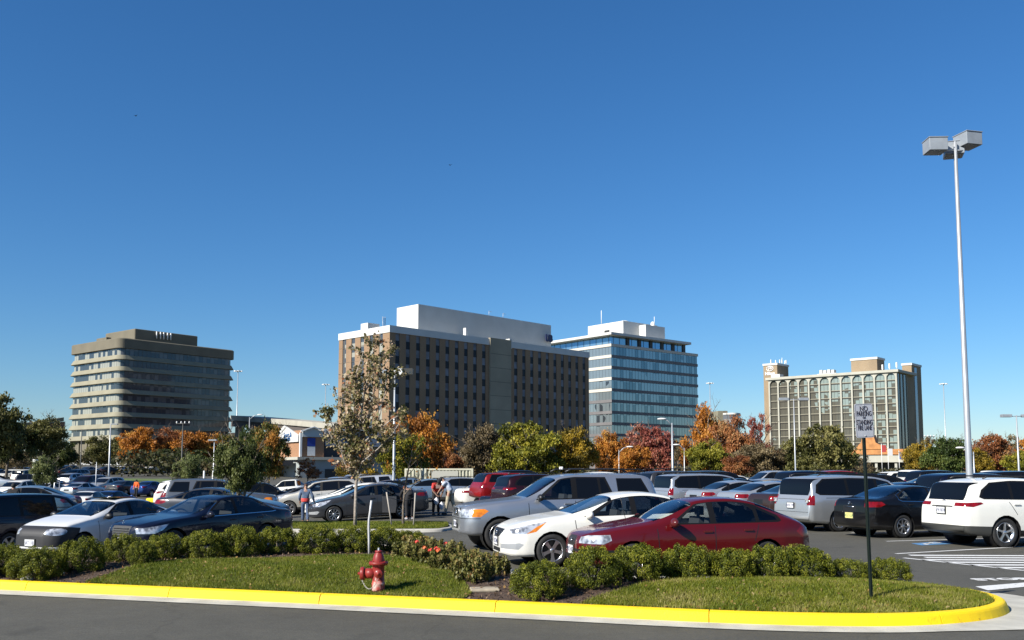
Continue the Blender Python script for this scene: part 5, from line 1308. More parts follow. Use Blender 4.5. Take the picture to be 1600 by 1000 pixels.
# ---------------- hotel (right)
def hotel():
    d = 330; P = W(1402, 577, d); eF = Vector((-1680, 1464)).normalized(); eS = Vector((1464, 1680)).normalized()
    ang = math.atan2(eS.y, eS.x)   # local +X runs along the shaded end, +Y along the sunlit front
    x0, y0 = P.x, P.y; zg = -1.0
    root = thing('hotel', 'eleven-storey tan hotel with cream arched pilasters and brick end towers', 'hotel', (x0, y0, zg), ang)
    H = zat(x0, y0, 577) - zg
    LF = along((x0, y0), (eF.x, eF.y), 1201, 30); LS = along((x0, y0), (eS.x, eS.y), 1420, 30)
    st = 12.25 / F * d
    M_hw = winglass('hotel_glass', (.10, .095, .075), (.02, .02, .018), (1.3, 2.76), rough=.06, curtain_reflection=(.22, .27, .25), frac=.49, split=.16, metal=.1, spec=.5, nsc=.035)  # teal and brown patches paint in the reflection of sky and another building
    MB().bx((.9, 1, -3), (LS + 8, LF - .3, H - .8)).build('wall', M_brickh, root)
    n = 12; bw = LF / n; pw = .58
    pil = []
    for i in range(n + 1):
        c = min(max(i * bw, .45), LF - .45)
        MB().bx((-.35, c - pw / 2, -2), (.9, c + pw / 2, H - 1.0)).build('pilaster', M_hcream, root)
    # arched heads
    for i in range(n):
        a, b = i * bw + pw / 2, (i + 1) * bw - pw / 2
        if i == 0: a = .45 + pw / 2
        if i == n - 1: b = LF - .45 - pw / 2
        c = (a + b) / 2; r = (b - a) / 2; zt = H - 1.0; zc = zt - r - .25
        arc = [(c + r * math.cos(t), zc + r * math.sin(t)) for t in [math.pi * k / 12 for k in range(13)]]
        L_ = arc[:7]; R_ = arc[6:]
        m_ = MB(); m_.prism([(b, zt), *[(p[0], p[1]) for p in L_], (c, zt)], -.3, .9, 'YZ'); m_.prism([(c, zt), *R_, (a, zt)], -.3, .9, 'YZ')
        m_.build('arch', M_hcream, root)
    cnt = 0; rest = MB()
    M_sl = mat('hotel_spandrel', (.035, .03, .022), .5); M_ss = mat('hotel_sill', (.42, .40, .30), .7)
    spd = MB(); sil = MB()
    for k in range(11):
        zt = H - 1.3 - k * st
        for i in range(n):
            a, b = i * bw + pw / 2, (i + 1) * bw - pw / 2
            bb = ((.35, a, zt - st + .55), (.88, b, zt))
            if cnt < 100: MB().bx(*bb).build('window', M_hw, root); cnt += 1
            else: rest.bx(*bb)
        spd.bx((.20, .5, zt - st), (.8, LF - .5, zt - st + .548)); sil.bx((.12, .5, zt - st + .40), (.195, LF - .5, zt - st + .56))
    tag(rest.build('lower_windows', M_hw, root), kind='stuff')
    spd.build('spandrels', M_sl, root); sil.build('sills', M_ss, root)
    bevel(MB().bx((-1.0, -.6, H - 1.0), (LS + 8, LF + .8, H)).build('cornice', M_hcream, root), .1, 2)
    # shaded end: dark strip windows between brick fins
    dk = mat('hotel_end_glass', (.03, .032, .036), .15, 0, .7)
    for i in range(3):
        a = 1.3 + i * (LS - 1) / 3; MB().bx((a, .55, -2), (a + (LS - 2) / 3 - .8, .98, H - 1.2)).build('end_window_strip', dk, root)
        MB().bx((a + (LS - 2) / 3 - .8, .35, -2), (a + (LS - 2) / 3 - .3, .98, H - 1.1)).build('end_fin', M_stairconc, root)
    # right end tower
    def loc(px, d2, z_): q = W(px, z_, d2); return q
    def tower(pa, pb, pc, ptop, dd, name, sgn=True):
        Q = W(pb, ptop, dd); t = MB()
        v = Vector((Q.x - x0, Q.y - y0)); lx_, ly_ = v.dot(eS), v.dot(eF)
        la = along((Q.x, Q.y), (eF.x, eF.y), pa, 40); lb = along((Q.x, Q.y), (eS.x, eS.y), pc, 40)
        zt = zat(Q.x, Q.y, ptop) - zg
        MB().bx((lx_, ly_, -3), (lx_ + lb, ly_ + la, zt - .8)).build(name, M_brickh, root)
        MB().bx((lx_ - .25, ly_ - .25, zt - .8), (lx_ + lb + .25, ly_ + la + .25, zt)).build('tower_coping', M_whitewall, root)
        return lx_, ly_, la, lb, zt
    tr = tower(1409.5, 1424, 1439, 567, 352, 'tower')
    MB().bx((tr[0] + tr[3] * .25, tr[1] - .12, -2), (tr[0] + tr[3] * .5, tr[1], tr[4] - 1.5)).build('tower_glass_strip', mat('blue_glass_strip', (.03, .09, .2), .1, .3, .8), root)
    tl = tower(1193, 1214, 1232, 567, 372, 'tower')
    MB().bx((tl[0] - 1, tl[1] - 1.5, H), (tl[0] + 2.4, tl[1] + 2.2, H + 2.4)).build('roof_cabinet', M_whitewall, root)
    pc_ = tower(1330, 1370, 1382, 557.5, 350, 'lift_tower')
    # hotel sign on the left tower, facing the sun
    ms = mat('sign_white', (.85, .85, .85), .5)
    sx_ = tl[0] - .1; sy = tl[1] + tl[2] * .52
    text('sign_lettering', 'Hilton', 1.75, ms, root, (sx_, sy, tl[4] - 4.1), (R(90), 0, R(-90)), .08, sx=.95, bold=.06)
    e_ = MB(); nn = 20
    e_.tube([(sx_, sy + 1.45 * math.cos(t), tl[4] - 2.1 + .95 * math.sin(t)) for t in [2 * math.pi * k / nn for k in range(nn + 1)]], .15, 5)
    e_.tube([(sx_, sy + .7 * math.cos(t), tl[4] - 2.1 + .6 * math.sin(t)) for t in [R(-60) + R(300) * k / nn for k in range(nn + 1)]], .15, 5); e_.tube([(sx_, sy + .4, tl[4] - 2.1), (sx_, sy - .55, tl[4] - 2.1)], .16, 5)
    e_.build('sign_emblem', ms, root)
    an = MB(); g = random.Random(3)
    for i in range(6): q = tl[1] + tl[2] * g.random(); x_ = tl[0] + tl[3] * g.random(); an.tube([(x_, q, tl[4]), (x_, q, tl[4] + g.uniform(1, 3))], .11, 5); an.bx((x_ - .2, q - .15, tl[4] + .6), (x_ + .2, q + .15, tl[4] + 1.9))
    for i in range(3): y_ = 1.2 + i * 3.2; an.tube([(3 + i * 2, y_, H), (3 + i * 2, y_, H + 2.6)], .1, 5); an.bx((2.8 + i * 2, y_ - .25, H + 1), (3.2 + i * 2, y_ + .25, H + 2.8))
    an.build('antenna', M_white, root)
    ac = MB()
    for i in range(4): y_ = LF * .50 + i * 1.5; ac.bx((4, y_, H), (6, y_ + 1.1, H + 1.9 + .2 * (i % 2)))
    ac.bx((3.6, LF * .48, H), (6.4, LF * .50 + 6.4, H + .6)); ac.build('roof_chillers', M_whitewall, root)
    # entrance canopy with flag poles
    c0 = gp(1330, 717, 3.5); 
hotel()
cn = thing('entrance_canopy', 'low cream hotel entrance canopy with orange tiled hood and flag poles', 'canopy', (W(1372, 720, 285).x, 285, -.5), R(-28))
MB().bx((-15, -4, 4.3), (11, 5, 6.6)).build('fascia', M_hcream, cn)
M_tile = mat('orange_tile', (.50, .22, .07), .8, noise_amt=.2, noise_scale=.8)
MB().prism([(-15.5, 6.6), (11.5, 6.6), (10, 8.2), (-13.5, 8.2)], -4.4, 5.4).build('tiled_roof', M_tile, cn)
MB().prism([(-6, 8.2), (3.5, 8.2), (0, 10.2), (-.6, 12.6), (-3.5, 12.6), (-4.2, 10.2)], -4.6, 2).build('hood', M_tile, cn)
cm = MB(); [cm.bx((q, -3.5, -.5), (q + .7, -2.8, 4.3)) for q in (-14, -7.5, -.5, 5, 10)]; cm.build('columns', M_hcream, cn)
MB().bx((-14, 3, -.5), (10, 4.8, 4.3)).build('dark_entrance', M_grout, cn)
for k_, (px_, fl_) in enumerate(((1378, (.5, .06, .06)), (1388, (.7, .7, .7)), (1405, (.1, .15, .4)))):
    q = W(px_, 720, 268); f = thing('flagpole', ['thin flagpole before the hotel canopy with a small red flag', 'thin flagpole before the hotel canopy with a pale flag', 'thin flagpole right of the hotel canopy with a blue flag'][k_], 'flagpole', (q.x, 268, 0))
    MB().tube([(0, 0, 0), (0, 0, 9 - k_)], .09, 6).build('pole', M_white, f); MB().bx((.05, -.02, 6.6 - k_), (1.3, .02, 8.6 - k_)).build('flag', mat('flag_%d' % k_, fl_, .8), f)

# ---------------- distant tower between the glass block and the hotel
q = W(1122, 650, 420); z_ = lambda py: zat(q.x, 420, py)
ft = thing('office_tower', 'small far office tower with dark curved front between orange trees and hotel', 'office building', (q.x, 420, 0), R(8))
w1 = 420 / F
MB().bx((0, 0, -5), (7 * w1 * 1.0 * 1.2, 14, z_(642))).build('cream_core', M_cream, ft)
cv = MB(); arc = [(8 * w1 + 28 * w1 * k / 12, -3.5 * math.sin(math.pi * k / 12)) for k in range(13)] + [(36 * w1, 12), (8 * w1, 12)]
cv.prism(arc, -5, z_(648), 'XY'); cv.build('curved_front', winglass('far_dark_glass', (.10, .10, .11), (.05, .05, .05), (1.5, 3), frac=.35, curtain_reflection=(.2, .2, .2)), ft)
cv2 = MB(); cv2.prism([(x, y - .5) for x, y in arc], z_(648), z_(645.5), 'XY'); cv2.build('roof_rim', M_whitewall, ft)
MB().bx((8 * w1, 4, z_(645.5)), (21 * w1, 9, z_(641))).build('roof_plant', M_cream2, ft)
# low beige podium buildings by the hotel
for (pa, pb, pt, d_, lab) in ((1196, 1300, 713, 300, 'long low cream building left of the hotel canopy'), (1535, 1580, 724, 150, 'low white kiosk building under the rust-coloured trees')):
    A_ = W(pa, pt, d_); B_ = W(pb, pt, d_); lb = thing('low_building', lab, 'building', (A_.x, d_, 0))
    MB().bx((0, 0, -1), (B_.x - A_.x, 10, A_.z - .8)).build('wall', M_cream2, lb); MB().bx((-.6, -.6, A_.z - .8), (B_.x - A_.x + .6, 10.6, A_.z)).build('fascia', M_hcream, lb)
    MB().bx((1, -.05, .5), (B_.x - A_.x - 1, .0 - .003, A_.z * .55)).build('shopfront', M_grout, lb)

# ---------------- elevated roadway behind
ov = thing('overpass', 'long elevated concrete roadway running behind the office blocks', 'overpass', (0, 0, 0))
def ovp(px, py, d): q = W(px, py, d); return q
A_ = W(20, 664, 340); B_ = W(100, 652, 352); C_ = W(360, 649, 330); D_ = W(548, 664, 262)
def beam(P, Q, h, w, m, nm, off=0):
    t = (Q - P); t.z = 0; t.normalize(); nn = Vector((-t.y, t.x, 0)) * w
    mb = MB(); z1, z2 = P.z - off, Q.z - off
    mb.add([P + Vector((0, 0, -off)), Q + Vector((0, 0, -off)), Q + nn + Vector((0, 0, -off)), P + nn + Vector((0, 0, -off)), P + Vector((0, 0, -off - h)), Q + Vector((0, 0, -off - h)), Q + nn + Vector((0, 0, -off - h)), P + nn + Vector((0, 0, -off - h))],
           [(0, 1, 2, 3), (4, 7, 6, 5), (0, 4, 5, 1), (1, 5, 6, 2), (2, 6, 7, 3), (3, 7, 4, 0)]); return mb.build(nm, m, ov)
M_ovc = mat('overpass_concrete', (.42, .40, .34), .9, noise_amt=.12, noise_scale=.3)
beam(C_, D_, 1.6, 12, M_ovc, 'parapet'); beam(A_, B_, 1.5, 12, M_cream, 'parapet')
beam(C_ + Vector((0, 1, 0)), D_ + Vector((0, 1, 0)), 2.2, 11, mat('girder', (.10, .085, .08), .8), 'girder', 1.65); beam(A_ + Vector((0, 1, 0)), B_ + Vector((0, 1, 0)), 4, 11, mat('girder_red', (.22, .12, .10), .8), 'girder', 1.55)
for t in (.05, .2, .35, .5, .65, .8, .95):
    q = C_.lerp(D_, t) + Vector((0, 3, 0)); MB().bx((q.x - .8, q.y, -2), (q.x + .8, q.y + 5, q.z - 3.8)).build('pier', M_ovc, ov)
MB().bx((W(330, 700, 345).x, 346, 0), (W(560, 700, 345).x, 350, W(400, 676, 345).z)).build('deck_shade', mat('shade_wall', (.06, .05, .045), .9), ov)  # added dark slab: the shade under the roadway put into its colour

# ---------------- brick shop building
def shop():
    d = 150; P = W(470, 690, d); ang = R(34); eR = (math.cos(ang), math.sin(ang)); eL = (-eR[1], eR[0]); x0, y0 = P.x, P.y; zg = 0.0
    root = thing('shop_building', 'two-storey orange brick shop building with white gables over a grey base', 'shop building', (x0, y0, zg), ang)
    z = lambda py: zat(x0, y0, py)
    LL = along((x0, y0), eL, 428, 5); lr = lambda px: along((x0, y0), eR, px, 5)
    R1, R2, R3 = lr(506), lr(620), lr(509)
    zb = z(714)
    MB().bx((0, 0, zb), (R1, LL, z(672))).build('brick_wall', M_brick2, root)
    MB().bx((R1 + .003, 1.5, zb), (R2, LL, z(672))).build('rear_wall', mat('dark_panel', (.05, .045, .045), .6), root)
    MB().bx((-.8, -.8, zb - .45), (R2, LL + .5, zb)).build('ledge', M_hcream, root)
    M_base = mat('grey_base', (.34, .37, .36), .85, noise_amt=.08, noise_scale=.4)
    MB().bx((-.3, -.3, -2), (R2, LL, zb - .45)).build('base_wall', M_base, root)
    for (pa, pb) in ((481, 498), (507, 540), (548, 580)):
        a, b = lr(pa), lr(pb); MB().bx((a, -.42, -1), (b, -.302, z(733))).build('garage_opening', M_grout, root)
    # gable on the sunny side with blue script
    g0 = MB(); gy0, gy1 = .3, LL - .2; zs = z(690); ze = z(680); zt = z(662.5)
    g0.prism([(gy0, zs), (gy1, zs), (gy1, ze), ((gy0 + gy1) / 2 + .6, zt), (gy0, ze)], -.35, -.05, 'YZ'); g0.build('white_gable', M_whitewall, root)
    text('sign_lettering', 'Sport &', 1.15, mat('sign_blue', (.03, .14, .36), .5), root, (-.40, LL * .40, z(678.5)), (R(90), 0, R(-90)), .03)
    text('sign_lettering', 'Health', 1.15, MC['sign_blue'], root, (-.40, LL * .42, z(685)), (R(90), 0, R(-90)), .03)
    # gable on the shaded side
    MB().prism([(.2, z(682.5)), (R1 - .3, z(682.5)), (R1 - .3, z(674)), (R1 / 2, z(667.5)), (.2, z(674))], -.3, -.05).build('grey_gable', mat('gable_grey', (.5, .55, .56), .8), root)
    MB().prism([(-.2, z(674.5)), (R1 / 2, z(667.8)), (R1 + .1, z(674.5)), (R1 + .1, z(673.2)), (R1 / 2, z(666)), (-.2, z(673.2))], -.7, -.31).build('gable_trim', M_white, root)
    a, b = lr(480), lr(492); MB().bx((a, -.14, z(697)), (b, -.02, z(684))).build('blue_awning', mat('awning_blue', (.01, .04, .30), .6), root)
    MB().bx((a, -.12, z(712)), (b, -.02, z(697.3))).build('white_panel', M_white, root)
    MB().bx((-.2, -.2, z(713.5)), (.15, .15, z(676))).build('corner_trim', M_white, root)
    # long grey sign board to the right, seen through the young tree
    MB().bx((lr(512), 1.1, z(696)), (lr(600), 1.45, z(672))).build('sign_board', mat('board_grey', (.42, .43, .47), .7), root)
    MB().prism(ell(lr(521), z(682), .5, .8, 10, .5), 1.02, 1.09).build('sign_mark', MC['sign_blue'], root); MB().prism(ell(lr(543), z(686), .9, .35, 10, .1), 1.02, 1.09).build('sign_mark', MC['sign_blue'], root)
    MB().prism([(lr(508), z(671.5)), (lr(600), z(669.5)), (lr(600), z(667.5)), (lr(508), z(669))], .6, 5).build('white_roof_edge', M_white, root)
    # entrance canopy low on the left
    MB().bx((-3.2, 1, z(727)), (-.81, LL + 4, z(720))).build('canopy', mat('canopy_dark', (.05, .05, .055), .6), root)
    text('sign_lettering', 'IPZ', 1.3, M_white, root, (-3.25, LL * .55, z(723)), (R(90), 0, R(-90)), .03, sx=1.0)
shop()

# ---------------- cream freight container
A_ = W(664, 750, 76); ct_ = thing('freight_container', 'cream corrugated steel freight container in the parking lot', 'container', (A_.x, 76, -.1), R(2))
Lc = (W(738, 750, 76).x - A_.x); Hc = W(664, 731, 76).z + .05
M_ct = mat('container_cream', (.60, .58, .44), .6, noise_amt=.12, noise_scale=1.2)
cm = MB(); nc = 14
zig = []
for i in range(nc):
    a = Lc * (i + .1) / nc; b = Lc * (i + 1) / nc; w_ = b - a
    zig += [(a, 0), (a + w_ * .4, 0), (a + w_ * .5, .14), (a + w_ * .9, .14)]
pts = [(0, 0)] + zig + [(Lc, 0), (Lc, 2.4), (0, 2.4)]
cm.prism(pts, .15, Hc - .14, 'XY'); cm.bx((0, -.03, Hc - .14), (Lc, 2.43, Hc)); cm.bx((0, -.03, 0), (Lc, 2.43, .15)); cm.bx((-.06, -.05, 0), (.1, 2.45, Hc + .003)); cm.bx((Lc - .1, -.05, 0), (Lc + .06, 2.45, Hc + .003))
cm.build('box', M_ct, ct_); MB().bx((Lc * .14, -.06, Hc - .75), (Lc * .70, -.031, Hc - .2)).build('name_board', mat('board_pale', (.48, .47, .40), .7), ct_)
A2 = W(632, 750, 80); ct2 = thing('freight_container', 'second cream container standing end-on behind the young tree leaves', 'container', (A2.x, 80, -.1), R(2))
L2 = W(660, 750, 80).x - A2.x
cm = MB(); cm.bx((0, 0, 0), (L2, 2.4, Hc)); [cm.bx((L2 * k / 5 + .05, -.1, .1), (L2 * k / 5 + .18, 0, Hc - .1)) for k in range(5)]; cm.build('box', M_ct, ct2)

# far low buildings and wall in front of the left block
wl_ = thing('low_wall', 'low white wall in front of the rounded office block', 'wall', (W(105, 726, 225).x, 225, gz(-100, 225)))
MB().bx((0, 0, -1), (22, .4, 1.1)).build('wall_panel', M_whitewall, wl_)
# ================================================================ vegetation
def clump_points(g, n, clumps, r_c, surf=.0, soft=0):
    """n points spread through many small clumps; returns points, clump index, outward normals"""
    k = g.integers(0, len(clumps), n); u = g.normal(size=(n, 3)); u /= np.linalg.norm(u, axis=1)[:, None]
    rad = g.uniform(0, 1, n) ** (1 / 3); rad = np.where(g.uniform(0, 1, n) < surf, .8 + .2 * rad, rad)
    P = clumps[k] + u * (rad * r_c[k])[:, None]
    if soft: P = clumps[k] + g.normal(size=(n, 3)) * (r_c[k] * soft)[:, None]
    return P, k, u
def shrub_mesh(seed, n=5200, leaf=.055, sx=1.0):
    g = np.random.default_rng(seed)
    # a mound of sprays inside a flattened ellipsoid resting on the ground (unit radius, height 1)
    C = []
    while len(C) < 190:
        p = g.uniform(-1, 1, 3); p[2] = g.uniform(.08, 1)
        q = math.sqrt(p[0] ** 2 + p[1] ** 2 + ((p[2] - .42) / .60) ** 2)
        lim = .93 + .06 * noise.noise(Vector((p[0] * 2 + seed, p[1] * 2, p[2] * 2)))
        if .62 < q < lim: C.append(p)
    C = np.array(C); rc = g.uniform(.09, .15, len(C))
    P, k, u = clump_points(g, n, C, rc, .6)
    P[:, 2] = np.maximum(P[:, 2], .02)
    nrm = P - np.array([0, 0, .35]); nrm /= np.linalg.norm(nrm, axis=1)[:, None]
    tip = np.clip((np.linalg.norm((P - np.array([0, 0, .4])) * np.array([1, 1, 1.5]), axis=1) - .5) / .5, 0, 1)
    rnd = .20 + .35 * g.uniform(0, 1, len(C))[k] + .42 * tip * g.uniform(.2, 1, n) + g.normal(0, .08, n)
    return leaf_mesh('foliage', P, leaf, None, rnd, nrm * .6 + u * .6, aspect=.42, seed=seed)
M_yew = leafmat('yew_foliage', [(.010, .016, .003), (.032, .048, .006), (.095, .12, .009), (.26, .27, .018), (.40, .37, .04)], .22)
M_rose = leafmat('rose_foliage', [(.045, .055, .012), (.11, .12, .025), (.20, .19, .045), (.30, .24, .08), (.36, .17, .06)], .25)
YEW = [shrub_mesh(20 + i, 24000, .05) for i in range(5)]
for m_ in YEW: m_.materials.append(M_yew)
stem_me = MB(); [stem_me.tube([(0, 0, -.05), (.25 * math.cos(a), .25 * math.sin(a), .35), (.5 * math.cos(a + .3), .5 * math.sin(a + .3), .62)], [.05, .035, .015], 5) for a in [i * 1.05 for i in range(6)]]
stem_me = stem_me.mesh('stems', M_bark)
gR = random.Random(12)
def shrub(px, pyb, w_px, pyt, label, group, zb=.27, meshes=YEW, name='shrub', cat='shrub'):
    b = gp(px, pyb, zb); sc = F / b.y; rad = w_px / 2 / sc * .97; h = (pyb - pyt) / sc * .97
    yb = b.y + rad * .45
    o = thing(name, label, cat, (b.x * (yb / b.y), yb, iz(b.x * (yb / b.y), yb) - .02), gR.uniform(0, 6.28), group)
    me = gR.choice(meshes)
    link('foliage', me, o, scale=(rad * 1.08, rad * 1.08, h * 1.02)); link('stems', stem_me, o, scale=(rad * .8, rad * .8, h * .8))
    return o
Lr = [(-58, 893, 84, 846), (5, 889, 78, 842), (58, 894, 84, 843), (127, 889, 76, 838), (192, 880, 60, 837), (222, 884, 46, 847), (258, 876, 66, 836), (318, 875, 66, 830), (372, 872, 68, 823), (430, 868, 70, 826), (496, 867, 76, 823), (556, 865, 72, 825), (602, 861, 66, 823), (640, 850, 60, 820)]
LDL = ['yew shrub cut off by the left edge of the photo', 'yew shrub before the dark navy van', 'yew shrub right beside the pale stone, before the black nose cover', 'broad yew shrub before the silver-white sedan', 'low yew shrub before the navy sedan headlamp', 'small yellowish yew shrub below the chrome grille', 'yew shrub before the hood of the navy sedan', 'yew shrub before the front wheel of the navy sedan', 'tall yew shrub before the navy sedan door', 'yew shrub before the boot of the navy sedan', 'dark yew shrub left of the young tree trunk', 'yew shrub right below the young tree trunk', 'dark yew shrub behind the bent marker rod', 'yew shrub farthest back beside the rose bushes']
for q, l in zip(Lr, LDL): shrub(q[0], q[1], q[2], q[3], l, 'yew shrubs along the left hedge')
Rr = [(842, 925, 92, 868), (928, 918, 92, 855), (1000, 912, 92, 855), (1078, 908, 88, 852), (1142, 908, 80, 858), (1202, 906, 84, 850), (1256, 904, 92, 848), (1326, 902, 76, 865), (1388, 899, 70, 861)]
LDR = ['round yew shrub under the front bumper of the white sedan', 'round yew shrub before the maroon hatchback headlamp', 'yew shrub before the front wheel of the maroon hatchback', 'yew shrub before the front door of the maroon hatchback', 'lower yew shrub before the rear door of the maroon hatchback', 'yew shrub before the rear wheel of the maroon hatchback', 'largest yew shrub at the tail of the maroon hatchback', 'low yew shrub left of the black sign post', 'yew shrub right of the sign post ending the hedge']
for q, l in zip(Rr, LDR): shrub(q[0], q[1], q[2], q[3], l, 'yew shrubs along the right hedge', zb=.25)
shrub(1060, 905, 30, 872, 'small rusty yew sprig in the gap of the right hedge', None, .25)
# rose bushes: looser, reddish leaves, red blooms on some
def rose_mesh(seed):
    g = np.random.default_rng(seed); C = []
    while len(C) < 60:
        p = g.uniform(-1, 1, 3); p[2] = g.uniform(.15, 1)
        if p[0] ** 2 + p[1] ** 2 + ((p[2] - .45) / .55) ** 2 < 1: C.append(p)
    C = np.array(C); rc = g.uniform(.10, .24, len(C)); P, k, u = clump_points(g, 2600, C, rc)
    rnd = .15 + .5 * g.uniform(0, 1, len(C))[k] + .25 * (P[:, 2] - .3) + g.normal(0, .14, len(P))
    return leaf_mesh('foliage', P, .13, M_rose, rnd, u, aspect=.7, seed=seed)
ROSE = [rose_mesh(50 + i) for i in range(3)]
M_bloom = mat('rose_bloom', (.75, .06, .04), .6); M_bloomo = mat('orange_bloom', (.80, .16, .04), .6)
def bloom(parent, x, y, z, r, m):
    mb = MB(); g = random.Random(int(x * 999))
    for i in range(14):
        a = g.uniform(0, 6.28); e = g.uniform(.1, 1.3); dx, dy, dz = math.cos(a) * math.cos(e), math.sin(a) * math.cos(e), math.sin(e)
        c = Vector((dx, dy, dz)) * r * .6; t = Vector((-dy, dx, 0)) * r * .5; u = Vector((dx, dy, dz)).cross(t).normalized() * r * .45
        mb.add([c - t, c - u, c + t + Vector((dx, dy, dz)) * r * .25, c + u], [(0, 1, 2, 3)])
    return mb.build('bloom', m, parent, (x, y, z))
RB = [(640, 872, 54, 838, 1), (672, 884, 56, 843, 3), (700, 894, 58, 850, 2), (664, 862, 46, 832, 2), (738, 908, 62, 860, 0), (704, 872, 52, 838, 1), (745, 884, 54, 852, 0), (778, 895, 46, 858, 0), (628, 858, 36, 836, 0)]
RL = ['rose bush behind the fire hydrant with scarlet bloom at its crown', 'rose bush with a bright pair of scarlet blooms', 'rose bush with orange-red blooms low on its side', 'rose bush at the back of the bed beside the yew hedge', 'rose bush nearest the kerb, brownish and without blooms', 'rose bush below the silver SUV bumper with one bloom', 'straggly rose bush before the white sedan grille', 'straggly rose bush touching the first yew of the right hedge', 'small rose bush between the hydrant and the yew hedge']
for (px, pb, w_, pt, nb), l in zip(RB, RL):
    o = shrub(px, pb, w_, pt, l, 'rose bushes in the mulch bed', .26, ROSE, 'rose_bush', 'rose bush')
    sx_ = o.children[0].scale
    c_, s_ = math.cos(-o.rotation_euler.z), math.sin(-o.rotation_euler.z)
    for i in range(nb):
        wx, wy = gR.uniform(-.5, .5) * sx_[0], -gR.uniform(.6, .85) * sx_[0]
        bloom(o, wx * c_ - wy * s_, wx * s_ + wy * c_, sx_[2] * gR.uniform(.55, .95), .055, M_bloom if i != 1 else M_bloomo)

# ---- trees
def limb_mesh(seed, H=1.0, r0=.02, levels=3, spread=.5, m=M_bark, first=.3, nmain=7, up=.6):
    """trunk and limbs; returns mesh and tip points"""
    g = random.Random(seed); mb = MB(); tips = []
    def grow(p, d, L, r, lev):
        n = 4; pts = [p]; q = p; dd = d
        for i in range(n):
            dd = (dd + Vector((g.uniform(-1, 1), g.uniform(-1, 1), g.uniform(-.4, .8))) * .13).normalized(); q = q + dd * L / n; pts.append(q)
        mb.tube(pts, [r * (1 - .65 * i / n) for i in range(n + 1)], 6 if lev < 2 else 4, 0, False)
        if lev >= 1: tips.extend(pts[2:])
        if lev < levels:
            for k in range(3 if lev else nmain):
                t = g.uniform(.25, 1) if lev else first + (1 - first) * (k + g.random()) / nmain
                b = pts[min(n - 1, int(t * n))].lerp(pts[min(n, int(t * n) + 1)], t * n % 1)
                a = g.uniform(0, 6.28) if lev else k * 2.4 + g.uniform(-.3, .3)
                nd = (dd * (up if lev else .55) + Vector((math.cos(a), math.sin(a), g.uniform(.0, .5))) * (spread if lev else spread * 1.3)).normalized()
                grow(b, nd, L * (g.uniform(.42, .6) if lev else g.uniform(.32, .52) * (1.25 - t * .6)), r * (.5 if lev else .55 * (1.15 - t * .7)), lev + 1)
    grow(Vector((0, 0, -.02 * H)), Vector((0, 0, 1)), H, r0, 0)
    return mb.mesh('trunk', m), tips
def crown_mesh(seed, n, leaf, shape, nc=80, rc=(.10, .22), gaps=.15, low=0.0):
    """crown inside a unit box: radius 1, height 0..1"""
    g = np.random.default_rng(seed); C = []; tries = 0
    while len(C) < nc and tries < 20000:
        tries += 1
        p = np.array([g.uniform(-1, 1), g.uniform(-1, 1), g.uniform(0, 1)])
        h = p[2]
        R_ = {'oval': math.sqrt(max(0, 1 - ((h - .45) / .55) ** 2)), 'round': math.sqrt(max(0, 1 - ((h - .5) / .5) ** 2)), 'cone': max(.05, 1 - h) ** .75 * min(1, h * 6 + .3), 'spread': math.sqrt(max(0, 1 - max(0, h - .35) ** 2 / .42)) * min(1, h * 4 + .35)}[shape]
        R_ *= .80 + .62 * noise.noise(Vector((p[0] * 1.7 + seed * 3.1, p[1] * 1.7, h * 2.6)))
        q = math.hypot(p[0], p[1]) / max(R_, 1e-3)
        if q > 1 or q < .25 * g.random(): continue
        if noise.noise(Vector((p[0] * 2.4 + seed, p[1] * 2.4 + 7, h * 3))) < -.35 + gaps: continue
        C.append(p)
    C = np.array(C); r_ = g.uniform(rc[0], rc[1], len(C))
    P, k, u = clump_points(g, n, C, r_, .3, .62)
    P[:, 2] = C[k, 2] + (P[:, 2] - C[k, 2]) * .55
    big = np.array([noise.noise(Vector((c[0] * 1.3 + seed, c[1] * 1.3, c[2] * 2.2))) for c in C])
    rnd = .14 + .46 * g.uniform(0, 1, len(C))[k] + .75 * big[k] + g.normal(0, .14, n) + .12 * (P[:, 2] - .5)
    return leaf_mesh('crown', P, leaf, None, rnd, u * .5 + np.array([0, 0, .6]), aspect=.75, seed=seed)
CR = {}
for sh in ('oval', 'round', 'spread', 'cone'):
    CR[sh] = [crown_mesh(100 + i * 7 + len(sh), 20000, .055, sh, 150, (.07, .17)) for i in range(3)]
for sh in CR:
    for m_ in CR[sh]: m_.materials.append(M_yew)
CR['sparse'] = [crown_mesh(200 + i, 6000, .05, 'oval', 90, (.05, .13), .35) for i in range(2)]
for m_ in CR['sparse']: m_.materials.append(M_yew)
TR = [limb_mesh(300 + i, 1.0, .028, 3, .55) for i in range(4)]
def LM(n, *c, t=.3): return leafmat(n, list(c), t)
F_olive = LM('leaf_olive', (.07, .075, .02), (.15, .145, .04), (.24, .22, .065), (.33, .29, .10))
F_dark = LM('leaf_dark_green', (.035, .045, .014), (.075, .095, .025), (.12, .145, .04), (.19, .21, .07))
F_bush = LM('leaf_bushy_green', (.045, .06, .015), (.10, .125, .03), (.165, .19, .05), (.27, .29, .12))
F_green = LM('leaf_green', (.035, .06, .012), (.08, .12, .025), (.15, .19, .04), (.24, .26, .07))
F_yg = LM('leaf_yellow_green', (.09, .10, .012), (.22, .22, .022), (.38, .34, .035), (.52, .42, .05))
F_gold = LM('leaf_gold', (.13, .10, .012), (.32, .22, .022), (.50, .33, .03), (.62, .42, .05))
F_orange = LM('leaf_orange', (.22, .085, .018), (.48, .18, .025), (.66, .27, .04), (.68, .38, .07))
F_rust = LM('leaf_rust', (.16, .055, .022), (.34, .12, .04), (.48, .20, .07), (.46, .27, .11))
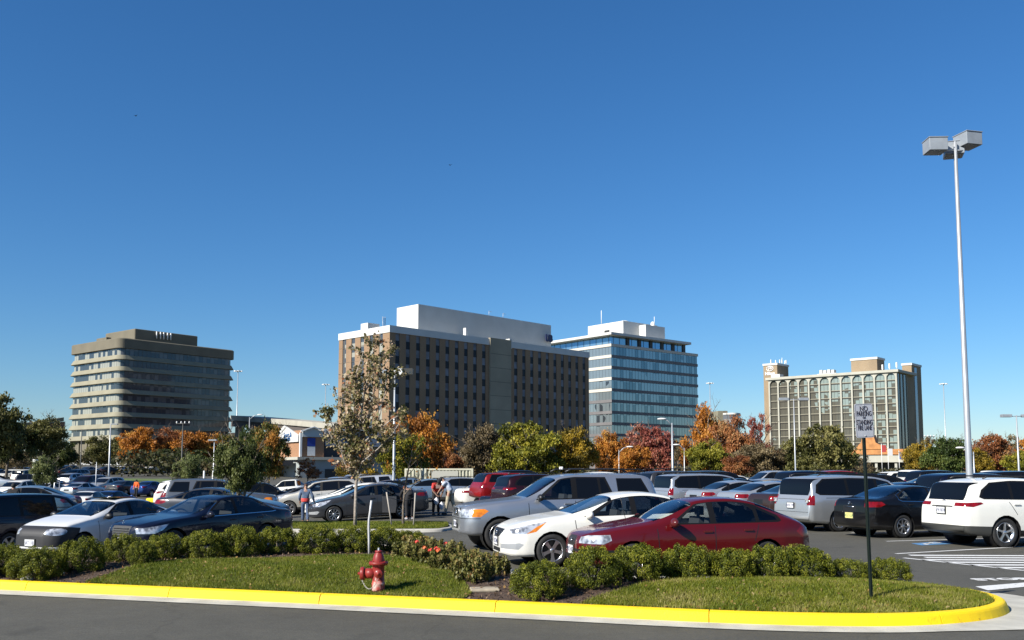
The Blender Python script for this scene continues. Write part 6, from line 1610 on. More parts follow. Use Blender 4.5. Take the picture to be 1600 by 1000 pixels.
F_crim = LM('leaf_crimson', (.15, .04, .035), (.34, .09, .065), (.46, .16, .10), (.46, .25, .16))
F_brown = LM('leaf_brown', (.09, .07, .035), (.19, .14, .07), (.29, .22, .11), (.36, .28, .16))
F_mix = LM('leaf_green_to_orange', (.07, .09, .018), (.17, .18, .035), (.40, .19, .035), (.58, .25, .04))
F_pale = LM('leaf_willow', (.08, .10, .03), (.16, .19, .06), (.24, .27, .09), (.34, .36, .15))
gT = random.Random(21)
def tree(px, w_px, pyt, pyb, d, fm, shape, label, group, zb=None, name='tree', dens=None, trunk=True):
    """pyt/pyb: photo rows of crown top and crown bottom"""
    q = W(px, pyb, d); g0 = gz(q.x, d) if zb is None else zb
    zt = W(px, pyt, d).z; zc = q.z; rad = w_px / 2 / F * d * 1.14
    o = thing(name, label, 'tree', (q.x, d, g0), gT.uniform(0, 6.28), group)
    ms = CR[shape]; me = ms[gT.randrange(len(ms))]
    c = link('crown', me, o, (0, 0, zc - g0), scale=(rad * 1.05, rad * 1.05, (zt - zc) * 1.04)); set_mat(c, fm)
    if trunk:
        t = link('trunk', TR[gT.randrange(4)][0], o, scale=((zt - g0) * .90,) * 3)
    return o
GA = 'autumn trees beyond the parking lot'
TL = [
 (-12, 92, 616, 705, 112, F_olive, 'spread', 'tall olive-green tree at the left edge of the photo'),
 (10, 70, 655, 722, 118, F_dark, 'round', 'dark tree filling the lower left below the tall olive tree'),
 (64, 62, 654, 712, 122, F_olive, 'round', 'dark green tree just left of the rounded office block'),
 (90, 50, 690, 728, 135, F_dark, 'round', 'smaller dark tree before the lobby of the rounded office block'),
 (25, 60, 700, 738, 128, F_brown, 'sparse', 'thin brownish tree in front of the dark trees on the left'),
 (163, 56, 682, 722, 185, F_olive, 'round', 'olive brown tree left of the orange trees'),
 (218, 62, 670, 718, 175, F_orange, 'spread', 'orange tree right of the tall plain lamp pole'),
 (262, 58, 672, 716, 180, F_rust, 'oval', 'rust-coloured tree between two orange trees on the left'),
 (305, 66, 676, 716, 172, F_orange, 'spread', 'bright orange tree before the shaded face of the rounded office block'),
 (345, 60, 680, 722, 178, F_mix, 'oval', 'greenish orange tree left of the bushy dark tree'),
 (282, 90, 702, 734, 165, F_dark, 'round', 'low dark tree under the orange canopy'),
 (225, 50, 706, 730, 182, F_brown, 'sparse', 'bare brown tree under the orange canopy'),
 (418, 60, 665, 742, 100, F_mix, 'oval', 'green and orange tree left of the brick shop building'),
 (395, 40, 680, 735, 112, F_orange, 'oval', 'small orange tree close behind the bushy dark tree'),
 (480, 40, 718, 748, 104, F_rust, 'sparse', 'small sparse rust-red tree before the shop base'),
 (555, 66, 700, 750, 108, F_gold, 'cone', 'amber cone-shaped tree behind the young tree trunk'),
 (625, 70, 676, 752, 96, F_yg, 'oval', 'yellow-green tree right behind the young tree'),
 (652, 92, 652, 742, 116, F_orange, 'oval', 'big bright orange tree before the brick office block'),
 (700, 40, 700, 740, 128, F_rust, 'oval', 'low rusty tree right of the big bright orange tree'),
 (757, 66, 668, 740, 148, F_brown, 'oval', 'grey-brown tree left of the yellow-green tree'),
 (825, 98, 664, 742, 128, F_yg, 'spread', 'wide yellow-green tree before the brick office block'),
 (897, 66, 670, 740, 130, F_gold, 'round', 'round golden tree right of the wide yellow-green tree'),
 (952, 50, 677, 738, 138, F_orange, 'oval', 'orange tree right of the round golden tree'),
 (985, 50, 696, 740, 126, F_orange, 'round', 'small vivid orange tree below the crimson tree'),
 (1008, 76, 668, 736, 150, F_crim, 'oval', 'crimson tree before the blue glass office block'),
 (1058, 56, 684, 738, 160, F_brown, 'sparse', 'bare brown tree behind the cobra-head lamp'),
 (1104, 78, 638, 730, 135, F_orange, 'cone', 'tallest orange tree right of the blue glass office block'),
 (1108, 60, 690, 742, 118, F_yg, 'round', 'low yellow-green tree below the tallest orange tree'),
 (1145, 72, 658, 735, 130, F_rust, 'oval', 'rust-coloured tree before the far small tower'),
 (1186, 50, 652, 728, 140, F_crim, 'sparse', 'thin pinkish tree left of the hotel'),
 (1185, 76, 696, 742, 120, F_brown, 'oval', 'brown tree low before the left end of the hotel'),
 (1150, 44, 712, 744, 112, F_rust, 'round', 'low rusty tree right of the low yellow-green tree'),
 (1286, 98, 668, 745, 112, F_olive, 'spread', 'wide olive-green tree before the hotel windows'),
 (1240, 50, 700, 742, 122, F_olive, 'round', 'smaller olive tree behind the double-headed lamp pole'),
 (1345, 44, 712, 742, 130, F_brown, 'sparse', 'small thin tree before the hotel canopy'),
 (1438, 50, 692, 742, 125, F_gold, 'round', 'golden tree right of the hotel'),
 (1462, 54, 682, 735, 150, F_brown, 'sparse', 'bare brown tree above the golden tree'),
 (1482, 60, 684, 740, 118, F_green, 'round', 'fresh green tree left of the tall lamp post'),
 (1548, 64, 682, 738, 128, F_rust, 'oval', 'rusty red tree right of the tall lamp post'),
 (1530, 44, 702, 740, 118, F_gold, 'round', 'low golden tree right at the tall lamp post'),
 (1580, 60, 684, 738, 160, F_brown, 'sparse', 'bare brown tree at the right edge'),
 (1598, 50, 704, 740, 116, F_yg, 'round', 'yellow-green tree at the right edge'),
 (1640, 80, 680, 740, 130, F_orange, 'oval', 'orange tree cut by the right edge of the photo'),
]
for a in TL: tree(*a, GA)
GB = 'small trees in the parking lot islands'
tree(67, 34, 716, 756, 82, F_pale, 'oval', 'yellow-green sapling in the lot above the white truck', GB)
tree(295, 40, 712, 750, 86, F_pale, 'oval', 'pale willow-green small tree above the big grey SUV', GB)
tree(376, 68, 688, 767, 31.0, F_bush, 'round', 'bushy dark green tree above the dark grey sedan', GB, zb=.04)
tree(383, 24, 664, 700, 31.4, F_green, 'sparse', 'slim green leader shooting up behind the bushy dark tree', GB, zb=.04)
# sapling with stakes
sp = thing('tree', 'thin staked sapling with a few yellow-green leaves by the open car door', 'tree', (W(630, 800, 31.5).x, 31.5, iz2(0, 31.5)))
lm, tp = limb_mesh(401, 2.5, .045, 2, .5, M_bark, .35, 7)
link('trunk', lm, sp)
tp = [t for t in tp if t.z > .95]; g = np.random.default_rng(9); k = g.integers(0, len(tp), 300); P = np.array([tp[i][:] for i in k]) + g.normal(0, .11, (300, 3))
link('crown', leaf_mesh('crown', P, .075, F_mix, g.uniform(0, 1, 300), aspect=.8, seed=2), sp)
for px, pt, pb, l in ((607, 769, 815, 'pale leaning wooden stake left of the sapling'), (648, 770, 815, 'upright wooden stake right of the sapling')):
    a = W(px - (3 if px < 620 else -1), pt, 31.0); b = W(px + (6 if px < 620 else -2), pb, 31.0); b.z = iz2(b.x, 31)
    s = thing('stake', l, 'stake', b); MB().tube([(0, 0, -.1), a - b], .024, 6).build('post', mat('weathered_wood', (.42, .38, .33), .9), s)
    # tie wires to the sapling belong to the stake
    MB().tube([(a - b) * .85, Vector((sp.location.x - b.x, sp.location.y - b.y, .78))], .008, 4).build('tie_wire', M_black, s)
# the young tree in front of the brick block
YD = 30.8
yb_ = Vector((W(555, 818, YD).x, YD, iz2(-5, YD)))
yt = thing('tree', 'slender young tree with curled olive and tan leaves standing behind the hedge', 'tree', yb_)
def young():
    g = random.Random(77); mb = MB(); tips = []
    def P(px, py, dy=0): q = W(px, py, YD + dy); return Vector((q.x, q.y, q.z)) - yb_
    main = [P(555, 819), P(555.5, 790), P(556.5, 755), P(558, 735), P(560, 700), P(563, 660), P(570, 610), P(582, 560), P(588, 535)]
    main[0].z = -.05
    rs = [.062, .055, .050, .046, .036, .028, .020, .012, .006]
    mb.tube(main, rs, 8)
    limbs = [([(556, 752), (547, 738), (538, 722), (532, 700), (524, 678), (516, 655), (512, 630)], -.3), ([(556, 748), (548, 728), (538, 708), (524, 692), (512, 672), (507, 648)], .4), ([(557, 745), (570, 730), (584, 716), (600, 700), (620, 690), (637, 676)], .3),
             ([(558, 735), (550, 715), (544, 690), (540, 660), (538, 625), (545, 590)], .1), ([(558, 730), (566, 708), (580, 685), (592, 655), (600, 620), (604, 590)], -.2), ([(559, 720), (553, 695), (552, 665), (553, 630), (560, 595), (566, 560)], .35),
             ([(560, 705), (570, 680), (578, 650), (584, 615), (592, 580), (600, 548)], .25), ([(560, 700), (572, 688), (592, 672), (612, 655), (632, 645)], -.35), ([(562, 668), (576, 648), (594, 630), (612, 600), (622, 585)], .1), ([(561, 690), (548, 672), (534, 645), (528, 615)], -.4),
             ([(566, 640), (556, 615), (556, 585), (568, 550)], -.2), ([(570, 612), (584, 590), (600, 570), (620, 545)], -.1), ([(557, 742), (566, 722), (590, 702), (612, 680), (628, 655)], -.5)]
    for L_, dy in limbs:
        pts = [P(x, y, dy * (i / len(L_)) * 1.6) for i, (x, y) in enumerate(L_)]
        n = len(pts); mb.tube(pts, [.024 * (1 - .8 * i / n) + .003 for i in range(n)], 6)
        for i in range(1, n):
            for s in range(4):
                b = pts[i - 1].lerp(pts[i], g.random()); d_ = Vector((g.uniform(-1, 1), g.uniform(-1, 1), g.uniform(-.1, 1.2))).normalized()
                L2 = g.uniform(.25, .55); q1 = b + d_ * L2 * .5; q2 = q1 + (d_ + Vector((0, 0, .5))).normalized() * L2 * .5
                mb.tube([b, q1, q2], [.009, .006, .003], 4)
                tips.append((b, q1, q2))
    for i in range(3, 9):
        for s in range(5):
            b = main[i - 1].lerp(main[i], g.random()); d_ = Vector((g.uniform(-1, 1), g.uniform(-1, 1), g.uniform(.1, 1.2))).normalized(); q1 = b + d_ * .2; q2 = q1 + (d_ + Vector((0, 0, .4))).normalized() * .25
            mb.tube([b, q1, q2], [.009, .006, .003], 4); tips.append((b, q1, q2))
    mb.build('trunk', M_bark_pale, yt)
    gg = np.random.default_rng(5); P_ = []; 
    for (b, q1, q2) in tips:
        hgt = q2.z
        nn = 28 if hgt > 1.9 else 6 if hgt > 1.5 else 1
        for _ in range(int(nn)):
            t = gg.uniform(.2, 1.1); p = b.lerp(q1, min(1, t * 2)) if t < .5 else q1.lerp(q2, t * 2 - 1); P_.append(np.array(p[:]) + gg.normal(0, .055, 3))
    P_ = np.array(P_); n = len(P_)
    r = np.array([noise.noise(Vector(p * 1.2)) for p in P_]) * .6 + .45 + gg.normal(0, .24, n)
    m_ = leafmat('young_tree_leaves', [(.09, .10, .03), (.19, .18, .06), (.32, .27, .11), (.48, .38, .22), (.68, .58, .42), (.46, .17, .07)], .35)
    link('crown', leaf_mesh('crown', P_, .105, m_, r, aspect=.8, seed=3, jitter=.5), yt)
young()
# undergrowth in front of the far office block and a belt of woods along the horizon
def belt(name, pts, n, h, leaf, fm, label, seed, cat='woods'):
    g = np.random.default_rng(seed); A = []
    t = g.uniform(0, 1, n)
    for q in t:
        i = min(len(pts) - 2, int(q * (len(pts) - 1))); f = q * (len(pts) - 1) - i; a = pts[i]; b = pts[i + 1]
        x, y = a[0] + (b[0] - a[0]) * f, a[1] + (b[1] - a[1]) * f
        hh = h * (.65 + .6 * noise.noise(Vector((x * .06, y * .06, seed))) + .3 * noise.noise(Vector((x * .25, y * .25, seed)))); z = gz(x, y) + g.uniform(0, 1) ** .7 * max(.5, hh)
        A.append((x + g.normal(0, 1.2), y + g.normal(0, 2.0), z))
    A = np.array(A); r = np.array([noise.noise(Vector((p[0] * .07, p[1] * .07, seed + 5))) for p in A]) * .7 + .45 + g.normal(0, .15, n)
    me = leaf_mesh(name, A, leaf, fm, r, aspect=.8, seed=seed); return tag(link(name, me), label, cat, kind='stuff')
F_belt = LM('belt_foliage', (.03, .035, .015), (.08, .07, .03), (.15, .10, .05), (.20, .15, .07))
belt('woodland', [(-330, 400), (-200, 400), (0, 420), (150, 420), (330, 400)], 26000, 9, 1.5, F_belt, 'low brown and green belt of woods along the horizon', 3)
belt('undergrowth', [(-150, 205), (-118, 208), (-90, 205), (-60, 200)], 7000, 3.4, .6, LM('undergrowth_f', (.02, .03, .01), (.05, .06, .02), (.09, .08, .03), (.14, .10, .05)), 'dark shrubbery below the orange trees before the left office block', 4, 'shrubbery')
belt('undergrowth', [(-62, 150), (-30, 160), (10, 170), (60, 175), (110, 170)], 10000, 3.6, .6, MC['undergrowth_f'], 'dark shrubbery along the foot of the autumn trees', 6, 'shrubbery')
belt('undergrowth', [(-100, 150), (-84, 148), (-70, 147)], 3000, 2.2, .5, MC['undergrowth_f'], 'low shrubbery beside the access road on the left', 7, 'shrubbery')
tag(MB().add([(x, y, gz(x, y) + .03) for x, y in [(-68, 128), (-58, 124), (-44, 122), (-42, 136), (-60, 140)]], [(0, 1, 2, 3, 4)]).build('grass_verge', mat('verge', (.10, .15, .03), .95, noise_amt=.3, noise_scale=.8)), kind='structure')
# stones and a concrete lid
st_ = MB().ball((0, 0, .03), (.10, .055, .05), 12, 8); o = st_.build('stone', mat('pale_stone', (.62, .60, .55), .8, noise_amt=.15, noise_scale=9)); p = gp(42, 901, .2); o.location = (p.x, p.y, iz(p.x, p.y) + .0); o.rotation_euler = (0, .1, .6); tag(o, 'oblong pale stone lying in the mulch by the yellow kerb', 'stone')
o = MB().ball((0, 0, .0), (.04, .03, .02), 8, 6).build('stone', MC['pale_stone']); p = gp(98, 894, .22); o.location = (p.x, p.y, iz(p.x, p.y) + .015); tag(o, 'small pebble at the edge of the mulch left of the lawn', 'stone')
p = gp(757, 919, .22); o = bevel(MB().box((0, 0, .0), (.42, .30, .05)).build('utility_cover', mat('worn_concrete', (.40, .34, .25), .9, noise_amt=.2, noise_scale=6)), .02); o.location = (p.x, p.y, iz(p.x, p.y) + .005); o.rotation_euler = (0, 0, .12); tag(o, 'flat worn concrete utility lid in the mulch behind the kerb', 'utility cover')
# ================================================================ street furniture
# ---- fire hydrant
M_hyd = mat('hydrant_red', (.27, .026, .022), .45, 0, .3, col2=(.20, .03, .022), noise_scale=5, thr=(.25, .5), coat=.15)
nhy = M_hyd.node_tree
M_hydw = mat('hydrant_worn', (.52, .09, .07), .7, 0, .3, col2=(.70, .55, .50), noise_scale=9, thr=(.36, .50))
hp = gp(591, 918, .22)
hy = thing('fire_hydrant', 'faded red fire hydrant with a hanging chain standing on the front lawn', 'fire hydrant', (hp.x, hp.y, iz(hp.x, hp.y) - .03), R(0))
hb = MB(); hb.lathe([(.001, 0), (.093, 0), (.093, .14), (.096, .15), (.096, .165), (.086, .17), (.086, .43), (.092, .44)], n=28); hb.build('barrel', M_hyd, hy)
MB().lathe([(.094, .0), (.0935, .14), (.097, .15), (.097, .163), (.0875, .172), (.0872, .20)], n=28).build('worn_foot', M_hydw, hy)
MB().lathe([(.086, .425), (.135, .43), (.14, .44), (.14, .465), (.132, .472), (.09, .475)], n=28).build('flange', M_hyd, hy)
bn = MB().lathe([(.088, .472), (.086, .50), (.078, .54), (.066, .575), (.048, .60), (.046, .605), (.052, .608), (.055, .615), (.052, .63), (.03, .634), (.001, .634)], n=28)
bn.build('bonnet', M_hyd, hy); MB().lathe([(.018, .632), (.015, .67), (.001, .672)], n=5, smooth=False).build('operating_nut', M_steel, hy)
fb = MB()
for i in range(8): a = 2 * math.pi * i / 8 + .2; fb.lathe([(.001, .014), (.012, .012), (.012, -.055), (.001, -.057)], (.118 * math.cos(a), .118 * math.sin(a), .472), n=6, smooth=False)
fb.build('flange_bolts', M_hyd, hy)
# big pumper outlet to the left, hose outlet to the camera
nz_ = MB().lathe([(.05, 0), (.075, -.02), (.075, -.135), (.062, -.136), (.062, -.15), (.095, -.152), (.098, -.165), (.096, -.20), (.085, -.212), (.02, -.214), (.018, -.25), (.001, -.251)], (-.05, 0, .30), 'X', 24)
nz_.build('pumper_outlet', M_hyd, hy)
h2 = MB().lathe([(.04, 0), (.055, -.02), (.055, -.075), (.062, -.078), (.064, -.10), (.055, -.108), (.016, -.11), (.014, -.135), (.001, -.136)], (.02, -.05, .31), 'Y', 20)
h2.build('hose_outlet', M_hyd, hy)
ch = MB(); A_, B_ = Vector((-.25, -.03, .25)), Vector((.02, -.16, .24))
n = 26; pts = []
for i in range(n + 1):
    t = i / n; q = A_.lerp(B_, t); q.z -= .19 * 4 * t * (1 - t) * .8; q.y -= .03 * math.sin(math.pi * t); pts.append(q)
for i in range(n):
    a, b = pts[i], pts[i + 1]; c = (a + b) / 2; t = (b - a).normalized(); s = Vector((0, 1, 0)) if i % 2 else t.cross(Vector((0, 1, 0))).normalized()
    L_ = (b - a).length * .72
    ring = [c + t * L_ * math.cos(q) + s * .007 * math.sin(q) for q in [2 * math.pi * k / 8 for k in range(9)]]
    ch.tube(ring, .0026, 4, cap=False)
ch.build('chain', mat('chain_steel', (.55, .52, .46), .5, .3), hy)

# ---- bent marker rod
a = gp(577, 866, .3); b0 = Vector((a.x, a.y, iz(a.x, a.y)))
mr = thing('marker_rod', 'thin bent white metal rod standing in the hedge behind the hydrant', 'marker rod', b0)
pt = [Vector((0, 0, -.1))] + [W(x, y, a.y) - b0 for x, y in ((576.5, 845), (576, 822), (576.5, 812), (578.5, 798), (580.5, 782))]
MB().tube(pt, .022, 6).build('rod', mat('rod_white', (.62, .62, .62), .5, .2), mr)

# ---- no parking sign
b = gp(1362, 933, .24); sg = thing('street_sign', 'white no parking fire lane sign on a dark green leaning post', 'sign', (b.x, b.y, iz(b.x, b.y)))
tp_ = W(1349, 655, b.y) - Vector(sg.location)
pm = MB(); d_ = tp_ - Vector((0, 0, -.2)); n = 3
o = MB(); wv, dv = .028, .018
for (y0_, y1_, hw_) in ((-.012, -.006, .030),):
    pass
axis = tp_.normalized(); L_ = (tp_ - Vector((0, 0, -.2))).length
u_ = MB().prism([(-.034, -.012), (-.034, -.016), (-.018, -.016), (-.015, .012), (.015, .012), (.018, -.016), (.034, -.016), (.034, -.012), (.021, -.012), (.017, .016), (-.017, .016), (-.021, -.012)], 0, L_, 'XY')
po = u_.build('post', mat('post_green', (.008, .017, .012), .5, .1), sg); po.location = (0, 0, -.2)
po.rotation_euler = (axis.to_track_quat('Z', 'Y').to_euler())
sc_ = W(1349, 657, b.y) - Vector(sg.location)
top_, bot_ = W(1348, 631, b.y - .03), W(1350.5, 684, b.y - .03)
Hs = (top_ - bot_).length; Ws = .30
def rrect(w, h, r, n=5):
    out = []
    for cx, cy, a0 in ((w / 2 - r, h / 2 - r, 0), (-w / 2 + r, h / 2 - r, 90), (-w / 2 + r, -h / 2 + r, 180), (w / 2 - r, -h / 2 + r, 270)):
        for k in range(n + 1): q = R(a0 + 90 * k / n); out.append((cx + r * math.cos(q), cy + r * math.sin(q)))
    return out
M_sign = mat('sign_sheet', (.66, .66, .70), .35, .1, noise_amt=.06, noise_scale=6)
sp_ = MB().prism(rrect(Ws, Hs, .03), 0, .004, 'XZ').build('sign_plate', M_sign, sg)
sp_.location = (top_ + bot_) / 2 - Vector(sg.location); sp_.rotation_euler = (R(0), R(-2.2), R(20))
sp_.location.y -= .03
M_st = mat('sign_text', (.02, .006, .009), .6)
Wt = Ws * .84
for s, zz_, sz, sx in (('NO', .345, .092, .95), ('PARKING', .20, .096, .62), ('OR', .085, .042, .9), ('STANDING', -.055, .096, .55), ('FIRE LANE', -.215, .096, .54)):
    text('sign_lettering', s, sz, M_st, sp_, (0, -.0022, zz_ * Hs), (R(90), 0, 0), .0012, sx=sx, bold=.0004)
fr = MB(); rr1 = rrect(Ws - .02, Hs - .02, .025); rr2 = rrect(Ws - .026, Hs - .026, .022)
nn = len(rr1); fr.add([(x, -.002, z) for x, z in rr1] + [(x, -.002, z) for x, z in rr2], [(i, (i + 1) % nn, nn + (i + 1) % nn, nn + i) for i in range(nn)]); fr.build('border_line', M_st, sp_)
for zz_ in (.44, -.44): MB().ball((0, -.004, zz_ * Hs), (.011, .006, .011), 8, 6).build('bolt', M_steel, sp_)

# ---- tall parking lamp post with box heads
lb = W(1515, 745, 30.5); lp = thing('street_lamp', 'tallest grey lamp post with three box-shaped heads behind the white crossover', 'street lamp', (lb.x, lb.y, 0))
tz = W(1492, 222, 30.5).z
M_gal = mat('lamp_pole_grey', (.46, .48, .50), .38, .4, noise_amt=.1, noise_scale=1.2)
pl_ = MB(); pl_.lathe([(.112, 0), (.108, 1.0), (.055, tz), (.001, tz + .05)], n=20); pl_.build('pole', M_gal, lp)
MB().lathe([(.001, 0), (.30, 0), (.30, .55), (.27, .6), (.001, .6)], n=20).build('base', M_conc, lp)
M_head = mat('lamp_head_paint', (.34, .37, .40), .45, .2, noise_amt=.08, noise_scale=3); M_lampg = mat('lamp_glass', (.10, .11, .12), .2)
arms = MB()
s0 = 30.5 / F
for (az, r_, w_, tilt) in ((178, .66, .60, 0), (14, .50, .66, 0), (72, .42, .60, 0)):
    a = R(az); dx, dy = math.cos(a), math.sin(a)
    arms.tube([(0, 0, tz - .28), (dx * r_ * .7, dy * r_ * .7, tz - .28)], .035, 8)
    h = MB(); h.prism([(-.30, .23), (.30, .23), (.30, -.19), (-.30, -.19)], -w_ / 2, w_ / 2); h.box((0, 0, .245), (.64, w_ + .05, .03))
    ho = h.build('lamp_head', M_head, lp, (dx * r_, dy * r_, tz - .16 + (.22 if az == 14 else .0)), a)
    bevel(ho, .012, 2); g_ = MB().box((0, 0, -.195), (.54, w_ - .08, .02)).build('lamp_glass', M_lampg, ho)
arms.build('arms', M_gal, lp)

# ---- other lamps and masts
LMS = {}
def lamp(px, pyt, d, style, label, r=.09, cat='street lamp', group=None, pyb=None, name='street_lamp', side=1, flip=1):
    t = W(px, pyt, d); z0 = gz(t.x, d); h = t.z - z0
    o = thing(name, label, cat, (t.x, d, z0), 0, group)
    mb = MB(); mb.lathe([(r * 1.3, 0), (r * 1.25, .4), (r * .62, h), (.001, h + .02)], n=8)
    M = M_gal if style != 'dark' else M_dsteel
    if style == 'twin':
        mb.tube([(-1.0, 0, h - .1), (1.0, 0, h - .1)], .05, 6); mb.build('pole', M, o)
        for s in (1, -1): bevel(MB().box((s * 1.15, 0, h - .05), (1.1, .55, .32)).build('lamp_head', M_head, o), .03)
    elif style == 'box':
        mb.tube([(-.7, 0, h - .1), (.7, 0, h - .1)], .05, 6); mb.build('pole', M, o)
        bevel(MB().box((-.85, 0, h), (.62, .5, .42)).build('lamp_head', M_head, o), .02); bevel(MB().box((.3, -.4, h + .02), (.55, .55, .45)).build('lamp_head', M_white, o), .02); MB().box((.9, 0, h + .1), (.6, .5, .4)).build('lamp_head', M_dsteel, o)
    elif style == 'cobra':
        mb.tube([(0, 0, h - .35), (flip * .7, 0, h + .25), (flip * 1.3, 0, h + .42)], .05, 6); mb.build('pole', M, o); MB().ball((flip * 1.65, 0, h + .42), (.5, .2, .11), 10, 6).build('lamp_head', M_white, o)
    elif style == 'mast':
        mb.build('pole', M, o); hm = MB(); hm.lathe([(.2, 0), (1.1, 0), (1.1, .22), (.2, .25)], (0, 0, h - .3), n=14)
        for k in range(6): a = k * math.pi / 3; hm.box((1.35 * math.cos(a), 1.35 * math.sin(a), h - .25), (.75, .55, .4), Matrix.Rotation(a, 3, 'Z'))
        hm.build('lamp_ring', M_white, o)
    elif style in ('flat', 'dark'):
        mb.build('pole', M, o); MB().box((flip * .5, 0, h + .02), (.8, .4, .13)).build('lamp_head', M_head if style == 'flat' else M_dsteel, o)
    elif style == 'none': mb.build('pole', M, o)
    elif style == 'tee':
        mb.tube([(-1.1, 0, h - .2), (1.1, 0, h - .2)], .07, 5); mb.build('pole', M_dsteel, o); b_ = MB(); [b_.ball((q, 0, h), (.12, .12, .2), 6, 5) for q in (-1, -.3, .3, 1)]; b_.build('insulators', M_white, o)
    return o
GMs = 'highway mast lights'
lamp(372, 579, 380, 'mast', 'highway mast right of the rounded office block', .22, group=GMs)
lamp(509, 600, 420, 'mast', 'highway mast left of the brick office block', .22, group=GMs)
lamp(1109, 598, 430, 'mast', 'highway mast right of the blue glass office block', .22, group=GMs)
lamp(1474, 599, 400, 'mast', 'highway mast between the hotel and the tallest lamp post', .22, group=GMs)
GL = 'parking lot lamp posts'
lamp(617, 583, 62, 'box', 'lamp post with box heads beside the young tree crown', .085, group=GL)
lamp(390, 652, 150, 'cobra', 'lamp post with curved arm rising from the green and orange tree', .1, group=GL)
lamp(173, 663, 118, 'flat', 'tall plain lamp pole before the lit face of the rounded office block', .10, group=GL, flip=1)
lamp(128, 672, 150, 'dark', 'dark thin lamp pole left of the tall plain lamp pole', .09, group=GL)
lamp(335, 688, 92, 'flat', 'short lamp pole left of the bushy dark tree', .07, group=GL, flip=-.3)
lamp(286, 660, 150, 'tee', 'utility pole top over the orange trees on the left', .12, 'utility pole', name='utility_pole')
lamp(1240, 623, 108, 'twin', 'double-headed lamp post before the left windows of the hotel', .08, group=GL)
lamp(1050, 661, 96, 'cobra', 'white street lamp with a cobra head before the blue glass block', .11, group=GL, flip=-1 * .62)
lamp(1069, 700, 120, 'cobra', 'small street lamp right of the white cobra-head lamp', .08, group=GL, flip=-.6)
lamp(967, 703, 125, 'cobra', 'small lamp arm showing among the orange trees', .07, group=GL, flip=.9)
lamp(1588, 649, 104, 'twin', 'double-headed lamp post at the right edge', .1, group=GL)
lamp(1521, 706, 96, 'cobra', 'small street lamp just right of the tallest lamp post', .08, group=GL, flip=-.8)
lamp(1452, 681, 200, 'tee', 'utility pole right of the hotel tower', .14, 'utility pole', name='utility_pole')
lamp(151, 722, 92, 'none', 'thin bare pole among the far cars on the left', .05, group=GL, flip=.1)
# striped bollard marker and its foot, yellow wheel stop, cart corral, white sign posts in the left lot
q = W(55, 738, 96); bo = thing('marker_post', 'black and white banded marker post right of the left grove', 'marker post', (q.x, 96, gz(q.x, 96)))
z0 = q.z - bo.location.z - .6
for i in range(6): MB().lathe([(.001, z0 + i * .32), (.27, z0 + i * .32), (.27, z0 + i * .32 + .318), (.001, z0 + i * .32 + .318)], n=10, smooth=False).build('band', M_white if i % 2 else M_black, bo)
MB().lathe([(.12, 0), (.12, z0)], n=8).build('pole', M_dsteel, bo)
q = gp(238, 772, -.8); y_ = MB().prism([(-.5, 0), (.5, 0), (.4, .4), (-.4, .4)], -.3, .3); yo = bevel(y_.build('barrier_block', M_yel), .1, 3); yo.location = (W(238, 770, 80).x, 80, gz(W(238, 770, 80).x, 80)); tag(yo, 'yellow block at the kerb end beside the white crossover', 'barrier')
q = W(88, 760, 74); cc = thing('cart_corral_frame', 'pale metal hoop frame standing among the cars by the sapling', 'frame', (q.x, 74, gz(q.x, 74)))
MB().tube([(-.25, 0, 0), (-.15, 0, 1.9), (.25, 0, 1.95), (.28, 0, 0)], .04, 6).build('hoop', M_steel, cc)
for (px, d, l) in ((319, 72, 'white marker post above the big grey SUV'), (333, 74, 'short white post right of the other post above the grey SUV')):
    q = W(px, 736, d); w_ = thing('marker_post', l, 'marker post', (q.x, d, gz(q.x, d))); MB().lathe([(.001, 0), (.07, 0), (.07, q.z - gz(q.x, d)), (.001, q.z - gz(q.x, d) + .05)], n=10).build('pole', M_white, w_)

# ================================================================ people
def skinned(name, chains, m, parent, sub=2):
    """chains: list of lists of (point, radius); first chain is the trunk, others start at one of its points"""
    bm = bmesh.new(); sk = bm.verts.layers.skin.verify(); vmap = {}
    def vert(p, r):
        k = tuple(round(c, 4) for c in p)
        if k not in vmap: v = bm.verts.new(p); v[sk].radius = r if isinstance(r, tuple) else (r, r); vmap[k] = v
        return vmap[k]
    first = None
    for c in chains:
        pv = None
        for p, r in c:
            v = vert(p, r)
            if first is None: first = v; v[sk].use_root = True
            if pv is not None and v is not pv:
                try: bm.edges.new((pv, v))
                except ValueError: pass
            pv = v
    me = bpy.data.meshes.new(name); bm.to_mesh(me); bm.free(); me.materials.append(m)
    o = link(name, me, parent)
    o.modifiers.new('skin', 'SKIN').use_smooth_shade = True
    s = o.modifiers.new('sub', 'SUBSURF'); s.levels = sub; s.render_levels = sub
    return o
SK = mat('skin', (.46, .26, .18), .6); SKD = mat('skin_dark', (.20, .11, .07), .6)
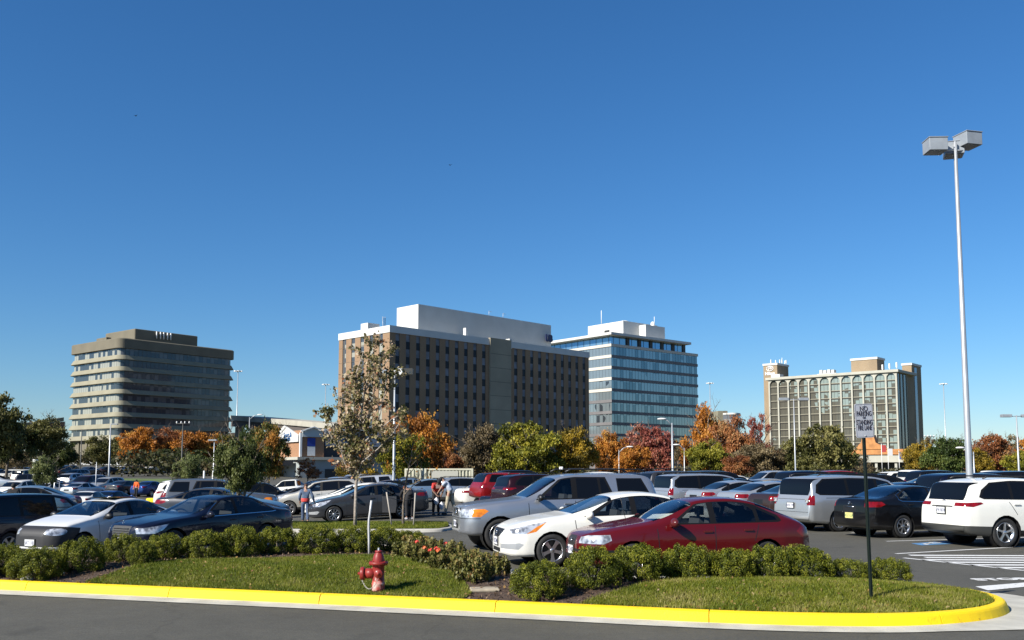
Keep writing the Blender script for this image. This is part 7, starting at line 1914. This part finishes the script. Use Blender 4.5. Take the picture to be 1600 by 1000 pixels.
def person(label, loc, face, shirt, pants, hair, pose, skin=SK, h=1.72, shoe=M_black, cap=None, sleeve=.5, extra=None, group=None):
    """pose: dict of joints in metres (x right, y forward, z up) for a 1.72 m figure"""
    o = thing('person', label, 'person', loc, R(face), group); s = h / 1.72
    P = dict(pelvis=(0, 0, .95), waist=(0, 0, 1.08), chest=(0, .0, 1.28), neck=(0, 0, 1.45), head=(0, .02, 1.56), top=(0, .02, 1.66),
             ls=(-.18, 0, 1.40), rs=(.18, 0, 1.40), le=(-.25, .0, 1.12), re=(.25, 0, 1.12), lw=(-.26, .08, .88), rw=(.26, .08, .88),
             lh=(-.10, 0, .92), rh=(.10, 0, .92), lk=(-.11, .03, .50), rk=(.11, .03, .50), la=(-.12, -.02, .08), ra=(.12, -.02, .08))
    P.update(pose); P = {k: Vector(v) * s for k, v in P.items()}
    c = lambda k, r: (tuple(P[k]), r * s if not isinstance(r, tuple) else (r[0] * s, r[1] * s))
    mid = lambda a, b, t=.5: P[a].lerp(P[b], t)
    ext = lambda a, b, L: P[b] + (P[b] - P[a]).normalized() * L * s
    ch = [[c('pelvis', (.13, .10)), c('waist', (.12, .09)), c('chest', (.14, .10)), c('neck', .055), c('head', (.075, .085)), c('top', (.06, .07))]]
    for a in ('l', 'r'):
        w_, e_ = P[a + 'w'], P[a + 'e']; fd = (w_ - e_).normalized(); sd = Vector((1, 0, 0)) if abs(fd.x) < .7 else Vector((0, 1, 0)); sd = (sd - fd * sd.dot(fd)).normalized(); cu = fd.cross(sd) * (.02 if a == 'l' else -.02)
        palm = w_ + fd * .07 * s
        ch.append([c('chest', (.14, .10)), c(a + 's', .058), c(a + 'e', .042), c(a + 'w', .028), (tuple(palm), (.038 * s, .020 * s))])
        for k, (off, L_) in enumerate(((-.03, .065), (-.01, .08), (.01, .075), (.03, .06))):
            b_ = palm + sd * off * s; ch.append([(tuple(palm), .03 * s), (tuple(b_ + fd * .03 * s), .009 * s), (tuple(b_ + fd * (L_ * .6) * s + cu * s), .008 * s), (tuple(b_ + fd * L_ * s + cu * 2 * s), .006 * s)])
        tb = w_ + fd * .03 * s; ch.append([c(a + 'w', .028), (tuple(tb + sd * .045 * s), .010 * s), (tuple(tb + sd * .055 * s + fd * .05 * s), .007 * s)])
        ch.append([c('pelvis', (.13, .10)), c(a + 'h', .085), c(a + 'k', .055), c(a + 'a', .035), (tuple(P[a + 'a'] + Vector((0, .11, -.045)) * s), .035 * s)])
    skinned('body', ch, skin, o, 1)
    # clothes
    tor = [[(tuple(P['pelvis'] + Vector((0, 0, .02))), (.155 * s, .12 * s)), c('waist', (.15, .115)), c('chest', (.165, .125)), (tuple(mid('chest', 'neck', .75)), (.10 * s, .085 * s))]]
    for a in ('l', 'r'):
        tor.append([c('chest', (.165, .125)), c(a + 's', .078), (tuple(mid(a + 's', a + 'e', min(1, sleeve))), .068 * s)] + ([(tuple(mid(a + 'e', a + 'w', .9)), .045 * s)] if sleeve >= 1 else []))
    skinned('shirt', tor, shirt, o, 2)
    tr = [[(tuple(P['pelvis'] + Vector((0, 0, .0))), (.15 * s, .12 * s)), (tuple(mid('lh', 'rh')), (.14 * s, .12 * s))]]
    for a in ('l', 'r'): tr.append([(tuple(mid('lh', 'rh')), (.14 * s, .12 * s)), c(a + 'h', .105), c(a + 'k', .078), (tuple(mid(a + 'k', a + 'a', .93)), .062 * s)])
    skinned('trousers', tr, pants, o, 2)
    for a in ('l', 'r'):
        q = P[a + 'a']; sh = MB().ball((0, .05, 0), (.055, .14, .05), 10, 6); sh.build('shoe', shoe, o, (q.x, q.y, q.z - .035))
    hd = P['head']; up = (P['top'] - P['head']).normalized()
    hm = MB(); hm.ball((0, -.015, .02), (.088, .098, .105), 14, 10)
    hv = [v for v in hm.v]
    hm.v = [(v[0], min(v[1], .045) if v[2] < .05 else v[1], max(v[2], -.05 if v[1] < .02 else .05)) for v in hv]
    ho = hm.build('hair' if not cap else 'cap', cap or hair, o, hd); ho.rotation_euler = up.to_track_quat('Z', 'Y').to_euler(); ho.scale = (s, s, s)
    if cap: MB().prism([(-.07, .05), (.07, .05), (.05, .17), (-.05, .17)], .045, .06, 'XY').build('cap_brim', cap, ho)
    elif extra == 'long': MB().ball((0, -.07, -.10), (.09, .05, .16), 12, 8).build('long_hair', hair, ho)
    # face: nose, eyes
    fc = MB(); fc.ball((0, .098, -.005), (.012, .018, .02), 6, 5); [fc.ball((q * .03, .085, .02), (.012, .008, .008), 6, 4, m=1) for q in (1, -1)]; fc.box((0, .088, -.045), (.04, .01, .008), m=2)
    fo = fc.build('face', [skin, M_black, mat('lips', (.35, .12, .10), .6)], o, hd); fo.rotation_euler = ho.rotation_euler; fo.scale = (s, s, s)
    return o, P
def cloth(n, c): return mat('cloth_' + n, c, .9, noise_amt=.18, noise_scale=12)
C_den = cloth('denim', (.10, .15, .24)); C_jean = cloth('jeans', (.07, .11, .20)); C_khaki = cloth('khaki', (.42, .37, .27)); C_red = cloth('red', (.55, .04, .03)); C_pale = cloth('pale_blue', (.50, .56, .66)); C_blk = cloth('black', (.015, .015, .018)); C_orange = cloth('orange', (.85, .14, .02))
H_br = mat('brown_hair', (.10, .045, .02), .8); H_bk = mat('black_hair', (.01, .01, .01), .8); H_gi = mat('ginger_hair', (.22, .07, .02), .8)
def foot(px, d): q = W(px, 800, d); return q.x
g41 = lambda px, d: (foot(px, d), d, gz(foot(px, d), d))
# woman walking away in jeans with a red band at the waist
x = foot(477, 38.3); wo, Pw = person('woman with reddish brown hair in blue top and jeans, red cloth round her waist', (x, 38.3, 0), 12, C_den, C_jean, H_br, dict(lk=(-.10, .10, .50), la=(-.10, .12, .08), rk=(.10, -.02, .50), ra=(.11, -.22, .10), re=(.30, -.05, 1.14), rw=(.36, .06, .92), lw=(-.24, .16, .94)), h=1.62, extra='long', sleeve=1.0, shoe=M_dsteel)
wo.location.z = gz(x, 38.3)
MB().lathe([(.168, -.06), (.175, 0), (.165, .07)], (0, 0, .94 * 1.62 / 1.72 + .05), n=18).build('waist_cloth', cloth('coral', (.70, .07, .06)), wo)
for v in wo.children[-1].data.vertices: v.co.y *= .8
# two people stooping over a bag
xa, da = foot(681, 40.6), 40.6
ma, Pa = person('stooping man in a red printed T-shirt and black trousers holding white bags', (xa, da, gz(xa, da)), 205, C_red, C_blk, H_bk, dict(pelvis=(0, -.06, .93), waist=(0, .02, 1.06), chest=(0, .14, 1.22), neck=(0, .26, 1.36), head=(0, .33, 1.44), top=(0, .37, 1.53), ls=(-.19, .17, 1.33), rs=(.19, .17, 1.33), le=(-.25, .24, 1.05), re=(.25, .24, 1.05), lw=(-.10, .40, .86), rw=(.12, .40, .88)), h=1.70, skin=SKD, cap=C_blk, sleeve=.8)
MB().box((0, .10, 1.28), (.20, .02, .16)).build('shirt_print', cloth('print', (.5, .35, .3)), ma).location = (0, .175, -.06)
xb, db = foot(702, 40.4), 40.4
mb_, Pb = person('man in a pale blue shirt and khaki trousers leaning forward to take the bags', (xb, db, gz(xb, db)), 78, C_pale, C_khaki, H_bk, dict(pelvis=(0, -.10, .93), waist=(0, -.02, 1.06), chest=(0, .12, 1.22), neck=(0, .24, 1.37), head=(0, .32, 1.45), top=(0, .35, 1.54), ls=(-.19, .16, 1.33), rs=(.19, .16, 1.33), le=(-.22, .30, 1.10), re=(.22, .30, 1.10), lw=(-.12, .46, .90), rw=(.10, .46, .92), lk=(-.11, .06, .50), rk=(.11, -.12, .50), la=(-.12, .14, .08), ra=(.12, -.26, .09)), h=1.78, skin=SK, cap=C_blk, sleeve=.6)
for (px_, py_, l) in ((682, 783, 'white plastic shopping bag held by the man in red'), (690, 790, 'second crumpled white plastic bag between the stooping men')):
    q = W(px_, py_, 40.2); b_ = MB().ball((0, 0, 0), (.10, .07, .17), 12, 9)
    b_.v = [(v[0] * (1 + .25 * noise.noise(Vector(v) * 14)) * (.55 if v[2] > .1 else 1), v[1], v[2] * (1 + .1 * noise.noise(Vector(v) * 9))) for v in b_.v]
    o = b_.build('plastic_bag', mat('bag_white', (.75, .75, .78), .5)); o.location = q; tag(o, l, 'bag', 'white plastic bags')
# person in dark clothes behind the open car door
xc, dc = foot(640, 37.6), 37.5
person('person in dark clothes leaning into the open rear door of the dark grey sedan', (xc, dc, gz(xc, dc)), 30, C_blk, C_blk, H_gi, dict(pelvis=(0, -.12, .92), waist=(0, -.02, 1.03), chest=(0, .16, 1.16), neck=(0, .32, 1.24), head=(0, .42, 1.27), top=(0, .50, 1.32), ls=(-.18, .22, 1.22), rs=(.18, .22, 1.22), le=(-.22, .38, 1.0), re=(.22, .38, 1.0), lw=(-.15, .52, .85), rw=(.15, .52, .85)), h=1.68, sleeve=1.0, shoe=mat('grey_boot', (.35, .35, .36), .7))
# person in an orange vest crossing the far aisle
xd = foot(212, 88); person('person in a bright orange vest walking in the far aisle', (xd, 88, gz(xd, 88)), 170, C_orange, C_blk, H_bk, dict(lk=(-.1, .1, .5), la=(-.1, .1, .08), ra=(.12, -.18, .1)), h=1.75, sleeve=1.0)
# person behind the navy van
xe = foot(20, 38); person('person in a dark jacket over a blue shirt beyond the navy van roof', (xe, 38, gz(xe, 38)), 180, C_blk, C_blk, H_bk, {}, h=1.78, sleeve=1.0)
# two tiny birds
for px_, py_, l in ((703, 258, 'tiny dark bird high above the brick office block'), (212, 181, 'tiny dark bird high at the upper left')):
    q = W(px_, py_, 120); mb = MB(); mb.ball((0, 0, 0), (.16, .06, .05), 8, 6); mb.add([(.05, 0, 0), (-.06, 0, 0), (-.04, .32, .10), (.03, .30, .10)], [(0, 1, 2, 3)]); mb.add([(.05, 0, 0), (-.06, 0, 0), (-.04, -.32, .10), (.03, -.30, .10)], [(0, 1, 2, 3)]); mb.add([(-.12, 0, 0), (-.26, .06, 0), (-.26, -.06, 0)], [(0, 1, 2)])
    o = mb.build('bird', M_black); o.location = q; o.rotation_euler = (0, 0, 1.2); tag(o, l, 'bird')
